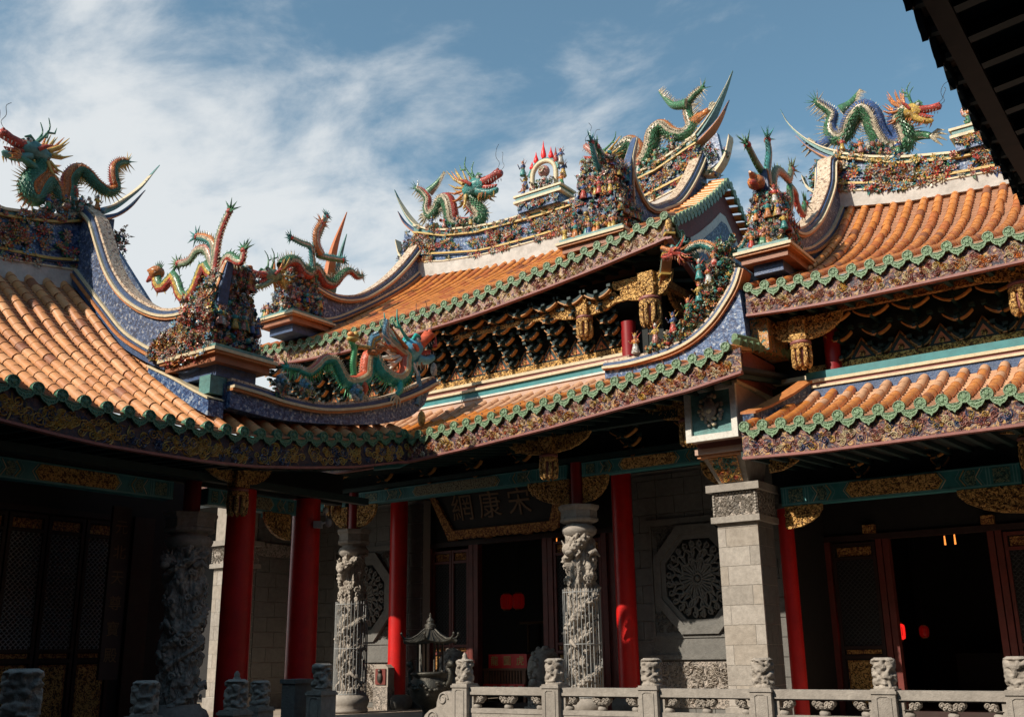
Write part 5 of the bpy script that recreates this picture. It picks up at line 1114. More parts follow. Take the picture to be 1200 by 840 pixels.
    # blue curb along the left end of this roof
    q = [(-5.55, 16.05, 5.70), (-5.72, 15.6, 5.42), (-5.92, 15.1, 5.16), (-6.05, 14.75, 5.02)]; c.bar(q, .16, .20, 'mosaic_navy', (1, .3, 0)); c.bar([np.array(a)+(0, 0, .12) for a in q], .22, .04, 'mould_orange', (1, .3, 0))
    c.build('flashing_band', r)
    # beams and posts
    u = MB(); u.box((-6.4, 16.42, 4.10), (1.5, 16.62, 5.0), 'soffit_dark'); u.box((-6.4, 15.2, 4.52), (1.5, 15.34, 4.66), 'teal_dark'); u.build('eave_beam', r)
    proto = dougong(w=.5, tiers=3, h=.42, depth=.5).build('bracket_set')
    for i, x in enumerate((-4.9, -3.7)):
        o = proto if i == 0 else proto.copy()
        if i: COL.objects.link(o)
        o.parent = r; o.location = (x+3, 16.42-18, 4.20-.47)
    painted_beam(r, 'x', 16.24, -6.2, -2.6, 3.86, 4.17)
    hanging_post('hanging_post', (-2.25, 15.25, 4.35), r, 1.1, box_h=.4, wings=((-1, .6), (1, .5)))
    for a_ in (((-6.22, 16.30, 3.85), 1, .62, .36, 'x', .05), ((-2.5, 16.30, 3.85), -1, .95, .40, 'x', .05), ((-6.0, 15.2, 4.55), 1, .55, .3, 'x', .05)): wg = MB(); carved_wing(wg, *a_); wg.build('carved_wing', r)
    for x, y, rr in ((-6.28, 16.55, .125), (-6.55, 17.9, .17)):
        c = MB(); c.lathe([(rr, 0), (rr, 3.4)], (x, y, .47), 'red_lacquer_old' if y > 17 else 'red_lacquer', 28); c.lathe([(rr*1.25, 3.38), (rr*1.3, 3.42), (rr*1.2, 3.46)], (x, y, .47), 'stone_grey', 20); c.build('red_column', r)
    c = MB(); c.lathe([(.2, 0), (.2, 3.4)], (-2.25, 16.35, .47), 'red_lacquer', 28); c.build('red_column', r)
    # doorway
    d = MB(); Y = 18.55; d.box((-6.6, Y, 3.52), (1.5, Y+.2, 5.1), 'dark_wood'); d.box((-6.4, Y-.06, 3.45), (1.5, Y+.1, 3.55), 'door_dark')
    for x in (-6.30, -5.38, -5.26, -3.55, -3.43, -2.3): d.box((x-.05, Y-.05, .47), (x+.05, Y+.12, 3.46), 'door_red')
    d.box((-6.9, Y+.01, .47), (-6.32, Y+.3, 3.5), 'stone_wall'); d.box((-6.4, Y-.02, .47), (1.5, Y+.12, .60), 'door_dark')
    for x in (-5.5, -3.55): d.box((x-.10, Y-.14, 3.56), (x+.10, Y-.02, 3.70), 'gold_red_carved')
    d.build('door_frame', r)
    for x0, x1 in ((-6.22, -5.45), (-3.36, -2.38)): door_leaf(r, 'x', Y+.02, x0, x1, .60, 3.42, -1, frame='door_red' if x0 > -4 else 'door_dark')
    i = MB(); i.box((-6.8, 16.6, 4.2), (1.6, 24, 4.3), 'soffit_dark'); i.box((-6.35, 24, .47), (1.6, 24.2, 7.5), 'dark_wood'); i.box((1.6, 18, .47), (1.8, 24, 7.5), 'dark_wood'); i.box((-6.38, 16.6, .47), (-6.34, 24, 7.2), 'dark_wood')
    i.box((-5.1, 21.8, .47), (-3.2, 22.1, 1.5), 'dark_wood'); i.build('inner_wall', r)
    for x, z in ((-4.75, 3.15), (-4.62, 3.14)):
        pass
    return r
right_hall()
def pier(name, x0, x1, label, full=True):
    """granite firewall pier with carved capital and painted corbels"""
    r = thing(name, ((x0+x1)/2, 15.9, .47), label, 'stone pier'); y = 15.70; W = x1-x0
    b = MB(); b.box((x0+.006, y+.006, .47), (x1-.006, y+.64, 3.60), 'mortar')
    z = .47; k = 0
    while z < 3.58:
        ze = min(z+.305, 3.60); sp = .20 if k % 2 else .76
        for a, c in ((0, sp), (sp, 1)):
            m = ['stone_pale', 'stone', 'stone_warm'][RNG.integers(3)]; b.box((x0+W*a+.004, y-.002, z+.004), (x0+W*c-.004, y+.05, ze-.004), m)
        for a, c in ((0, .5), (.5, 1.)) if k % 2 else ((0, .3), (.3, .8), (.8, 1.)):
            for xs in ((x1-.05, x1+.002), (x0-.002, x0+.05)):
                b.box((xs[0], y+.05+.59*a+.004, z+.004), (xs[1], y+.05+.59*c-.004, ze-.004), 'stone_grey' if RNG.random() < .5 else 'stone_wall')
        z = ze; k += 1
    b.box((x0-.05, y-.05, .47), (x1+.05, y+.69, .75), 'stone'); b.build('shaft', r)
    c = MB(); c.box((x0-.07, y-.08, 3.60), (x1+.07, y+.74, 3.70), 'stone'); c.box((x0-.04, y-.04, 3.70), (x1+.04, y+.70, 4.10), 'relief_stone'); c.box((x0-.11, y-.12, 4.10), (x1+.11, y+.78, 4.22), 'stone')
    pts = [(RNG.uniform(x0+.0, x1-.0), y-.042, RNG.uniform(3.75, 4.04)) for _ in range(70)]; scrolls(c, pts, (1, 0, 0), (0, 0, 1), (0, -1, 0), .075, ['stone_carved', 'stone'])
    pts = [(x1+.042, RNG.uniform(y, y+.66), RNG.uniform(3.75, 4.04)) for _ in range(50)]; scrolls(c, pts, (0, 1, 0), (0, 0, 1), (1, 0, 0), .075, ['stone_carved'])
    for i in range(13): c.ell((x0-.0+i*W/12, y-.06, 4.075), (.025, .02, .02), 'stone', 6, 4)
    for xx in (x0-.01, x1+.01): 
        for zz in np.arange(3.74, 4.08, .05): c.ell((xx, y-.05, zz), (.025, .02, .025), 'stone', 6, 4)
    c.build('capital', r)
    if not full:
        u = MB(); u.box((x0, y, 4.22), (x1, y+.64, 5.5), 'stone_warm'); u.build('upper_block', r); return r
    u = MB()   # flaring painted corbel
    A = [(x0+.10, y-.02, 4.22), (x1-.10, y-.02, 4.22), (x1+.0, y-.40, 4.66), (x0-.02, y-.40, 4.66)]
    def slab(A, t, m):
        A = np.array(A, float); n = np.cross(A[1]-A[0], A[3]-A[0]); n /= np.linalg.norm(n); B = A+n*t
        u.add(np.vstack([A, B]), [(0, 1, 2, 3), (7, 6, 5, 4), (0, 4, 5, 1), (1, 5, 6, 2), (2, 6, 7, 3), (3, 7, 4, 0)], m)
    u.add(np.array([(x0+.10, y, 4.22), (x1-.10, y, 4.22), (x1-.10, y+.6, 4.22), (x0+.10, y+.6, 4.22), (x0-.02, y-.38, 4.66), (x1, y-.38, 4.66), (x1, y+.6, 4.66), (x0-.02, y+.6, 4.66)]), [(0, 1, 5, 4), (1, 2, 6, 5), (2, 3, 7, 6), (3, 0, 4, 7), (4, 5, 6, 7)], 'stone_warm')
    L_ = lambda f, g: tuple(np.array(A[0])*(1-f)*(1-g)+np.array(A[1])*f*(1-g)+np.array(A[2])*f*g+np.array(A[3])*(1-f)*g-np.array((0, .012, 0)))
    slab([L_(.14, .08), L_(.86, .08), L_(.86, .90), L_(.14, .90)], .012, 'relief_fire')
    q = [L_(RNG.uniform(.2, .8), RNG.uniform(.12, .5)) for _ in range(26)]; scrolls(u, np.array(q)-(0, .02, 0), (1, 0, 0), (0, -.3, .9), (0, -.9, -.3), .06, ['j_orange', 'j_yellow', 'j_red'])
    q = [L_(RNG.uniform(.2, .8), RNG.uniform(.5, .85)) for _ in range(20)]; scrolls(u, np.array(q)-(0, .02, 0), (1, 0, 0), (0, -.3, .9), (0, -.9, -.3), .07, ['j_green', 'j_teal'])
    u.box((x0-.06, y-.46, 4.62), (x1+.02, y+.6, 4.67), 'mould_orange'); u.box((x0-.08, y-.50, 4.67), (x1+.04, y+.6, 4.76), 'plaster_pink'); u.box((x0-.04, y-.47, 4.76), (x1+.02, y+.6, 4.86), 'lip_pink')
    u.build('painted_corbel', r)
    v = MB(); x0b, x1b, yb = x0-.10, x1+.10, y-.72; v.box((x0b+.02, yb+.03, 4.86), (x1b-.02, y+.6, 5.72), 'plaster_pink')
    v.ring_prism([(x0b, 4.84), (x1b, 4.84), (x1b, 5.74), (x0b, 5.74)], [(x0b+.10, 4.94), (x1b-.10, 4.94), (x1b-.10, 5.64), (x0b+.10, 5.64)], (0, yb+.028, 0), (1, 0, 0), (0, 0, 1), .06, 'mould_white')
    v.box((x0b+.09, yb+.02, 4.93), (x1b-.09, yb+.029, 5.65), 'mould_teal')
    cx, cz = (x0b+x1b)/2, 5.33
    for i in range(90): a = RNG.uniform(0, 2*PI); rr = RNG.random()**.6*.26; v.ell((cx+rr*math.cos(a)*.8, yb+.0-RNG.uniform(0, .03), cz+rr*math.sin(a)), (.035, .03, .032), 'stone_carved' if i % 3 else 'mould_cream', 6, 4)
    for sg in (-1, 1): v.ell((cx+.06*sg, yb-.04, cz+.04), (.03, .02, .03), 'j_dark', 6, 4)
    v.ell((cx, yb-.03, cz), (.12, .06, .15), 'stone_carved', 10, 7); v.ell((cx, yb-.085, cz-.03), (.05, .03, .04), 'mould_cream', 7, 5)
    v.build('framed_relief', r)
    t = MB(); t.box((x0b-.02, yb-.02, 5.74), (x1b+.02, y+.9, 6.02), 'brick_red'); t.box((x0b, yb+.02, 6.02), (x1b+.02, y+.5, 6.12), 'brick_red'); t.box((x1b-.10, yb+.15, 5.9), (x1b+.10, y+.9, 6.30), 'brick_red')
    t.box((x0b+.2, y+.0, 6.7), (x1b-.1, y+1.0, 8.0), 'mosaic_navy'); t.box((x0b-.05, yb-.03, 5.70), (x1b+.05, y+.9, 5.75), 'mould_cream'); t.build('brick_top', r)
    e = MB(); xs = np.array([x0b-.12+.285*i for i in range(0)]); 
    # small cap roof descending to the right of the pier
    q0 = np.array((x1b+.05, yb+.0, 6.40)); q1 = np.array((x1b+.30, y+.75, 6.50))
    for i in range(9):
        p = q0+(q1-q0)*i/8; d = np.array((.35, -.55, -.35)); d /= np.linalg.norm(d); e.tube([p, p+d*.16], .062, 'glaze_green', 8); s = p+(q1-q0)/16+d*.12; e.cone(s+np.array((0, 0, .05)), d*.3+np.array((0, 0, -1)), .075, .17, 'glaze_green', 8)
    e.tube([q0+(0, 0, .07), q1+(0, 0, .07)], .06, 'glaze_green', 8); e.build('cap_tiles', r)
    return r
pier('firewall_pier', -7.12, -6.42, 'sunlit granite block pier with white joints, carved capital and painted corbels between the two halls')
pier('firewall_pier', -19.8, -19.1, 'narrow sunlit stone block pier glimpsed behind the left dragon column', False)

# ================================================================ LEFT WING
def wing():
    r = thing('side_wing', (-15, 8, .46), 'shaded wing on the left under a broad salmon tiled roof with green tile ends', 'temple hall')
    prof = [(-12.70, 4.97), (-13.59, 5.50), (-14.5, 6.05), (-15.46, 6.72), (-16.19, 7.35), (-17.30, 8.22)]
    eY = lin([2, 6.5, 7.3, 8.04, 8.9, 9.7, 10.7, 11.8, 13.0, 14.3, 14.8], [.20, .11, .04, .0, .0, .01, .06, .19, .36, .64, .72]); tY = lin([2, 8.7, 10.3], [.0, .02, .22])
    lift = lambda u, v: eY(u)*(1-min(v, 1))**1.2+tY(u)*min(v, 1)
    vmax = lambda u: 1. if u < 10.15 else .30*(1-(u-10.15)/4.6)+.05
    us = np.arange(2.2, 14.6, .345)
    b = MB(); add_rows(b, FW, us, prof, lift, ['tile_salmon', 'tile_salmon', 'tile_pink', 'tile_peach'], r=.088, tile=.25, vmax=vmax)
    b.sweep([[FW.p(u, h, z) for h, z in ((-18.0, 7.7), (-17.35, 8.25))] for u in np.linspace(2.2, 10.2, 6)], 'tile_pink', False, False)
    roof = b.build('tiled_roof', r)
    e = MB(); eave_edging(e, FW, us, prof, lift, 'glaze_green_dark', r=.092); e.build('tile_edging', roof)
    f = MB(); uf = np.linspace(2.1, 14.75, 46); add_fascia(f, FW, uf, prof, lift, 'fascia_dark', drop=.50)
    n = 300; u = RNG.uniform(5.5, 14.4, n); scrolls(f, [(-12.70-.042, a, prof[0][1]+eY(a)-RNG.uniform(.20, .43)) for a in u], (0, 1, 0), (0, 0, 1), (1, 0, 0), .12, ['fascia_gold', 'fascia_gold', 'mould_yellow', 'mosaic_violet'])
    f.build('eave_board', roof)
    s = MB(); soffit(s, FW, uf, prof, lift, -14.6, drop=.50, rise=.12); s.build('soffit', roof)
    # the north pent facing the hall
    b = MB(); P2 = [(14.35, 5.50), (13.0, 5.52), (11.6, 5.60), (10.35, 5.75)]; Fn = Frame('x', 1); us2 = np.arange(-14.6, -12.9, .3)
    add_rows(b, Fn, us2, P2, lambda u, v: .0, ['tile_salmon', 'tile_pink'], pans=True); b.build('north_pent', r)
    # ridge
    curves = (lin([2, 8.7, 10.4], [8.16, 8.18, 8.38]), lin([2, 8.65, 10.4], [8.42, 8.46, 8.72]), lin([2, 8.63, 9.43, 10.4], [8.52, 8.54, 8.62, 8.84]), lin([2, 8.55, 9.52, 10.45], [9.20, 9.25, 9.47, 9.86]), lin([2, 8.53, 9.5, 10.17, 10.45], [9.35, 9.40, 9.62, 9.91, 10.08]))
    tips = [([(10.3, 9.94), (10.69, 10.22), (11.04, 10.60), (11.31, 10.94), (11.54, 11.32), (11.70, 11.58)], [(10.3, 9.82), (10.75, 10.08), (11.1, 10.42), (11.42, 10.90)])]
    main_ridge(r, 'y', -17.4, 2.2, 10.4, 0, curves, tips, flowers=900, both=False, face=1, fsize=.14)
    k = MB(); pts = np.array((-17.35, 10.85, 9.55))+RNG.normal(0, 1, (46, 3))*(.10, .13, .18); scatter(k, pts, (0, 1, 0), (0, 0, 1), (1, 0, 0), .12, jit=1.2, flow=['j_orange', 'j_pink', 'j_cream', 'j_red']); k.build('porcelain_bouquet', r)
    g = MB(); g.strip([(-17.4, 10.45, 9.9), (-17.4, 10.75, 10.0)], [(-17.4, 10.45, 9.0), (-17.4, 10.75, 9.2)], .16, 'mosaic_navy', (1, 0, 0)); g.bar([(-17.4, 10.42, 8.95), (-17.4, 10.78, 9.1)], .28, .06, 'mould_cream', (1, 0, 0)); g.strip([(-17.4, 10.28, 10.1), (-14.2, 10.28, 6.6), (-12.95, 10.28, 5.8)], [(-17.4, 10.28, 6.9), (-14.2, 10.28, 5.8), (-12.95, 10.28, 5.4)], .08, 'mosaic_navy', (0, 1, 0)); g.build('gable_wall', r)
    top = [(-17.2, 9.98), (-16.75, 9.60), (-16.42, 9.05), (-16.05, 8.45), (-15.57, 7.93), (-14.94, 7.50), (-14.32, 7.26), (-13.74, 7.24), (-13.25, 7.45), (-12.90, 7.85)]
    bot = [(-17.35, 8.55), (-17.02, 8.25), (-16.19, 7.50), (-15.46, 6.88), (-14.5, 6.35), (-13.9, 6.12), (-13.45, 6.08), (-13.2, 6.25), (-13.05, 6.8), (-12.95, 7.35), (-12.87, 7.80)]
    hip_wall(r, 'x', 10.12, top, bot, .26, 'mosaic_violet', taper=.3)
    k = MB(); n = 700; xs_ = RNG.uniform(-14.45, -12.9, n); zt_ = np.interp(xs_, [-14.45, -13.9, -13.4, -12.9], [6.6, 6.85, 7.25, 7.7]); zb_ = np.interp(xs_, [-14.45, -13.9, -12.9], [6.4, 6.2, 6.2]); t_ = RNG.random(n)
    scatter(k, np.stack([xs_, np.full(n, 9.97)-RNG.random(n)*.10, zb_+(zt_-zb_)*t_], 1), (1, 0, 0), (0, 0, 1), (0, -1, 0), .11, flow=FLOW, jit=.5, leaves=1); k.build('porcelain_flowers', r)
    lowc = MB(); q = smooth_path([(-14.6, 6.30), (-13.9, 5.98), (-13.4, 5.72), (-12.95, 5.50)], 10); lowc.strip([(a, 10.10, z+.02) for a, z in q], [(a, 10.10, z-.26) for a, z in q], .30, 'mosaic_blue', (0, 1, 0)); lowc.bar([(a, 10.10, z+.02) for a, z in q], .36, .04, 'mould_cream', (0, 1, 0)); lowc.box((-13.25, 9.98, 5.62), (-12.98, 10.7, 5.92), 'mould_teal'); lowc.build('ridge_foot', r)
    # hip ridge running to the raised corner
    top = [(10.3, 5.86), (10.89, 5.84), (11.44, 5.80), (12.23, 5.83), (13.06, 6.0), (13.96, 6.28), (14.69, 6.60), (15.33, 6.95)]; bot = [(10.3, 5.42), (11, 5.40), (11.6, 5.42), (12.3, 5.50), (13.1, 5.62), (13.9, 5.78), (14.6, 6.02), (15.05, 6.35)]
    hip_wall(r, 'y', -13.0, top, bot, .26, 'mosaic_blue', 'hip_ridge', extra=False)
    c = MB(); c.ell((-12.85, 15.30, 7.12), (.07, .07, .14), 'j_white', 8, 6); c.ell((-12.86, 14.95, 6.05), (.09, .07, .16), 'j_yellow', 8, 6); c.tube([(-12.95, 15.0, 6.6), (-12.95, 15.35, 6.75), (-12.95, 15.55, 6.95)], [.07, .05, .03], 'mould_white', 8)
    for y, z, s_ in ((11.35, 6.05, .15), (11.9, 6.08, .17), (13.15, 6.22, .19)):
        for a in np.linspace(0, 2*PI, 9)[:-1]: c.ell((-12.87, y+s_*.62*math.cos(a), z+s_*.62*math.sin(a)), (.05, s_*.34, s_*.34), 'j_white' if int(a*2) % 2 else 'j_sky', 7, 5)
        c.ell((-12.84, y, z), (.07, s_*.42, s_*.42), 'j_sky', 8, 6); c.ell((-12.78, y, z), (.05, s_*.2, s_*.2), 'j_green', 7, 5)
    scatter(c, [(-12.83, RNG.uniform(11.1, 12.1), RNG.uniform(5.80, 5.98)) for _ in range(14)], (0, 1, 0), (0, 0, 1), (1, 0, 0), .11, flow=['j_red', 'j_yellow', 'j_orange', 'j_cream']); c.build('wave_roundels', r)
    # corner bracket under the raised corner
    c = MB(); c.bar([(-13.3, 14.1, 5.05), (-13.0, 14.5, 5.12), (-12.82, 14.75, 5.28)], .12, .16, 'teal_paint', (1, -1, 0)); c.ell((-12.82, 14.74, 5.3), (.1, .1, .12), 'teal_light', 8, 6); c.build('corner_beam', r)
    # beams, posts, facade
    u = MB(); u.box((-14.5, 2, 4.42), (-14.3, 14.3, 5.0), 'soffit_dark'); u.box((-13.75, 2, 4.36), (-13.6, 14.3, 4.48), 'teal_dark'); u.build('eave_beam', r)
    painted_beam(r, 'y', -14.28, 7.0, 10.4, 4.10, 4.40, 1); painted_beam(r, 'y', -14.28, 11.1, 13.1, 4.10, 4.38, 1, center='text'); painted_beam(r, 'y', -14.28, 3.4, 6.8, 4.10, 4.40, 1)
    hanging_post('hanging_post', (-13.45, 11.05, 4.28), r, 1.1, box_h=.42, wings=((-1, .6), (1, .5)), axis='y')
    wg = MB(); carved_wing(wg, (-14.25, 11.0, 4.09), 1, .7, .42, 'y', .1, t=-.07) if 0 else carved_wing(wg, (-14.25, 12.95, 4.09), -1, .62, .46, 'y', .02); wg.build('carved_wing', r)
    for (x, y, rr) in ((-14.3, 11.85, .26), (-14.3, 13.38, .27)):
        c = MB(); c.lathe([(rr*1.02, 0), (rr, 2), (rr*.93, 3.95)], (x, y, .47), 'red_lacquer', 36); c.build('red_column', r)
    w = MB(); X = -16.3; w.box((X-.2, 2, .47), (X, 12.5, 5.55), 'dark_wood'); w.box((X, 2, 3.95), (X+.06, 10.75, 4.05), 'door_dark'); w.box((-17.9, 2, .47), (-17.8, 10.2, 7.6), 'dark_wood'); w.box((-17.8, 10.1, .47), (-16.5, 10.2, 7.9), 'dark_wood')
    w.box((-14.7, 2, 5.0), (-18.6, 10.3, 5.1), 'soffit_dark') if 0 else w.box((-17.8, 2, 5.0), (-14.7, 10.3, 5.1), 'soffit_dark')
    w.build('timber_wall', r)
    y = 6.0
    for i in range(7):
        door_leaf(r, 'y', X+.03, y, y+.66, .55, 3.92, 1, frame='door_dark', lat='iron_grey', panel='gold_red_carved'); y += .69
    for yy in (11.05,): 
        c = MB(); c.box((X+.02, yy, .47), (X+.10, yy+.42, 4.05), 'door_dark'); c.build('couplet_board', r)
    return r
WING = wing()
# dark gallery roof close by on the right, seen from below
def gallery():
    r = thing('gallery_roof', (1, 7, 5), 'near dark eave corner cutting across the upper right sky, tile ends in silhouette', 'roof')
    fr = Frame('y', -1); prof = [(-.98, 4.92), (.2, 5.6), (1.5, 6.5), (2.6, 7.4)]; lift = lambda u, v: 0.
    eY = lin([3, 5.5, 7, 9, 11], [.10, .0, -.02, .10, .3]); lift = lambda u, v: eY(u)*(1-min(v, 1))
    us = np.arange(3.6, 8.9, .30)
    b = MB(); add_rows(b, fr, us, prof, lift, ['tile_rust'], r=.085); roof = b.build('tiled_roof', r)
    e = MB(); eave_edging(e, fr, us, prof, lift, 'roof_black', r=.09, knob=False); e.build('tile_edging', roof)
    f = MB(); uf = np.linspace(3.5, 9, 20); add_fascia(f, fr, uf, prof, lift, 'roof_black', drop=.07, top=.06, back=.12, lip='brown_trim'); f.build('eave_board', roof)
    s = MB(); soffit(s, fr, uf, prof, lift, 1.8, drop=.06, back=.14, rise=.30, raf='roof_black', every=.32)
    for y in np.arange(4.3, 8.9, .32):
        s.bar([(-.45, y, 4.84), (.05, y, 4.90)], .10, .09, 'teal_paint', (0, 1, 0)); s.bar([(.06, y, 4.90), (.75, y, 5.02)], .10, .09, 'brown_trim', (0, 1, 0))
    s.build('rafters', roof)
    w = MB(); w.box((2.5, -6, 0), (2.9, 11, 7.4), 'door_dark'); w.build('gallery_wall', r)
    g = MB(); g.add([(-.9, 3.5, 4.95), (-.9, -6, 4.95), (2.9, -6, 7.6), (2.9, 3.5, 7.6)], [(0, 1, 2, 3)], 'tile_rust'); g.build('roof_slope', r)  # unseen run of this roof, added to cut skylight on the wing
gallery()

def front_sky_blocker():
    """unseen mass added behind the camera to cut skylight and shade the near posts"""
    r = thing('front_sky_blocker', (-6, -10, 0), 'unseen dark mass added behind the camera to cut skylight and shade the courtyard', 'temple hall'); b = MB(); b.box((-24, -8, 0), (14, -3.4, 11.4), 'door_dark'); b.build('wall', r)
    f = MB(); f.sweep([[(x, -2.6, 11.5), (x, -4.2, 13.0), (x, -9, 11.0)] for x in (-24.5, 14.5)], 'tile_rust', False, False); f.build('roof', r)
front_sky_blocker()
def east_sky_blocker():  # unseen mass added past the gallery to block skylight from the east
    r = thing('east_sky_blocker', (10, 6, 0), 'tall unseen dark mass added beyond the near gallery to block skylight', 'temple hall'); b = MB(); b.box((6, -8, 0), (12, 24, 12.5), 'door_dark'); b.build('wall', r)
    f = MB(); f.sweep([[(5, y, 12.3), (9, y, 15), (13, y, 12.3)] for y in (-9, 25)], 'tile_rust', False, False); f.build('roof', r)
east_sky_blocker()
# ================================================================ CARVED STONE COLUMNS
def carved_shaft(R0, H, seed, turns=2.2):
    """column shaft with a coiling dragon and clouds in deep relief"""
    n, k = 150, 380; th = np.arange(n)/n*2*PI; zz = np.linspace(0, H, k); b = MB(); rings = []
    ph = seed*1.7
    for z in zz:
        r = np.empty(n)
        for i, t in enumerate(th):
            q = Vector((math.cos(t)*1.0, math.sin(t)*1.0, z*1.35+seed))
            a = mnoise.noise(q*2.6+Vector((3, seed, 1))); c = mnoise.noise(q*6.5); e = abs(mnoise.noise(q*3.6+Vector((0, 5, 0))))
            d = ((t+ph-z/H*turns*2*PI+.35*math.sin(z*4+seed)) % (2*PI))/(2*PI); d = min(d, 1-d)*2*PI*R0
            coil = max(0, 1-(d/.15)**2)**.5*.085; sc = .012*math.sin(z*70+t*4)*(coil > 0)
            d2 = ((t+ph+2.6-z/H*(turns-.6)*2*PI+.6*math.sin(z*3)) % (2*PI))/(2*PI); d2 = min(d2, 1-d2)*2*PI*R0; coil2 = max(0, 1-(d2/.09)**2)**.5*.05
            r[i] = R0*.74 + max(coil*1.35+sc, coil2*1.5, .10*max(a, 0)) + .035*a + .03*c + .02*mnoise.noise(q*14) - .05*max(0, .14-e)*5
        rings.append(np.stack([r*np.cos(th), r*np.sin(th), np.full(n, z)], 1))
    b.sweep(rings, 'stone_carved', True, True, True)
    # curls and a head
    for j in range(46):
        t = RNG.uniform(0, 2*PI); z = RNG.uniform(.1, H-.1); c = np.array([math.cos(t), math.sin(t), 0]); s = np.array([-math.sin(t), math.cos(t), 0]); rr = RNG.uniform(.035, .075); q = []
        for a in np.linspace(0, 1.7*2*PI*.75, 12): g = rr*(1-a/14); q.append(c*R0*.97+s*g*math.cos(a)+np.array([0, 0, z+g*math.sin(a)]))
        b.tube(q, np.linspace(.022, .014, 12), 'stone_carved', 6)
    for j in range(5):
        t = RNG.uniform(0, 2*PI); z = (j+.6)*H/5.3; c = np.array([math.cos(t), math.sin(t), 0]); s = np.array([-math.sin(t), math.cos(t), 0]); b.tube([c*R0*.85+(0, 0, z), c*R0*1.08+s*.08+(0, 0, z+.06), c*R0*1.05+s*.20+(0, 0, z-.04)], [.05, .045, .02], 'stone_carved', 7)
    t = -PI/2-.2; c = np.array([math.cos(t), math.sin(t), 0]); s = np.array([-math.sin(t), math.cos(t), 0]); z = H*.90
    b.ell(tuple(c*R0*.95+(0, 0, z)), (.13, .13, .12), 'stone_carved', 12, 8); b.ell(tuple(c*R0*1.15+s*.06+(0, 0, z-.07)), (.08, .08, .06), 'stone_carved', 10, 6)
    for sg in (-1, 1): b.ell(tuple(c*R0*1.12+s*.07*sg+(0, 0, z+.07)), (.035, .035, .035), 'stone_carved', 8, 5); b.tube([c*R0*.95+s*.1*sg+(0, 0, z+.05), c*R0*1.0+s*.17*sg+(0, 0, z+.17)], [.025, .008], 'stone_carved', 5)
    return b
def column(name, x, y, R0, ztop, parent, seed, cage=(.35, 1.75)):
    H = ztop-.47; b = carved_shaft(R0, H-.95, seed); 
    for V in b.V: V += np.array((x, y, .47+.42))
    col = b.build(name, parent)
    p = MB(); p.lathe([(R0*1.0, 0), (R0*1.25, .02), (R0*1.3, .06), (R0*1.2, .10), (R0*1.3, .17), (R0*1.38, .25), (R0*1.25, .34), (R0*1.05, .38), (R0*.95, .44)], (x, y, .47), 'stone', 40); p.build('column_base', col)
    c = MB(); z = ztop-.56
    c.lathe([(R0*.85, 0), (R0*1.02, .05), (R0*1.08, .11), (R0*.98, .17), (R0*.80, .20), (R0*.80, .25)], (x, y, z), 'stone', 40)
    c.lathe([(R0*1.0, .24), (R0*1.18, .27), (R0*1.2, .31), (R0*1.12, .33), (R0*1.12, .46), (R0*1.22, .49), (R0*1.26, .53), (R0*1.26, .56)], (x, y, z), 'stone', 8, smooth=False, phase=PI/8); c.build('capital', col)
    if cage:
        g = MB(); z0, z1 = .47+cage[0], .47+cage[1]; rr = R0*1.13
        for i in range(30): a = i/30*2*PI; g.tube([(x+rr*math.cos(a), y+rr*math.sin(a), z0), (x+rr*math.cos(a), y+rr*math.sin(a), z1+.03)], .0075, 'iron_grey', 5)
        for z in (z0+.03, (z0+z1)/2, z1-.03): g.tube([(x+rr*math.cos(a), y+rr*math.sin(a), z) for a in np.linspace(0, 2*PI, 33)], .009, 'iron_grey', 5)
        g.build('protective_cage', col)
    return col
column('dragon_column', -10.18, 16.35, .305, 4.24, HALL, 1.0, (.35, 2.22))
column('dragon_column', -15.96, 16.35, .305, 4.24, HALL, 4.3, (.35, 2.22))
column('dragon_column', -14.3, 10.8, .36, 3.90, WING, 7.7, None)
p = MB(); p.tube([(-14.3, 10.8, 3.85), (-14.3, 10.8, 4.5)], .14, 'red_lacquer_old', 18); p.build('upper_post', WING)

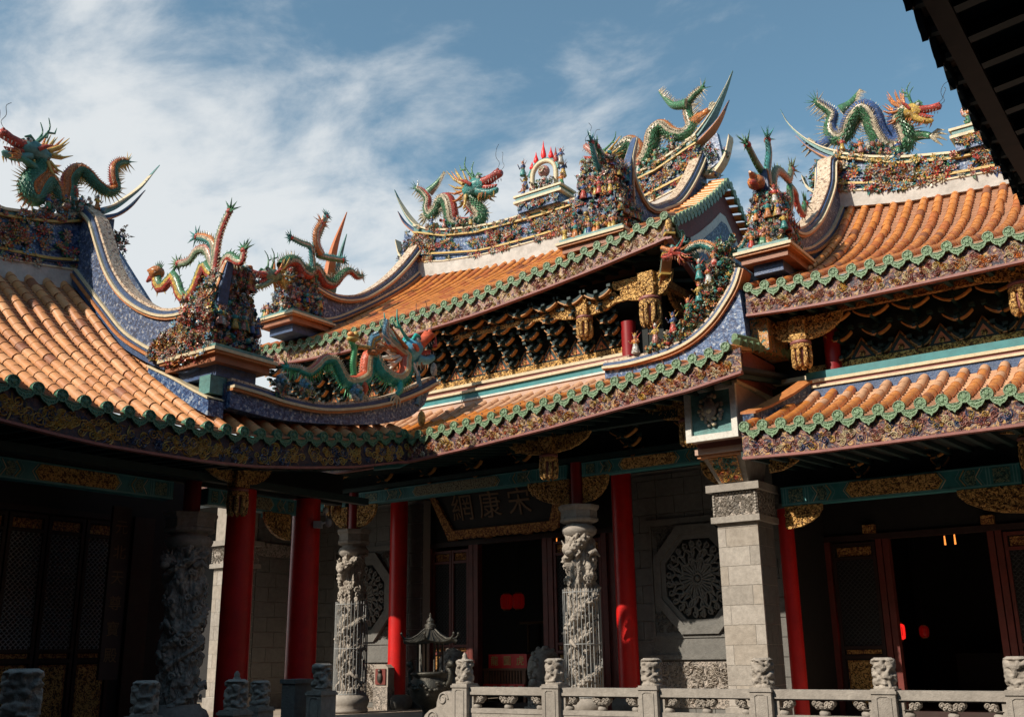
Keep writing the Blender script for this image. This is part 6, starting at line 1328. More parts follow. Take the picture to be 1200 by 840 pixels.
# ================================================================ BALUSTRADE
def post(name, x, y, zt, parent=None, label=None, rz=0., knob=False):
    """square shaft with a sunk panel and a carved round finial; zt = top of the finial"""
    if parent is None: r = thing(name, (x, y, 0), label, 'balustrade post', None)
    else: r = parent
    zs = zt-.37; b = MB(); w = .13; z0 = .46 if parent is not None or y > 11 or x < -9.9 else .012
    b.box((x-w, y-w, z0), (x+w, y+w, zs), 'stone', rz); b.box((x-w-.015, y-w-.015, zs-.03), (x+w+.015, y+w+.015, zs), 'stone', rz); b.box((x-w+.0, y-w+.0, zs), (x+w, y+w, zs+.02), 'stone', rz)
    b.ring_prism([(-.085, -.48), (.085, -.48), (.085, -.07), (.05, -.05), (-.05, -.05), (-.085, -.07)], [(-.07, -.465), (.07, -.465), (.07, -.08), (.04, -.062), (-.04, -.062), (-.07, -.08)], (x, y-w-.001, zs), (1, 0, 0), (0, 0, 1), .008, 'stone')
    o = b.build('post' if parent is not None else 'shaft', r)
    f = MB(); n, k = 46, 40; th = np.arange(n)/n*2*PI; rings = []; sd = RNG.uniform(0, 50)
    for i in range(k):
        t = i/(k-1); z = zs+.02+t*.33; base = .118*(1 if t < .93 else 1-(t-.93)*3) ; r_ = np.empty(n)
        for j, a in enumerate(th):
            q = Vector((math.cos(a), math.sin(a), t*2.6))*2.3+Vector((sd, 0, 0)); e = mnoise.noise(q); e2 = mnoise.noise(q*2.3)
            band = 1 if .09 < t < .90 else 0
            r_[j] = base + (.016*(1 if e > .0 else -1)*min(1, abs(e)*6)+.007*e2)*band + (.010 if (t < .07 or .91 < t < .95) else 0)
        rings.append(np.stack([x+r_*np.cos(th), y+r_*np.sin(th), np.full(n, z)], 1))
    f.sweep(rings, 'stone_carved', True, True, True)
    if knob: f.lathe([(.05, .33), (.03, .36), (.035, .385), (.01, .42)], (x, y, zs+.02), 'stone_carved', 10)
    f.build('finial', o); return r
def rail(parent, x0, x1, y, zr):
    b = MB(); b.box((x0, y-.075, zr-.10), (x1, y+.075, zr), 'stone'); b.box((x0, y-.055, zr-.115), (x1, y+.055, zr-.10), 'stone'); b.box((x0, y-.05, zr-.62), (x1, y+.05, zr-.30), 'stone'); b.box((x0, y-.06, zr-.34), (x1, y+.06, zr-.28), 'stone')
    for x in (x0+.03, x1-.03): b.box((x-.03, y-.045, zr-.3), (x+.03, y+.045, zr-.1), 'stone')
    b.box((x0+.12, y-.062, zr-.56), (x1-.12, y-.05, zr-.38), 'stone_carved'); o = b.build('rail', parent)
    c = MB(); m = (x0+x1)/2
    for cx, hw in ((m, 1.), (x0+.10, .6), (x1-.10, .6)):
        c.lathe([(.045, -.19), (.062, -.165), (.06, -.14), (.035, -.12), (.04, -.11), (.075, -.10)], (cx, y, zr-.10), 'stone', 14, sx=1.0)
        for sg in (-1, 1):
            if hw < 1 and ((cx < m and sg < 0) or (cx > m and sg > 0)): continue
            for (dx, dz, rr) in ((.045, -.055, .050), (.10, -.045, .045), (.075, -.085, .032), (.025, -.09, .03)):
                c.ell((cx+sg*dx, y, zr-.10+dz), (rr, .05, rr), 'stone_carved', 10, 6)
                q = [(cx+sg*dx+rr*.62*math.cos(a)*(1-a/9), y-.05, zr-.10+dz+rr*.62*math.sin(a)*(1-a/9)) for a in np.linspace(0, 7, 12)]; c.tube(q, .007, 'stone_carved', 4)
    c.build('cloud_bracket', o)
def balustrade():
    r = thing('stone_balustrade', (-6, 12, .47), 'long carved granite balustrade in front of the hall, sunlit right of the incense burner', 'balustrade')
    Y = 12.0; xs = [-9.46, -7.93, -6.47, -4.99, -3.58, -2.22, -.8]; tz = [1.56, 1.56, 1.55, 1.54, 1.53, 1.53, 1.53]
    for x, z in zip(xs, tz): post('post', x, Y, z, r, knob=(x == xs[0]))
    for a, b_ in zip(xs[:-1], xs[1:]): rail(r, a+.13, b_-.13, Y, 1.165)
    d = MB()    # scrolled end stone stepping down beside the stair
    prof = [(0, -.72), (-.62, -.72), (-.60, -.50), (-.545, -.40), (-.46, -.335), (-.37, -.31), (-.33, -.29), (-.325, -.22), (-.29, -.14), (-.22, -.085), (-.13, -.07), (-.06, -.09), (0, -.12)]
    d.prism(prof, (-9.59, Y+.07, 1.18), (1, 0, 0), (0, 0, 1), .14, 'stone')
    for cx, cz, rr in ((-9.80, 1.0, .09), (-10.0, .74, .10)):
        d.tube([(cx+rr*math.cos(a)*(1-a/12), Y-.075, cz+rr*math.sin(a)*(1-a/12)) for a in np.linspace(0, 8, 24)], .014, 'stone', 6)
    d.build('scroll_stone', r)
balustrade()
post('railing_post', -6.91, 3.96, 1.57, None, 'nearest shaded lion-carved railing post in the bottom left corner')
post('railing_post', -9.09, 6.48, 1.42, None, 'shaded carved railing post before the wing between the corner post and dragon column', 0)
post('railing_post', -9.60, 8.03, 1.39, None, 'shaded carved railing post with a small knob on top, before the black-shaded red column', 0, True)
post('railing_post', -9.89, 9.63, 1.54, None, 'slender shaded carved railing post just right of the brightest big red column')
post('railing_post', -11.0, 9.6, 1.33, None, 'low plain-topped railing post between the two big red columns')
def stone_block():
    b = MB(); b.box((-10.42, 9.45, .46), (-10.18, 9.75, 1.28), 'stone_grey'); b.box((-10.44, 9.43, 1.28), (-10.16, 9.77, 1.33), 'stone_grey'); b.ell((-8.2, 5.4, 1.17), (.16, .16, .10), 'stone_carved', 12, 6) if 0 else None
    tag(b.build('stone_newel'), 'small square stone newel against the foot of the brightest big red column', 'stone newel')
stone_block()

# ================================================================ INCENSE BURNER
def burner():
    x, y = -10.95, 13.0; r = thing('incense_burner', (x, y, .47), 'dark bronze incense burner with a pagoda lid standing before the doorway', 'incense burner'); m = 'bronze'
    b = MB(); b.lathe([(.30, 0), (.34, .03), (.34, .10), (.24, .14), (.16, .22), (.14, .36), (.17, .44), (.26, .50), (.36, .60), (.41, .72), (.42, .82), (.38, .92), (.33, .97), (.33, 1.02), (.38, 1.05), (.38, 1.09), (.28, 1.10)], (x, y, .47), m, 32)
    for i in range(40): a = RNG.uniform(0, 2*PI); z = RNG.uniform(.66, .90); b.ell((x+.41*math.cos(a), y+.41*math.sin(a), .47+z), (.05, .05, .035), m, 6, 4)
    b.build('bowl', r)
    for sg in (-1, 1):
        h = MB(); q = [(x+sg*.36, y, .47+.80), (x+sg*.50, y, .47+.92), (x+sg*.52, y, .47+1.10), (x+sg*.44, y, .47+1.17), (x+sg*.55, y, .47+1.26)]; h.tube(smooth_path(q, 12), np.linspace(.05, .04, 12), m, 8)
        h.ell((x+sg*.52, y, .47+1.24), (.09, .06, .07), m, 8, 6); h.cone((x+sg*.5, y, .47+1.29), (-sg*.3, 0, 1), .02, .10, m); h.build('handle', r)
    for i in range(6):
        p = MB(); a = (i+.5)/6*2*PI; q = (x+.25*math.cos(a), y+.25*math.sin(a)); p.lathe([(.028, 1.09), (.022, 1.12), (.022, 1.60), (.03, 1.64)], (*q, .47), m, 8); p.build('post', r)
    t = MB(); n = 6; rings = []
    for f, z in ((.52, 1.665), (.50, 1.63), (.36, 1.70), (.24, 1.78), (.14, 1.88), (.10, 1.90)):
        ring = []
        for i in range(36):
            a = i/36*2*PI; c = math.cos(n*a/1.0); k = f*(1+.07*(c*.5+.5)); ring.append((x+k*math.cos(a), y+k*math.sin(a), .47+z+(.06*(c*.5+.5)**3*(f/.52)**3)))
        rings.append(ring)
    t.sweep(rings, m, True, True, True)
    for i in range(n):
        a = i/n*2*PI; q = [(x+f*math.cos(a), y+f*math.sin(a), .47+z) for f, z in ((.12, 1.91), (.26, 1.80), (.42, 1.72), (.54, 1.73), (.60, 1.80))]; t.tube(q, [.022, .022, .022, .026, .012], m, 6); t.ell((x+.60*math.cos(a), y+.60*math.sin(a), .47+1.82), (.03, .03, .035), m, 6, 4)
        for k in (-1, 0, 1): a2 = a+PI/6+k*.22; t.tube([(x+f*math.cos(a2), y+f*math.sin(a2), .47+z) for f, z in ((.13, 1.885), (.26, 1.785), (.50, 1.675))], .010, m, 4)
    o = t.build('pagoda_lid', r)
    r.scale = (.80, .80, .80); f = MB(); f.lathe([(.11, 1.89), (.13, 1.92), (.10, 1.95), (.12, 1.985), (.10, 2.01), (.06, 2.03), (.085, 2.07), (.06, 2.11), (.02, 2.14), (.03, 2.17), (.005, 2.23)], (x, y, .47), m, 14); f.build('lid_finial', o)
burner()

# ================================================================ DOOR STONES, STELE, OFFERINGS, LAMPS
def drum_stone(x, y, label):
    r = thing('drum_stone', (x, y, .47), label, 'drum stone'); b = MB(); b.box((x-.22, y-.42, .47), (x+.22, y+.42, .60), 'stone'); b.box((x-.18, y-.36, .60), (x+.18, y+.36, .78), 'relief_stone'); b.box((x-.24, y-.40, .78), (x+.24, y+.40, .84), 'stone'); b.build('plinth', r)
    d = MB(); n = 28; ring = lambda rr, xx: [(xx, y+rr*math.cos(a), 1.30+rr*math.sin(a)) for a in np.arange(n)/n*2*PI]
    d.sweep([ring(.02, x-.17), ring(.22, x-.17), ring(.24, x-.20), ring(.33, x-.20), ring(.36, x-.17), ring(.40, x-.12), ring(.42, x), ring(.40, x+.12), ring(.36, x+.17), ring(.33, x+.20), ring(.24, x+.20), ring(.22, x+.17), ring(.02, x+.17)], 'stone_carved', True, False, True)
    for i in range(34):
        a = RNG.uniform(0, 2*PI); d.ell((x+RNG.uniform(-.1, .1), y+.41*math.cos(a), 1.30+.41*math.sin(a)), (.06, .05, .05), 'stone_carved', 6, 5)
    for i in range(16):
        a = i/16*2*PI
        for sg in (-1, 1): d.ell((x+sg*.20, y+.285*math.cos(a), 1.30+.285*math.sin(a)), (.02, .025, .025), 'stone_carved', 5, 4)
    d.build('drum', r)
    for i in range(1): 
        l = MB(); l.ell((x, y-.30, 1.0), (.17, .17, .15), 'stone_carved', 10, 7); l.ell((x, y-.42, 1.04), (.10, .10, .09), 'stone_carved', 8, 6); l.build('crouching_lion', r)
drum_stone(-14.45, 17.95, 'carved stone drum on a plinth left of the doorway, half hidden by the incense burner')
drum_stone(-12.10, 17.95, 'carved stone drum right of the doorway beside the red boxes table')
def stele():
    r = thing('stone_stele', (-16.05, 17.55, .47), 'small stone stele with a dark red niche beside the left inner column', 'stele'); b = MB()
    b.box((-16.32, 17.45, .47), (-15.90, 17.75, .95), 'relief_stone'); b.prism([(-.2, 0), (.2, 0), (.2, .40), (.12, .47), (-.12, .47), (-.2, .40)], (-16.11, 17.75, .95), (1, 0, 0), (0, 0, 1), .28, 'stone_warm'); b.build('block', r)
    c = MB(); c.box((-16.26, 17.44, 1.0), (-15.96, 17.465, 1.33), 'door_red'); c.ell((-16.11, 17.43, 1.14), (.08, .05, .12), 'bronze', 8, 6); c.ell((-16.11, 17.42, 1.28), (.05, .05, .05), 'bronze', 8, 6); c.build('niche_figure', r)
stele()
def text(body, parent, loc, size, mt, rot, ext=.006, name='lettering', sx=1.):
    c = bpy.data.curves.new('tmp', 'FONT'); c.body = body; c.size = size; c.extrude = ext; c.align_x = 'CENTER'; c.align_y = 'CENTER'; c.offset = 0
    t = bpy.data.objects.new('tmp', c); COL.objects.link(t); bpy.context.view_layer.update()
    me = bpy.data.meshes.new_from_object(t.evaluated_get(bpy.context.evaluated_depsgraph_get())); bpy.data.objects.remove(t)
    me.materials.clear(); me.materials.append(MATS[mt]); me.name = name
    o = bpy.data.objects.new(name, me); COL.objects.link(o); o.parent = parent
    if parent.get('_o') is not None: loc = Vector(loc)-Vector(parent['_o'][:])
    o.location = loc; o.rotation_euler = rot; o.scale = (sx, 1, 1); return o
def table():
    y = 17.0; x0, x1 = -13.05, -11.85
    y = 19.0; x0, x1 = -14.25, -13.08
    r = thing('offering_table', ((x0+x1)/2, y, .47), 'slatted brown wooden offering table with a red lower shelf in the doorway', 'table'); b = MB()
    b.box((x0, y-.3, 1.26), (x1, y+.3, 1.31), 'wood_brown'); b.build('tabletop', r)
    for x in (x0+.06, x1-.06):
        for yy in (y-.26, y+.26): l = MB(); l.box((x-.03, yy-.03, .47), (x+.03, yy+.03, 1.26), 'wood_brown'); l.build('leg', r)
    s = MB()
    for i, x in enumerate(np.linspace(x0+.12, x1-.12, 13)): s.box((x-.022, y-.27, .84), (x+.022, y-.24, 1.26), 'wood_brown')
    s.build('slat_front', r); s = MB(); s.box((x0+.03, y-.29, .82), (x1-.03, y+.28, .845), 'tile_amber'); s.build('shelf', r)
    bx = MB(); w = (x1-x0)*.86/3
    for i, ch in enumerate('龍圖虎'):
        xa = x0+.14+i*(w+.006); t = thing('offering_box', (xa+w/2, y-.1, 1.31), ['red donation box with a gold character, leftmost of three on the table', 'red donation box with a gold character, middle of three on the table', 'red donation box with a gold character, rightmost of three on the table'][i], 'box', 'red boxes on the offering table')
        q = MB(); q.box((xa, y-.26, 1.31), (xa+w, y+.06, 1.60), 'box_red'); q.build('box_body', t); text(ch, t, (xa+w/2, y-.268, 1.45), .21, 'sign_gold', (PI/2, 0, 0), .003)
    for i in range(5):
        xa = x0+.06+i*.222; t = thing('offering_box', (xa+.10, y-.2, .845), 'small red box with a cream label in the row on the table\'s lower shelf', 'box', 'small red boxes on the lower shelf'); q = MB(); q.box((xa, y-.36, .847), (xa+.20, y-.295, .985), 'box_red'); q.box((xa+.05, y-.364, .885), (xa+.15, y-.3605, .95), 'mould_cream'); q.build('box_body', t)
    for i, (x, h) in enumerate(((-13.78, .16), (-13.30, .2))):
        q = MB(); q.lathe([(.05, 0), (.06, .02), (.03, .05), (.035, .08), (.07, .12), (.06, h)], (x, y+.15, 1.31), 'bronze' if i else 'mould_cream', 14); tag(q.build('offering_vase'), ['pale small vase standing behind the red boxes', 'dark bronze vase standing behind the right red box'][i], 'vase')
table()
def lantern(name, x, y, z, s, label, m='lamp_red'):
    r = thing(name, (x, y, z), label, 'lantern'); b = MB(); b.lathe([(.10*s, -.20*s), (.15*s, -.17*s), (.165*s, -.08*s), (.165*s, .10*s), (.15*s, .17*s), (.10*s, .20*s)], (x, y, z), m, 16); b.build('paper_shade', r)
    c = MB(); c.lathe([(.09*s, .19*s), (.09*s, .24*s)], (x, y, z), 'sign_gold_dim', 12); c.lathe([(.09*s, -.24*s), (.09*s, -.19*s)], (x, y, z), 'sign_gold_dim', 12); c.tube([(x, y, z+.24*s), (x, y, 4.6)], .006, 'wire', 4)
    for a in np.linspace(0, 2*PI, 9)[:-1]: c.tube([(x+rr*math.cos(a), y+rr*math.sin(a), z+zz) for rr, zz in ((.10*s, -.20*s), (.168*s, -.08*s), (.168*s, .1*s), (.10*s, .2*s))], .005, 'box_red', 4)
    c.build('lantern_frame', r)
lantern('red_lantern', -14.52, 20.0, 2.78, 0.85, 'glowing red lantern hanging inside the middle doorway above the boxes', 'lamp_dim'); lantern('red_lantern', -14.18, 20.0, 2.78, 0.85, 'dim red lantern hanging inside the middle doorway on the right of its twin', 'lamp_dim')
lantern('red_lantern', -5.62, 20.0, 1.90, .7, 'bright red lantern glowing inside the right doorway'); lantern('red_lantern', -5.30, 20.5, 1.9, .5, 'faint red lantern inside the right doorway beside the bright one', 'lamp_dim')
def bulb(x, y, z, L, label, i=0):
    r = thing('candle_lamp', (x, y, z), label, 'lamp'); b = MB(); b.tube([(x, y, z), (x, y, z+L)], [.016, .010], 'lamp_amber', 8); b.build('glowing_tube', r); c = MB(); c.tube([(x, y, z+L), (x, y, z+L+.5)], .008, 'wire', 4); c.build('cord', r)
bulb(-12.42, 19.0, 3.78, .24, 'small amber lamp glowing under the middle doorway lintel'); bulb(-4.33, 19.5, 3.36, .18, 'right hand amber tube of the pair glowing in the right doorway'); bulb(-4.50, 19.5, 3.36, .16, 'left hand amber tube of the pair glowing in the right doorway')
mat('gold_dull', (.16, .08, .03), .5, .2)
def name_board():
    r = thing('name_board', (-13.1, 17.8, 4.2), 'dark hanging name board with gilt characters and carved gold frame under the eave', 'sign'); ang = R(-16); c = np.array((-13.07, 17.75, 4.62)); ux = np.array((1, 0, 0)); uy = np.array((0, -math.sin(-ang)*1.0, math.cos(ang))); uy = np.array((0, -.27, .963))
    b = MB(); w0, w1, h = 1.30, 1.66, .42
    b.prism([(-w0, -h), (w0, -h), (w1, h), (-w1, h)], c+(0, .03, 0), ux, uy, .04, 'dark_wood'); b.build('board', r)
    f = MB(); f.ring_prism([(-w0-.16, -h-.13), (w0+.16, -h-.13), (w1+.16, h+.1), (-w1-.16, h+.1)], [(-w0+.02, -h+.03), (w0-.02, -h+.03), (w1-.02, h-.03), (-w1+.02, h-.03)], c-(0, .02, 0), ux, uy, .07, 'gold_red_carved')
    for x in np.linspace(-w0, w0, 15): f.ell(tuple(c+ux*x+uy*(-h-.14)+(0, -.06, 0)), (.11, .04, .05), 'gold_red_carved', 8, 5)
    f.build('carved_frame', r)
    for i, (ch, x) in enumerate((('網', -.95), ('康', -.20), ('宋', .58))): text(ch, r, tuple(c+ux*x+uy*.04+np.array((0, -.03, 0))), .62, 'gold_dull', (R(90+15.7), 0, 0), .008, 'lettering')
name_board()
def couplet():
    r = thing('couplet_board', (-14.9, 9.9, 1), 'tall dark couplet board with faint gold characters in the shaded wing', 'sign'); b = MB(); b.box((-15.0, 9.78, 1.3), (-14.94, 10.12, 4.0), 'door_dark'); b.build('board', r)
    for i, ch in enumerate('元北天尊寶殿'): text(ch, r, (-14.935, 9.95, 3.65-i*.40), .24, 'gold_dull', (PI/2, 0, PI/2), .003)
couplet()
def floodlight():
    x, y, z = -14.0, 13.30, 3.93; r = thing('floodlight', (x, y, z), 'small pale floodlight bracketed to the top of the brightest big red column', 'floodlight'); b = MB(); b.box((x-.02, y-.05, z-.06), (x+.12, y+.14, z+.06), 'iron_grey', R(35)); b.build('lamp_housing', r)
    c = MB(); c.tube([(x+.05, y+.1, z), (x+.1, y+.22, z+.08), (x+.05, y+.2, z+.25)], .02, 'iron_grey', 7); c.ell((x+.1, y+.26, z+.05), (.07, .07, .08), 'iron_grey', 9, 6); c.ell((x+.05, y+.22, z+.28), (.06, .06, .06), 'mould_white', 9, 6); c.tube([(x-.1, y+.02, z), (x+.05, y+.1, z)], .02, 'iron_grey', 6); c.build('mounting_arm', r)
floodlight()

# ================================================================ ROOF SCULPTURE
d = dragon
d('ridge_dragon', (-17.4, 9.6, 9.6), 'large green dragon roaring upward on the left wing ridge beside its swallowtail', 'y', -17.4, TR['D1'], TR['D1h'], back='glaze_green_dark', belly='j_red', edge='j_orange', r=.16, split=-.35, headcol='mould_teal', jaw='j_red', mane='mould_yellow', spike='mould_yellow', dors=1, legs=((.72, -2.3, .35), (.45, -1.2, .3), (.93, 2.8, .42)), wob=.12)
d('ridge_dragon', (-15.9, 19.9, 12.4), 'green and cream dragon facing right on the middle ridge, left of the flaming shrine', 'x', 19.9, TR['D2'], TR['D2h'], tails=(TR['D2t'],), back='j_green', belly='j_red', edge='j_cream', r=.195, split=-.1, headcol='j_teal', mane='j_yellow', dors=-1, legs=((.30, 3.3, .38), (.62, -1.2, .36), (.92, .1, .5)))
d('ridge_dragon', (-10.2, 19.9, 12.6), 'arching green dragon facing left on the raised right end of the middle ridge', 'x', 19.9, TR['D3'], TR['D3h'], tails=(TR['D3t'],), back='j_green', belly='j_orange', edge='j_cream', r=.19, split=-.1, headcol='j_sage', jaw='j_pink', mane='j_yellow', dors=1, legs=((.22, .5, .5), (.5, -1.9, .4)), spk=1.3)
d('ridge_dragon', (-5, 19.9, 11.4), 'green and blue scaled dragon facing right on the right side hall ridge', 'x', 19.9, TR['D4'], TR['D4h'], tails=(TR['D4t'],), back='j_green', belly='j_blue', edge='j_cream', r=.20, headcol='j_yellow', jaw='j_red', mane='j_orange', dors=-1, legs=((.26, 3.1, .45), (.6, -1.3, .36), (.85, -.2, .5)))
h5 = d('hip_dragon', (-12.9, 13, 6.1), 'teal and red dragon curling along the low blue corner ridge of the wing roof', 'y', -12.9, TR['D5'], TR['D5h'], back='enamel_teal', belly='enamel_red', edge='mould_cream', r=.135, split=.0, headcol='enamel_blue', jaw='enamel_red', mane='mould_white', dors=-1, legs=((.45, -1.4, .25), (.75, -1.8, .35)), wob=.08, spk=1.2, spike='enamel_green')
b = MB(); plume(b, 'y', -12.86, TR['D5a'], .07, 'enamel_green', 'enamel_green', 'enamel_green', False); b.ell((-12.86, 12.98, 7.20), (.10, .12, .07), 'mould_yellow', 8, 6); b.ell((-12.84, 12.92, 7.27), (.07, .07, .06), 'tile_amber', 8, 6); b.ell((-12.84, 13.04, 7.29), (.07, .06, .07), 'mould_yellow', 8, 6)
for q in ((13.5, 7.05), (13.62, 7.12), (13.75, 7.2)): b.ell((-12.84, *q), (.10, .14, .06), 'j_orange', 8, 5)
plume(b, 'y', -12.85, [(13.45, 7.1), (13.5, 7.3), (13.68, 7.42)], .08, 'j_sky', 'j_sky', 'j_yellow', False); b.tube([(-12.85, 13.1, 7.08), (-12.85, 13.45, 7.14)], [.04, .05], 'j_yellow', 7)
plume(b, 'y', -12.85, [(14.0, 7.36), (13.85, 7.55), (13.9, 7.8)], .07, 'j_sky', 'j_orange', 'j_white', False); b.cone((-12.85, 15.33, 7.6), (0, .1, 1), .05, .28, 'j_red', 7)
b.tube([(-12.88, 14.8, 6.3), (-12.88, 14.9, 6.7), (-12.88, 14.85, 7.0)], [.07, .06, .03], 'j_sky', 7); b.build('trimmings', h5)
d('small_dragon', (-6.9, 15.5, 8), 'small orange headed dragon crowning the curled end ridge beside the pier', 'x', 15.45, [(-7.35, 8.32), (-7.05, 8.42), (-6.85, 8.36), (-6.65, 8.20), (-6.45, 8.12), (-6.25, 8.18), (-6.15, 8.30), (-6.05, 8.32)][::-1], [(-7.35, 8.32), (-7.72, 8.42), (-7.5, 8.6)], back='j_teal', belly='j_orange', edge='j_cream', r=.075, headcol='j_red', jaw='j_orange', mane='j_red', dors=1, whisk=False, wob=.04)
def plume_beast(name, loc, label, axis, plane, body, plumes, r=.09, pr=.06, fish=False, extra=None):
    rt = thing(name, loc, label, 'dragon statue'); b = MB(); plume(b, axis, plane, body[::-1] if 0 else body, r, 'j_green', 'j_red', 'j_yellow', False)
    P = (lambda u, z: (u, plane, z)) if axis == 'x' else (lambda u, z: (plane, u, z)); u, z = body[0]
    b.build('body', rt); h = MB(); h.ell(P(u, z+.05), (r*1.3, r*1.3, r*1.1), 'j_orange', 10, 7); s = -1 if body[1][0] > u else 1
    for dz, m in ((.10, 'j_orange'), (-.04, 'j_red')): h.tube([P(u, z+dz*.5), P(u+s*.16, z+dz+.03), P(u+s*.26, z+dz*1.5)], [r*.7, r*.5, r*.2], m, 7)
    for a in np.linspace(.3, 2.6, 9): h.cone(P(u-s*.03, z+.06), np.array(P(s*math.cos(a), math.sin(a)))-np.array(P(0, 0)), .03, .22, 'j_green' if a > 1 else 'j_yellow', 4)
    h.build('head', rt)
    for i, p in enumerate(plumes): q = MB(); plume(q, axis, plane+.02*i, p, pr, ['j_green', 'j_teal', 'j_sage'][i % 3], ['j_red', 'j_orange', 'j_pink'][i % 3]); q.build('tail_plume', rt)
    return rt
plume_beast('phoenix_dragon', (-13.7, 10.1, 7.3), 'red and green dragon with fanned tail plumes above the left warriors', 'x', 10.1, TR['P1'], [TR['P1a'], TR['P1b'], TR['P1c'], TR['P1d']], .11, .085)
d('phoenix_dragon', (-17.1, 15.8, 10), 'red bellied dragon facing left behind a winged carp, left above the middle hall', 'y', -17.0, TR['P2'][::-1][:-2], [TR['P2'][1], (14.05, 9.62), (14.5, 10.1)], back='j_green', belly='j_red', edge='j_cream', r=.135, headcol='j_sage', jaw='j_red', dors=-1, wob=.06, whisk=False)
rt = thing('winged_fish', (-16.95, 15.7, 10.3), 'upright winged carp with raised tail above the farther left dragon', 'fish statue'); b = MB(); plume(b, 'y', -16.85, TR['P2c'][:1]+[(15.75, 10.95), (15.7, 11.25), (15.85, 11.55)], .10, 'j_orange', 'j_red'); b.build('body', rt)
for p in (TR['P2a'], TR['P2b'], TR['P2d']): q = MB(); plume(q, 'y', -16.9, p, .08, 'j_teal', 'j_green'); q.build('fin', rt)
rt = thing('swallowtail_spike', (-17.2, 16.6, 10.4), 'pair of tall brown pointed spikes behind the farther left pedestal sculpture', 'roof ornament'); q = MB(); q.bar(smooth_path([(-17.2, 16.45, 10.15), (-17.2, 16.62, 11.2), (-17.2, 17.03, 12.36)], 12), np.linspace(.18, .012, 12), np.linspace(.30, .02, 12), 'tile_rust', (1, 0, 0), (0, 1, 0)); q.build('blade', rt)
q = MB(); q.bar(smooth_path([(-17.25, 16.6, 10.1), (-17.25, 16.85, 11.0), (-17.25, 17.10, 11.8)], 12), np.linspace(.18, .012, 12), np.linspace(.22, .02, 12), 'mould_teal', (1, 0, 0), (0, 1, 0)); q.build('blade', rt)
plume_beast('phoenix_dragon', (-9.2, 16.2, 10), 'upright dark green winged beast on the pedestal before the arching dragon', 'y', -9.15, [(16.55, 10.3), (16.35, 10.6), (16.5, 10.9), (16.2, 11.1)], [TR['P3a'], TR['P3b'], TR['P3c'], [(16.6, 10.4), (16.75, 10.8), (17.0, 11.0), (16.95, 11.4)]], .13, .095)
rt = plume_beast('phoenix_dragon', (-5.9, 16.3, 9), 'twin tailed carp dragon rearing over the right side hall\'s corner warriors', 'y', -5.9, [(15.55, 9.25), (15.75, 9.35), (15.95, 9.3), (16.0, 9.5)], [TR['P4a'], TR['P4b'], TR['P4c'], TR['P4d']], .12, .10)
# warriors on their pedestals
figure_tower('warrior_group', (-13.3, 10.4, 6.2), 'crowded porcelain warriors on the corner pedestal of the left wing', (-14.05, 9.95, 6.26, -12.85, 11.0, 8.05), (1, -.6), 34, 1300, side=(1, 0), fh=.31)
figure_tower('warrior_group', (-17, 15.4, 9), 'farther left porcelain warriors above the middle hall\'s eave', (-17.75, 15.0, 9.02, -16.75, 16.1, 10.4), (.6, -1), 14, 560, side=(1, 0), fh=.30)
figure_tower('warrior_group', (-8.9, 15.7, 9.1), 'porcelain warriors massed on the jutting shelf left of the raised middle roof corner', (-9.85, 15.6, 9.12, -8.60, 16.6, 11.0), (.3, -1), 26, 1000, side=(1, 0), fh=.33)
figure_tower('warrior_group', (-5.9, 15.5, 8), 'porcelain warriors on the front pedestal of the right side hall roof', (-6.2, 15.45, 7.98, -5.45, 16.35, 9.15), (.3, -1), 18, 620, side=(1, 0), fh=.31)
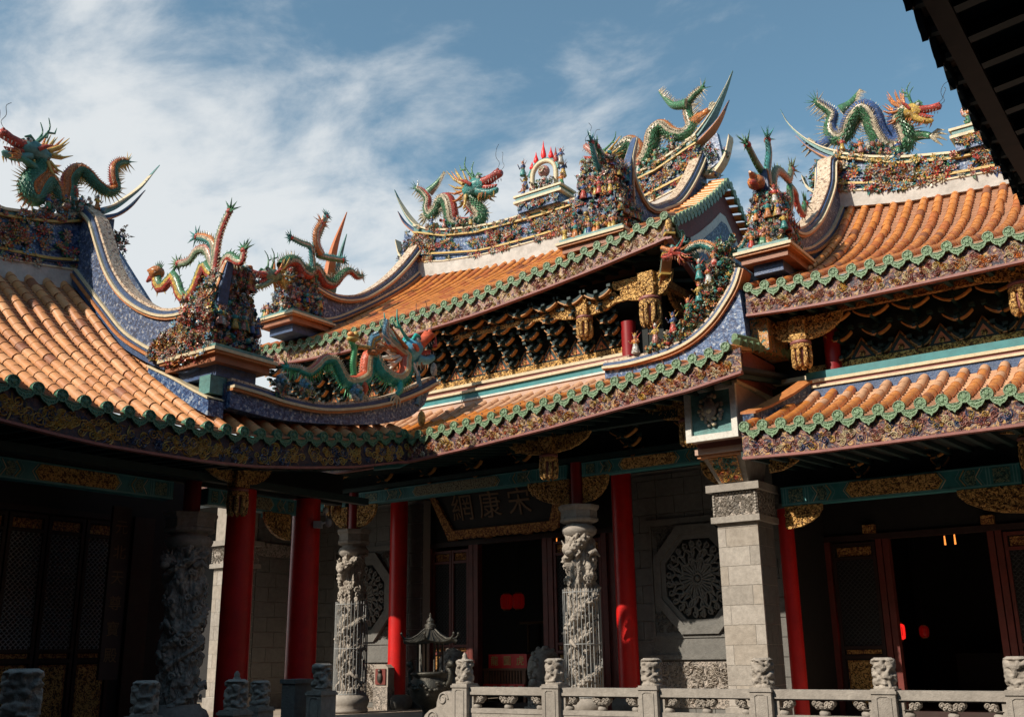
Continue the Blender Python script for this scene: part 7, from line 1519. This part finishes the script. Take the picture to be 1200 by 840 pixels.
# shrine with flames on the middle ridge, and the ornament on the right ridge
def ridge_shrine(x, y, z, s, label, flames=True):
    r = thing('ridge_shrine', (x, y, z), label, 'roof ornament'); b = MB()
    b.box((x-.62*s, y-.30, z-.1), (x+.62*s, y+.30, z+.16), 'mosaic_blue'); b.box((x-.72*s, y-.36, z+.16), (x+.72*s, y+.36, z+.22), 'mould_cream'); b.box((x-.66*s, y-.33, z+.22), (x+.66*s, y+.33, z+.32), 'mould_teal'); b.box((x-.72*s, y-.36, z+.32), (x+.72*s, y+.36, z+.37), 'mould_cream')
    scatter(b, [(x+RNG.uniform(-.6, .6)*s, y-.31, z+RNG.uniform(-.05, .13)) for _ in range(40)], (1, 0, 0), (0, 0, 1), (0, -1, 0), .09); b.build('plinth', r)
    k = MB(); n = 130; pts = np.stack([x+RNG.uniform(-.34, .34, n)*s, y+RNG.uniform(-.25, .2, n), z+.40+RNG.random(n)*.28], 1); k.stamp(TLU, pts, rotm(RNG.uniform(0, 6, n), RNG.uniform(0, 6, n), RNG.uniform(0, 6, n)), RNG.uniform(.06, .11, n), [RNG.choice(['j_sage', 'j_cream', 'j_white', 'j_teal', 'j_pink'], n)]); k.build('rockery', r)
    a = MB(); q = [(x-.36*s, y, z+.37)]+[(x+.36*s*math.cos(t), y, z+.92+.36*s*math.sin(t)) for t in np.linspace(PI, 0, 13)]+[(x+.36*s, y, z+.37)]
    if flames:
        a.bar(q, .30, .10, 'mould_cream', (0, 1, 0), (0, 0, 1)) if 0 else a.tube(q, .065, 'mould_cream', 8, ref=(0, 1, 0)); a.tube([(p[0]+(p[0]-x)*.22, p[1], p[2]+.04) for p in q[1:-1]], .045, 'j_teal', 8, ref=(0, 1, 0)); a.build('arch', r)
        for i, (t, L) in enumerate(((2.6, .20), (2.15, .30), (1.57, .46), (1.0, .30), (.5, .40))):
            f = MB(); p = np.array((x+.42*s*math.cos(t), y, z+.94+.42*s*math.sin(t))); f.lathe([(.05, 0), (.075, L*.18), (.055, L*.45), (.022, L*.75), (.003, L*1.1)], p, 'box_red' if i != 4 else 'j_red', 8); f.build('flame', r)
        c = MB(); c.ell((x, y, z+1.0), (.16, .13, .16), 'j_pink', 12, 8); c.tube([(x+.09*math.cos(t)*(1-t/14), y-.13, z+1.0+.09*math.sin(t)*(1-t/14)) for t in np.linspace(0, 9, 20)], .02, 'j_cream', 5); c.lathe([(.10, .64), (.13, .72), (.07, .84)], (x, y, z), 'j_white', 10); c.build('flaming_pearl', r)
        for sg in (-1, 1):
            for j in range(3): figurine((x+sg*(.58)*s, y-.1+.1*(j % 2), z+.37+j*.32), (sg*.2, -1), .40).build('figurine', r)
    else:
        a.lathe([(.22, .37), (.24, .42), (.15, .46), (.15, .62), (.22, .66), (.12, .72), (.08, .85)], (x, y, z), 'mosaic_blue', 10); a.build('tower', r)
        for j in range(7): figurine((x+RNG.uniform(-.2, .2), y-.2, z+.34+j*.05), (0, -1), .34).build('figurine', r)
        f = MB(); f.tube(smooth_path([(x, y, z+.75), (x-.22, y, z+.72), (x-.28, y, z+.86), (x-.12, y, z+.96)], 12), np.linspace(.06, .03, 12), 'j_pink', 8); f.cone((x+.02, y, z+.85), (0, 0, 1), .07, .35, 'j_sky', 7); f.ell((x, y, z+.92), (.08, .08, .10), 'j_red', 8, 6); f.build('crest', r)
ridge_shrine(-13.08, 19.85, 12.36, 1.0, 'small arched shrine ringed by red flames on the middle of the main ridge')
ridge_shrine(-2.95, 19.85, 10.86, .72, 'small tower ornament on the right ridge, partly cut off by the dark eave', False)
# waves, rocks and riders that carry the ridge dragons
for nm, lab, ax, pl, u0, u1, z, n in (('cloud_mount', 'white and pink porcelain clouds under the left wing\'s large dragon', 'y', -17.3, 9.1, 10.4, lin([9, 10.1, 10.5], [9.50, 9.86, 10.06]), 190), ('cloud_mount', 'porcelain clouds under the middle ridge\'s left dragon', 'x', 19.85, -16.9, -15.1, lin([-17, -16.3, -15.1], [12.80, 12.58, 12.36]), 190),
                              ('cloud_mount', 'porcelain clouds and riders under the arching dragon right of the flaming shrine', 'x', 19.85, -11.0, -9.2, lin([-11, -10, -9.2], [12.3, 12.5, 12.86]), 260), ('cloud_mount', 'porcelain clouds under the right side hall\'s ridge dragon', 'x', 19.85, -5.75, -4.3, lin([-5.8, -5, -4.3], [11.58, 11.24, 11.02]), 200)):
    rt = thing(nm, ((pl if ax == 'y' else (u0+u1)/2), (pl if ax == 'x' else (u0+u1)/2), z((u0+u1)/2)), lab, 'roof ornament'); b = MB(); u = RNG.uniform(u0, u1, n); hz = RNG.random(n)*.30*np.clip(1-np.abs((u-(u0+u1)/2)/(u1-u0)*2)**2, .15, 1); w = RNG.normal(0, .13, n)
    pts = np.array([((a, pl+c) if ax == 'x' else (pl+c, a))+(z(a)+h_-.02,) for a, c, h_ in zip(u, w, hz)])
    m = n*2//3; b.stamp(TLU, pts[:m], rotm(RNG.uniform(0, 6, m), RNG.uniform(0, 6, m), RNG.uniform(0, 6, m)), RNG.uniform(.07, .14, m), [RNG.choice(['j_white', 'j_sky', 'j_cream', 'j_teal', 'j_pink', 'j_sage'], m)])
    scatter(b, pts[m:], (1, 0, 0), (0, 0, 1), (0, -1, 0) if ax == 'x' else (1, 0, 0), .11, jit=1.0); b.build('clouds', rt)
    for k in range(4): a = u0+(u1-u0)*(k+.5)/4; figurine((a, pl-.14, z(a)+.04) if ax == 'x' else (pl+.17, a, z(a)+.04), (0, -1) if ax == 'x' else (1, 0), .30).build('figurine', rt)
for o in bpy.data.objects:
    if '_o' in o: del o['_o']
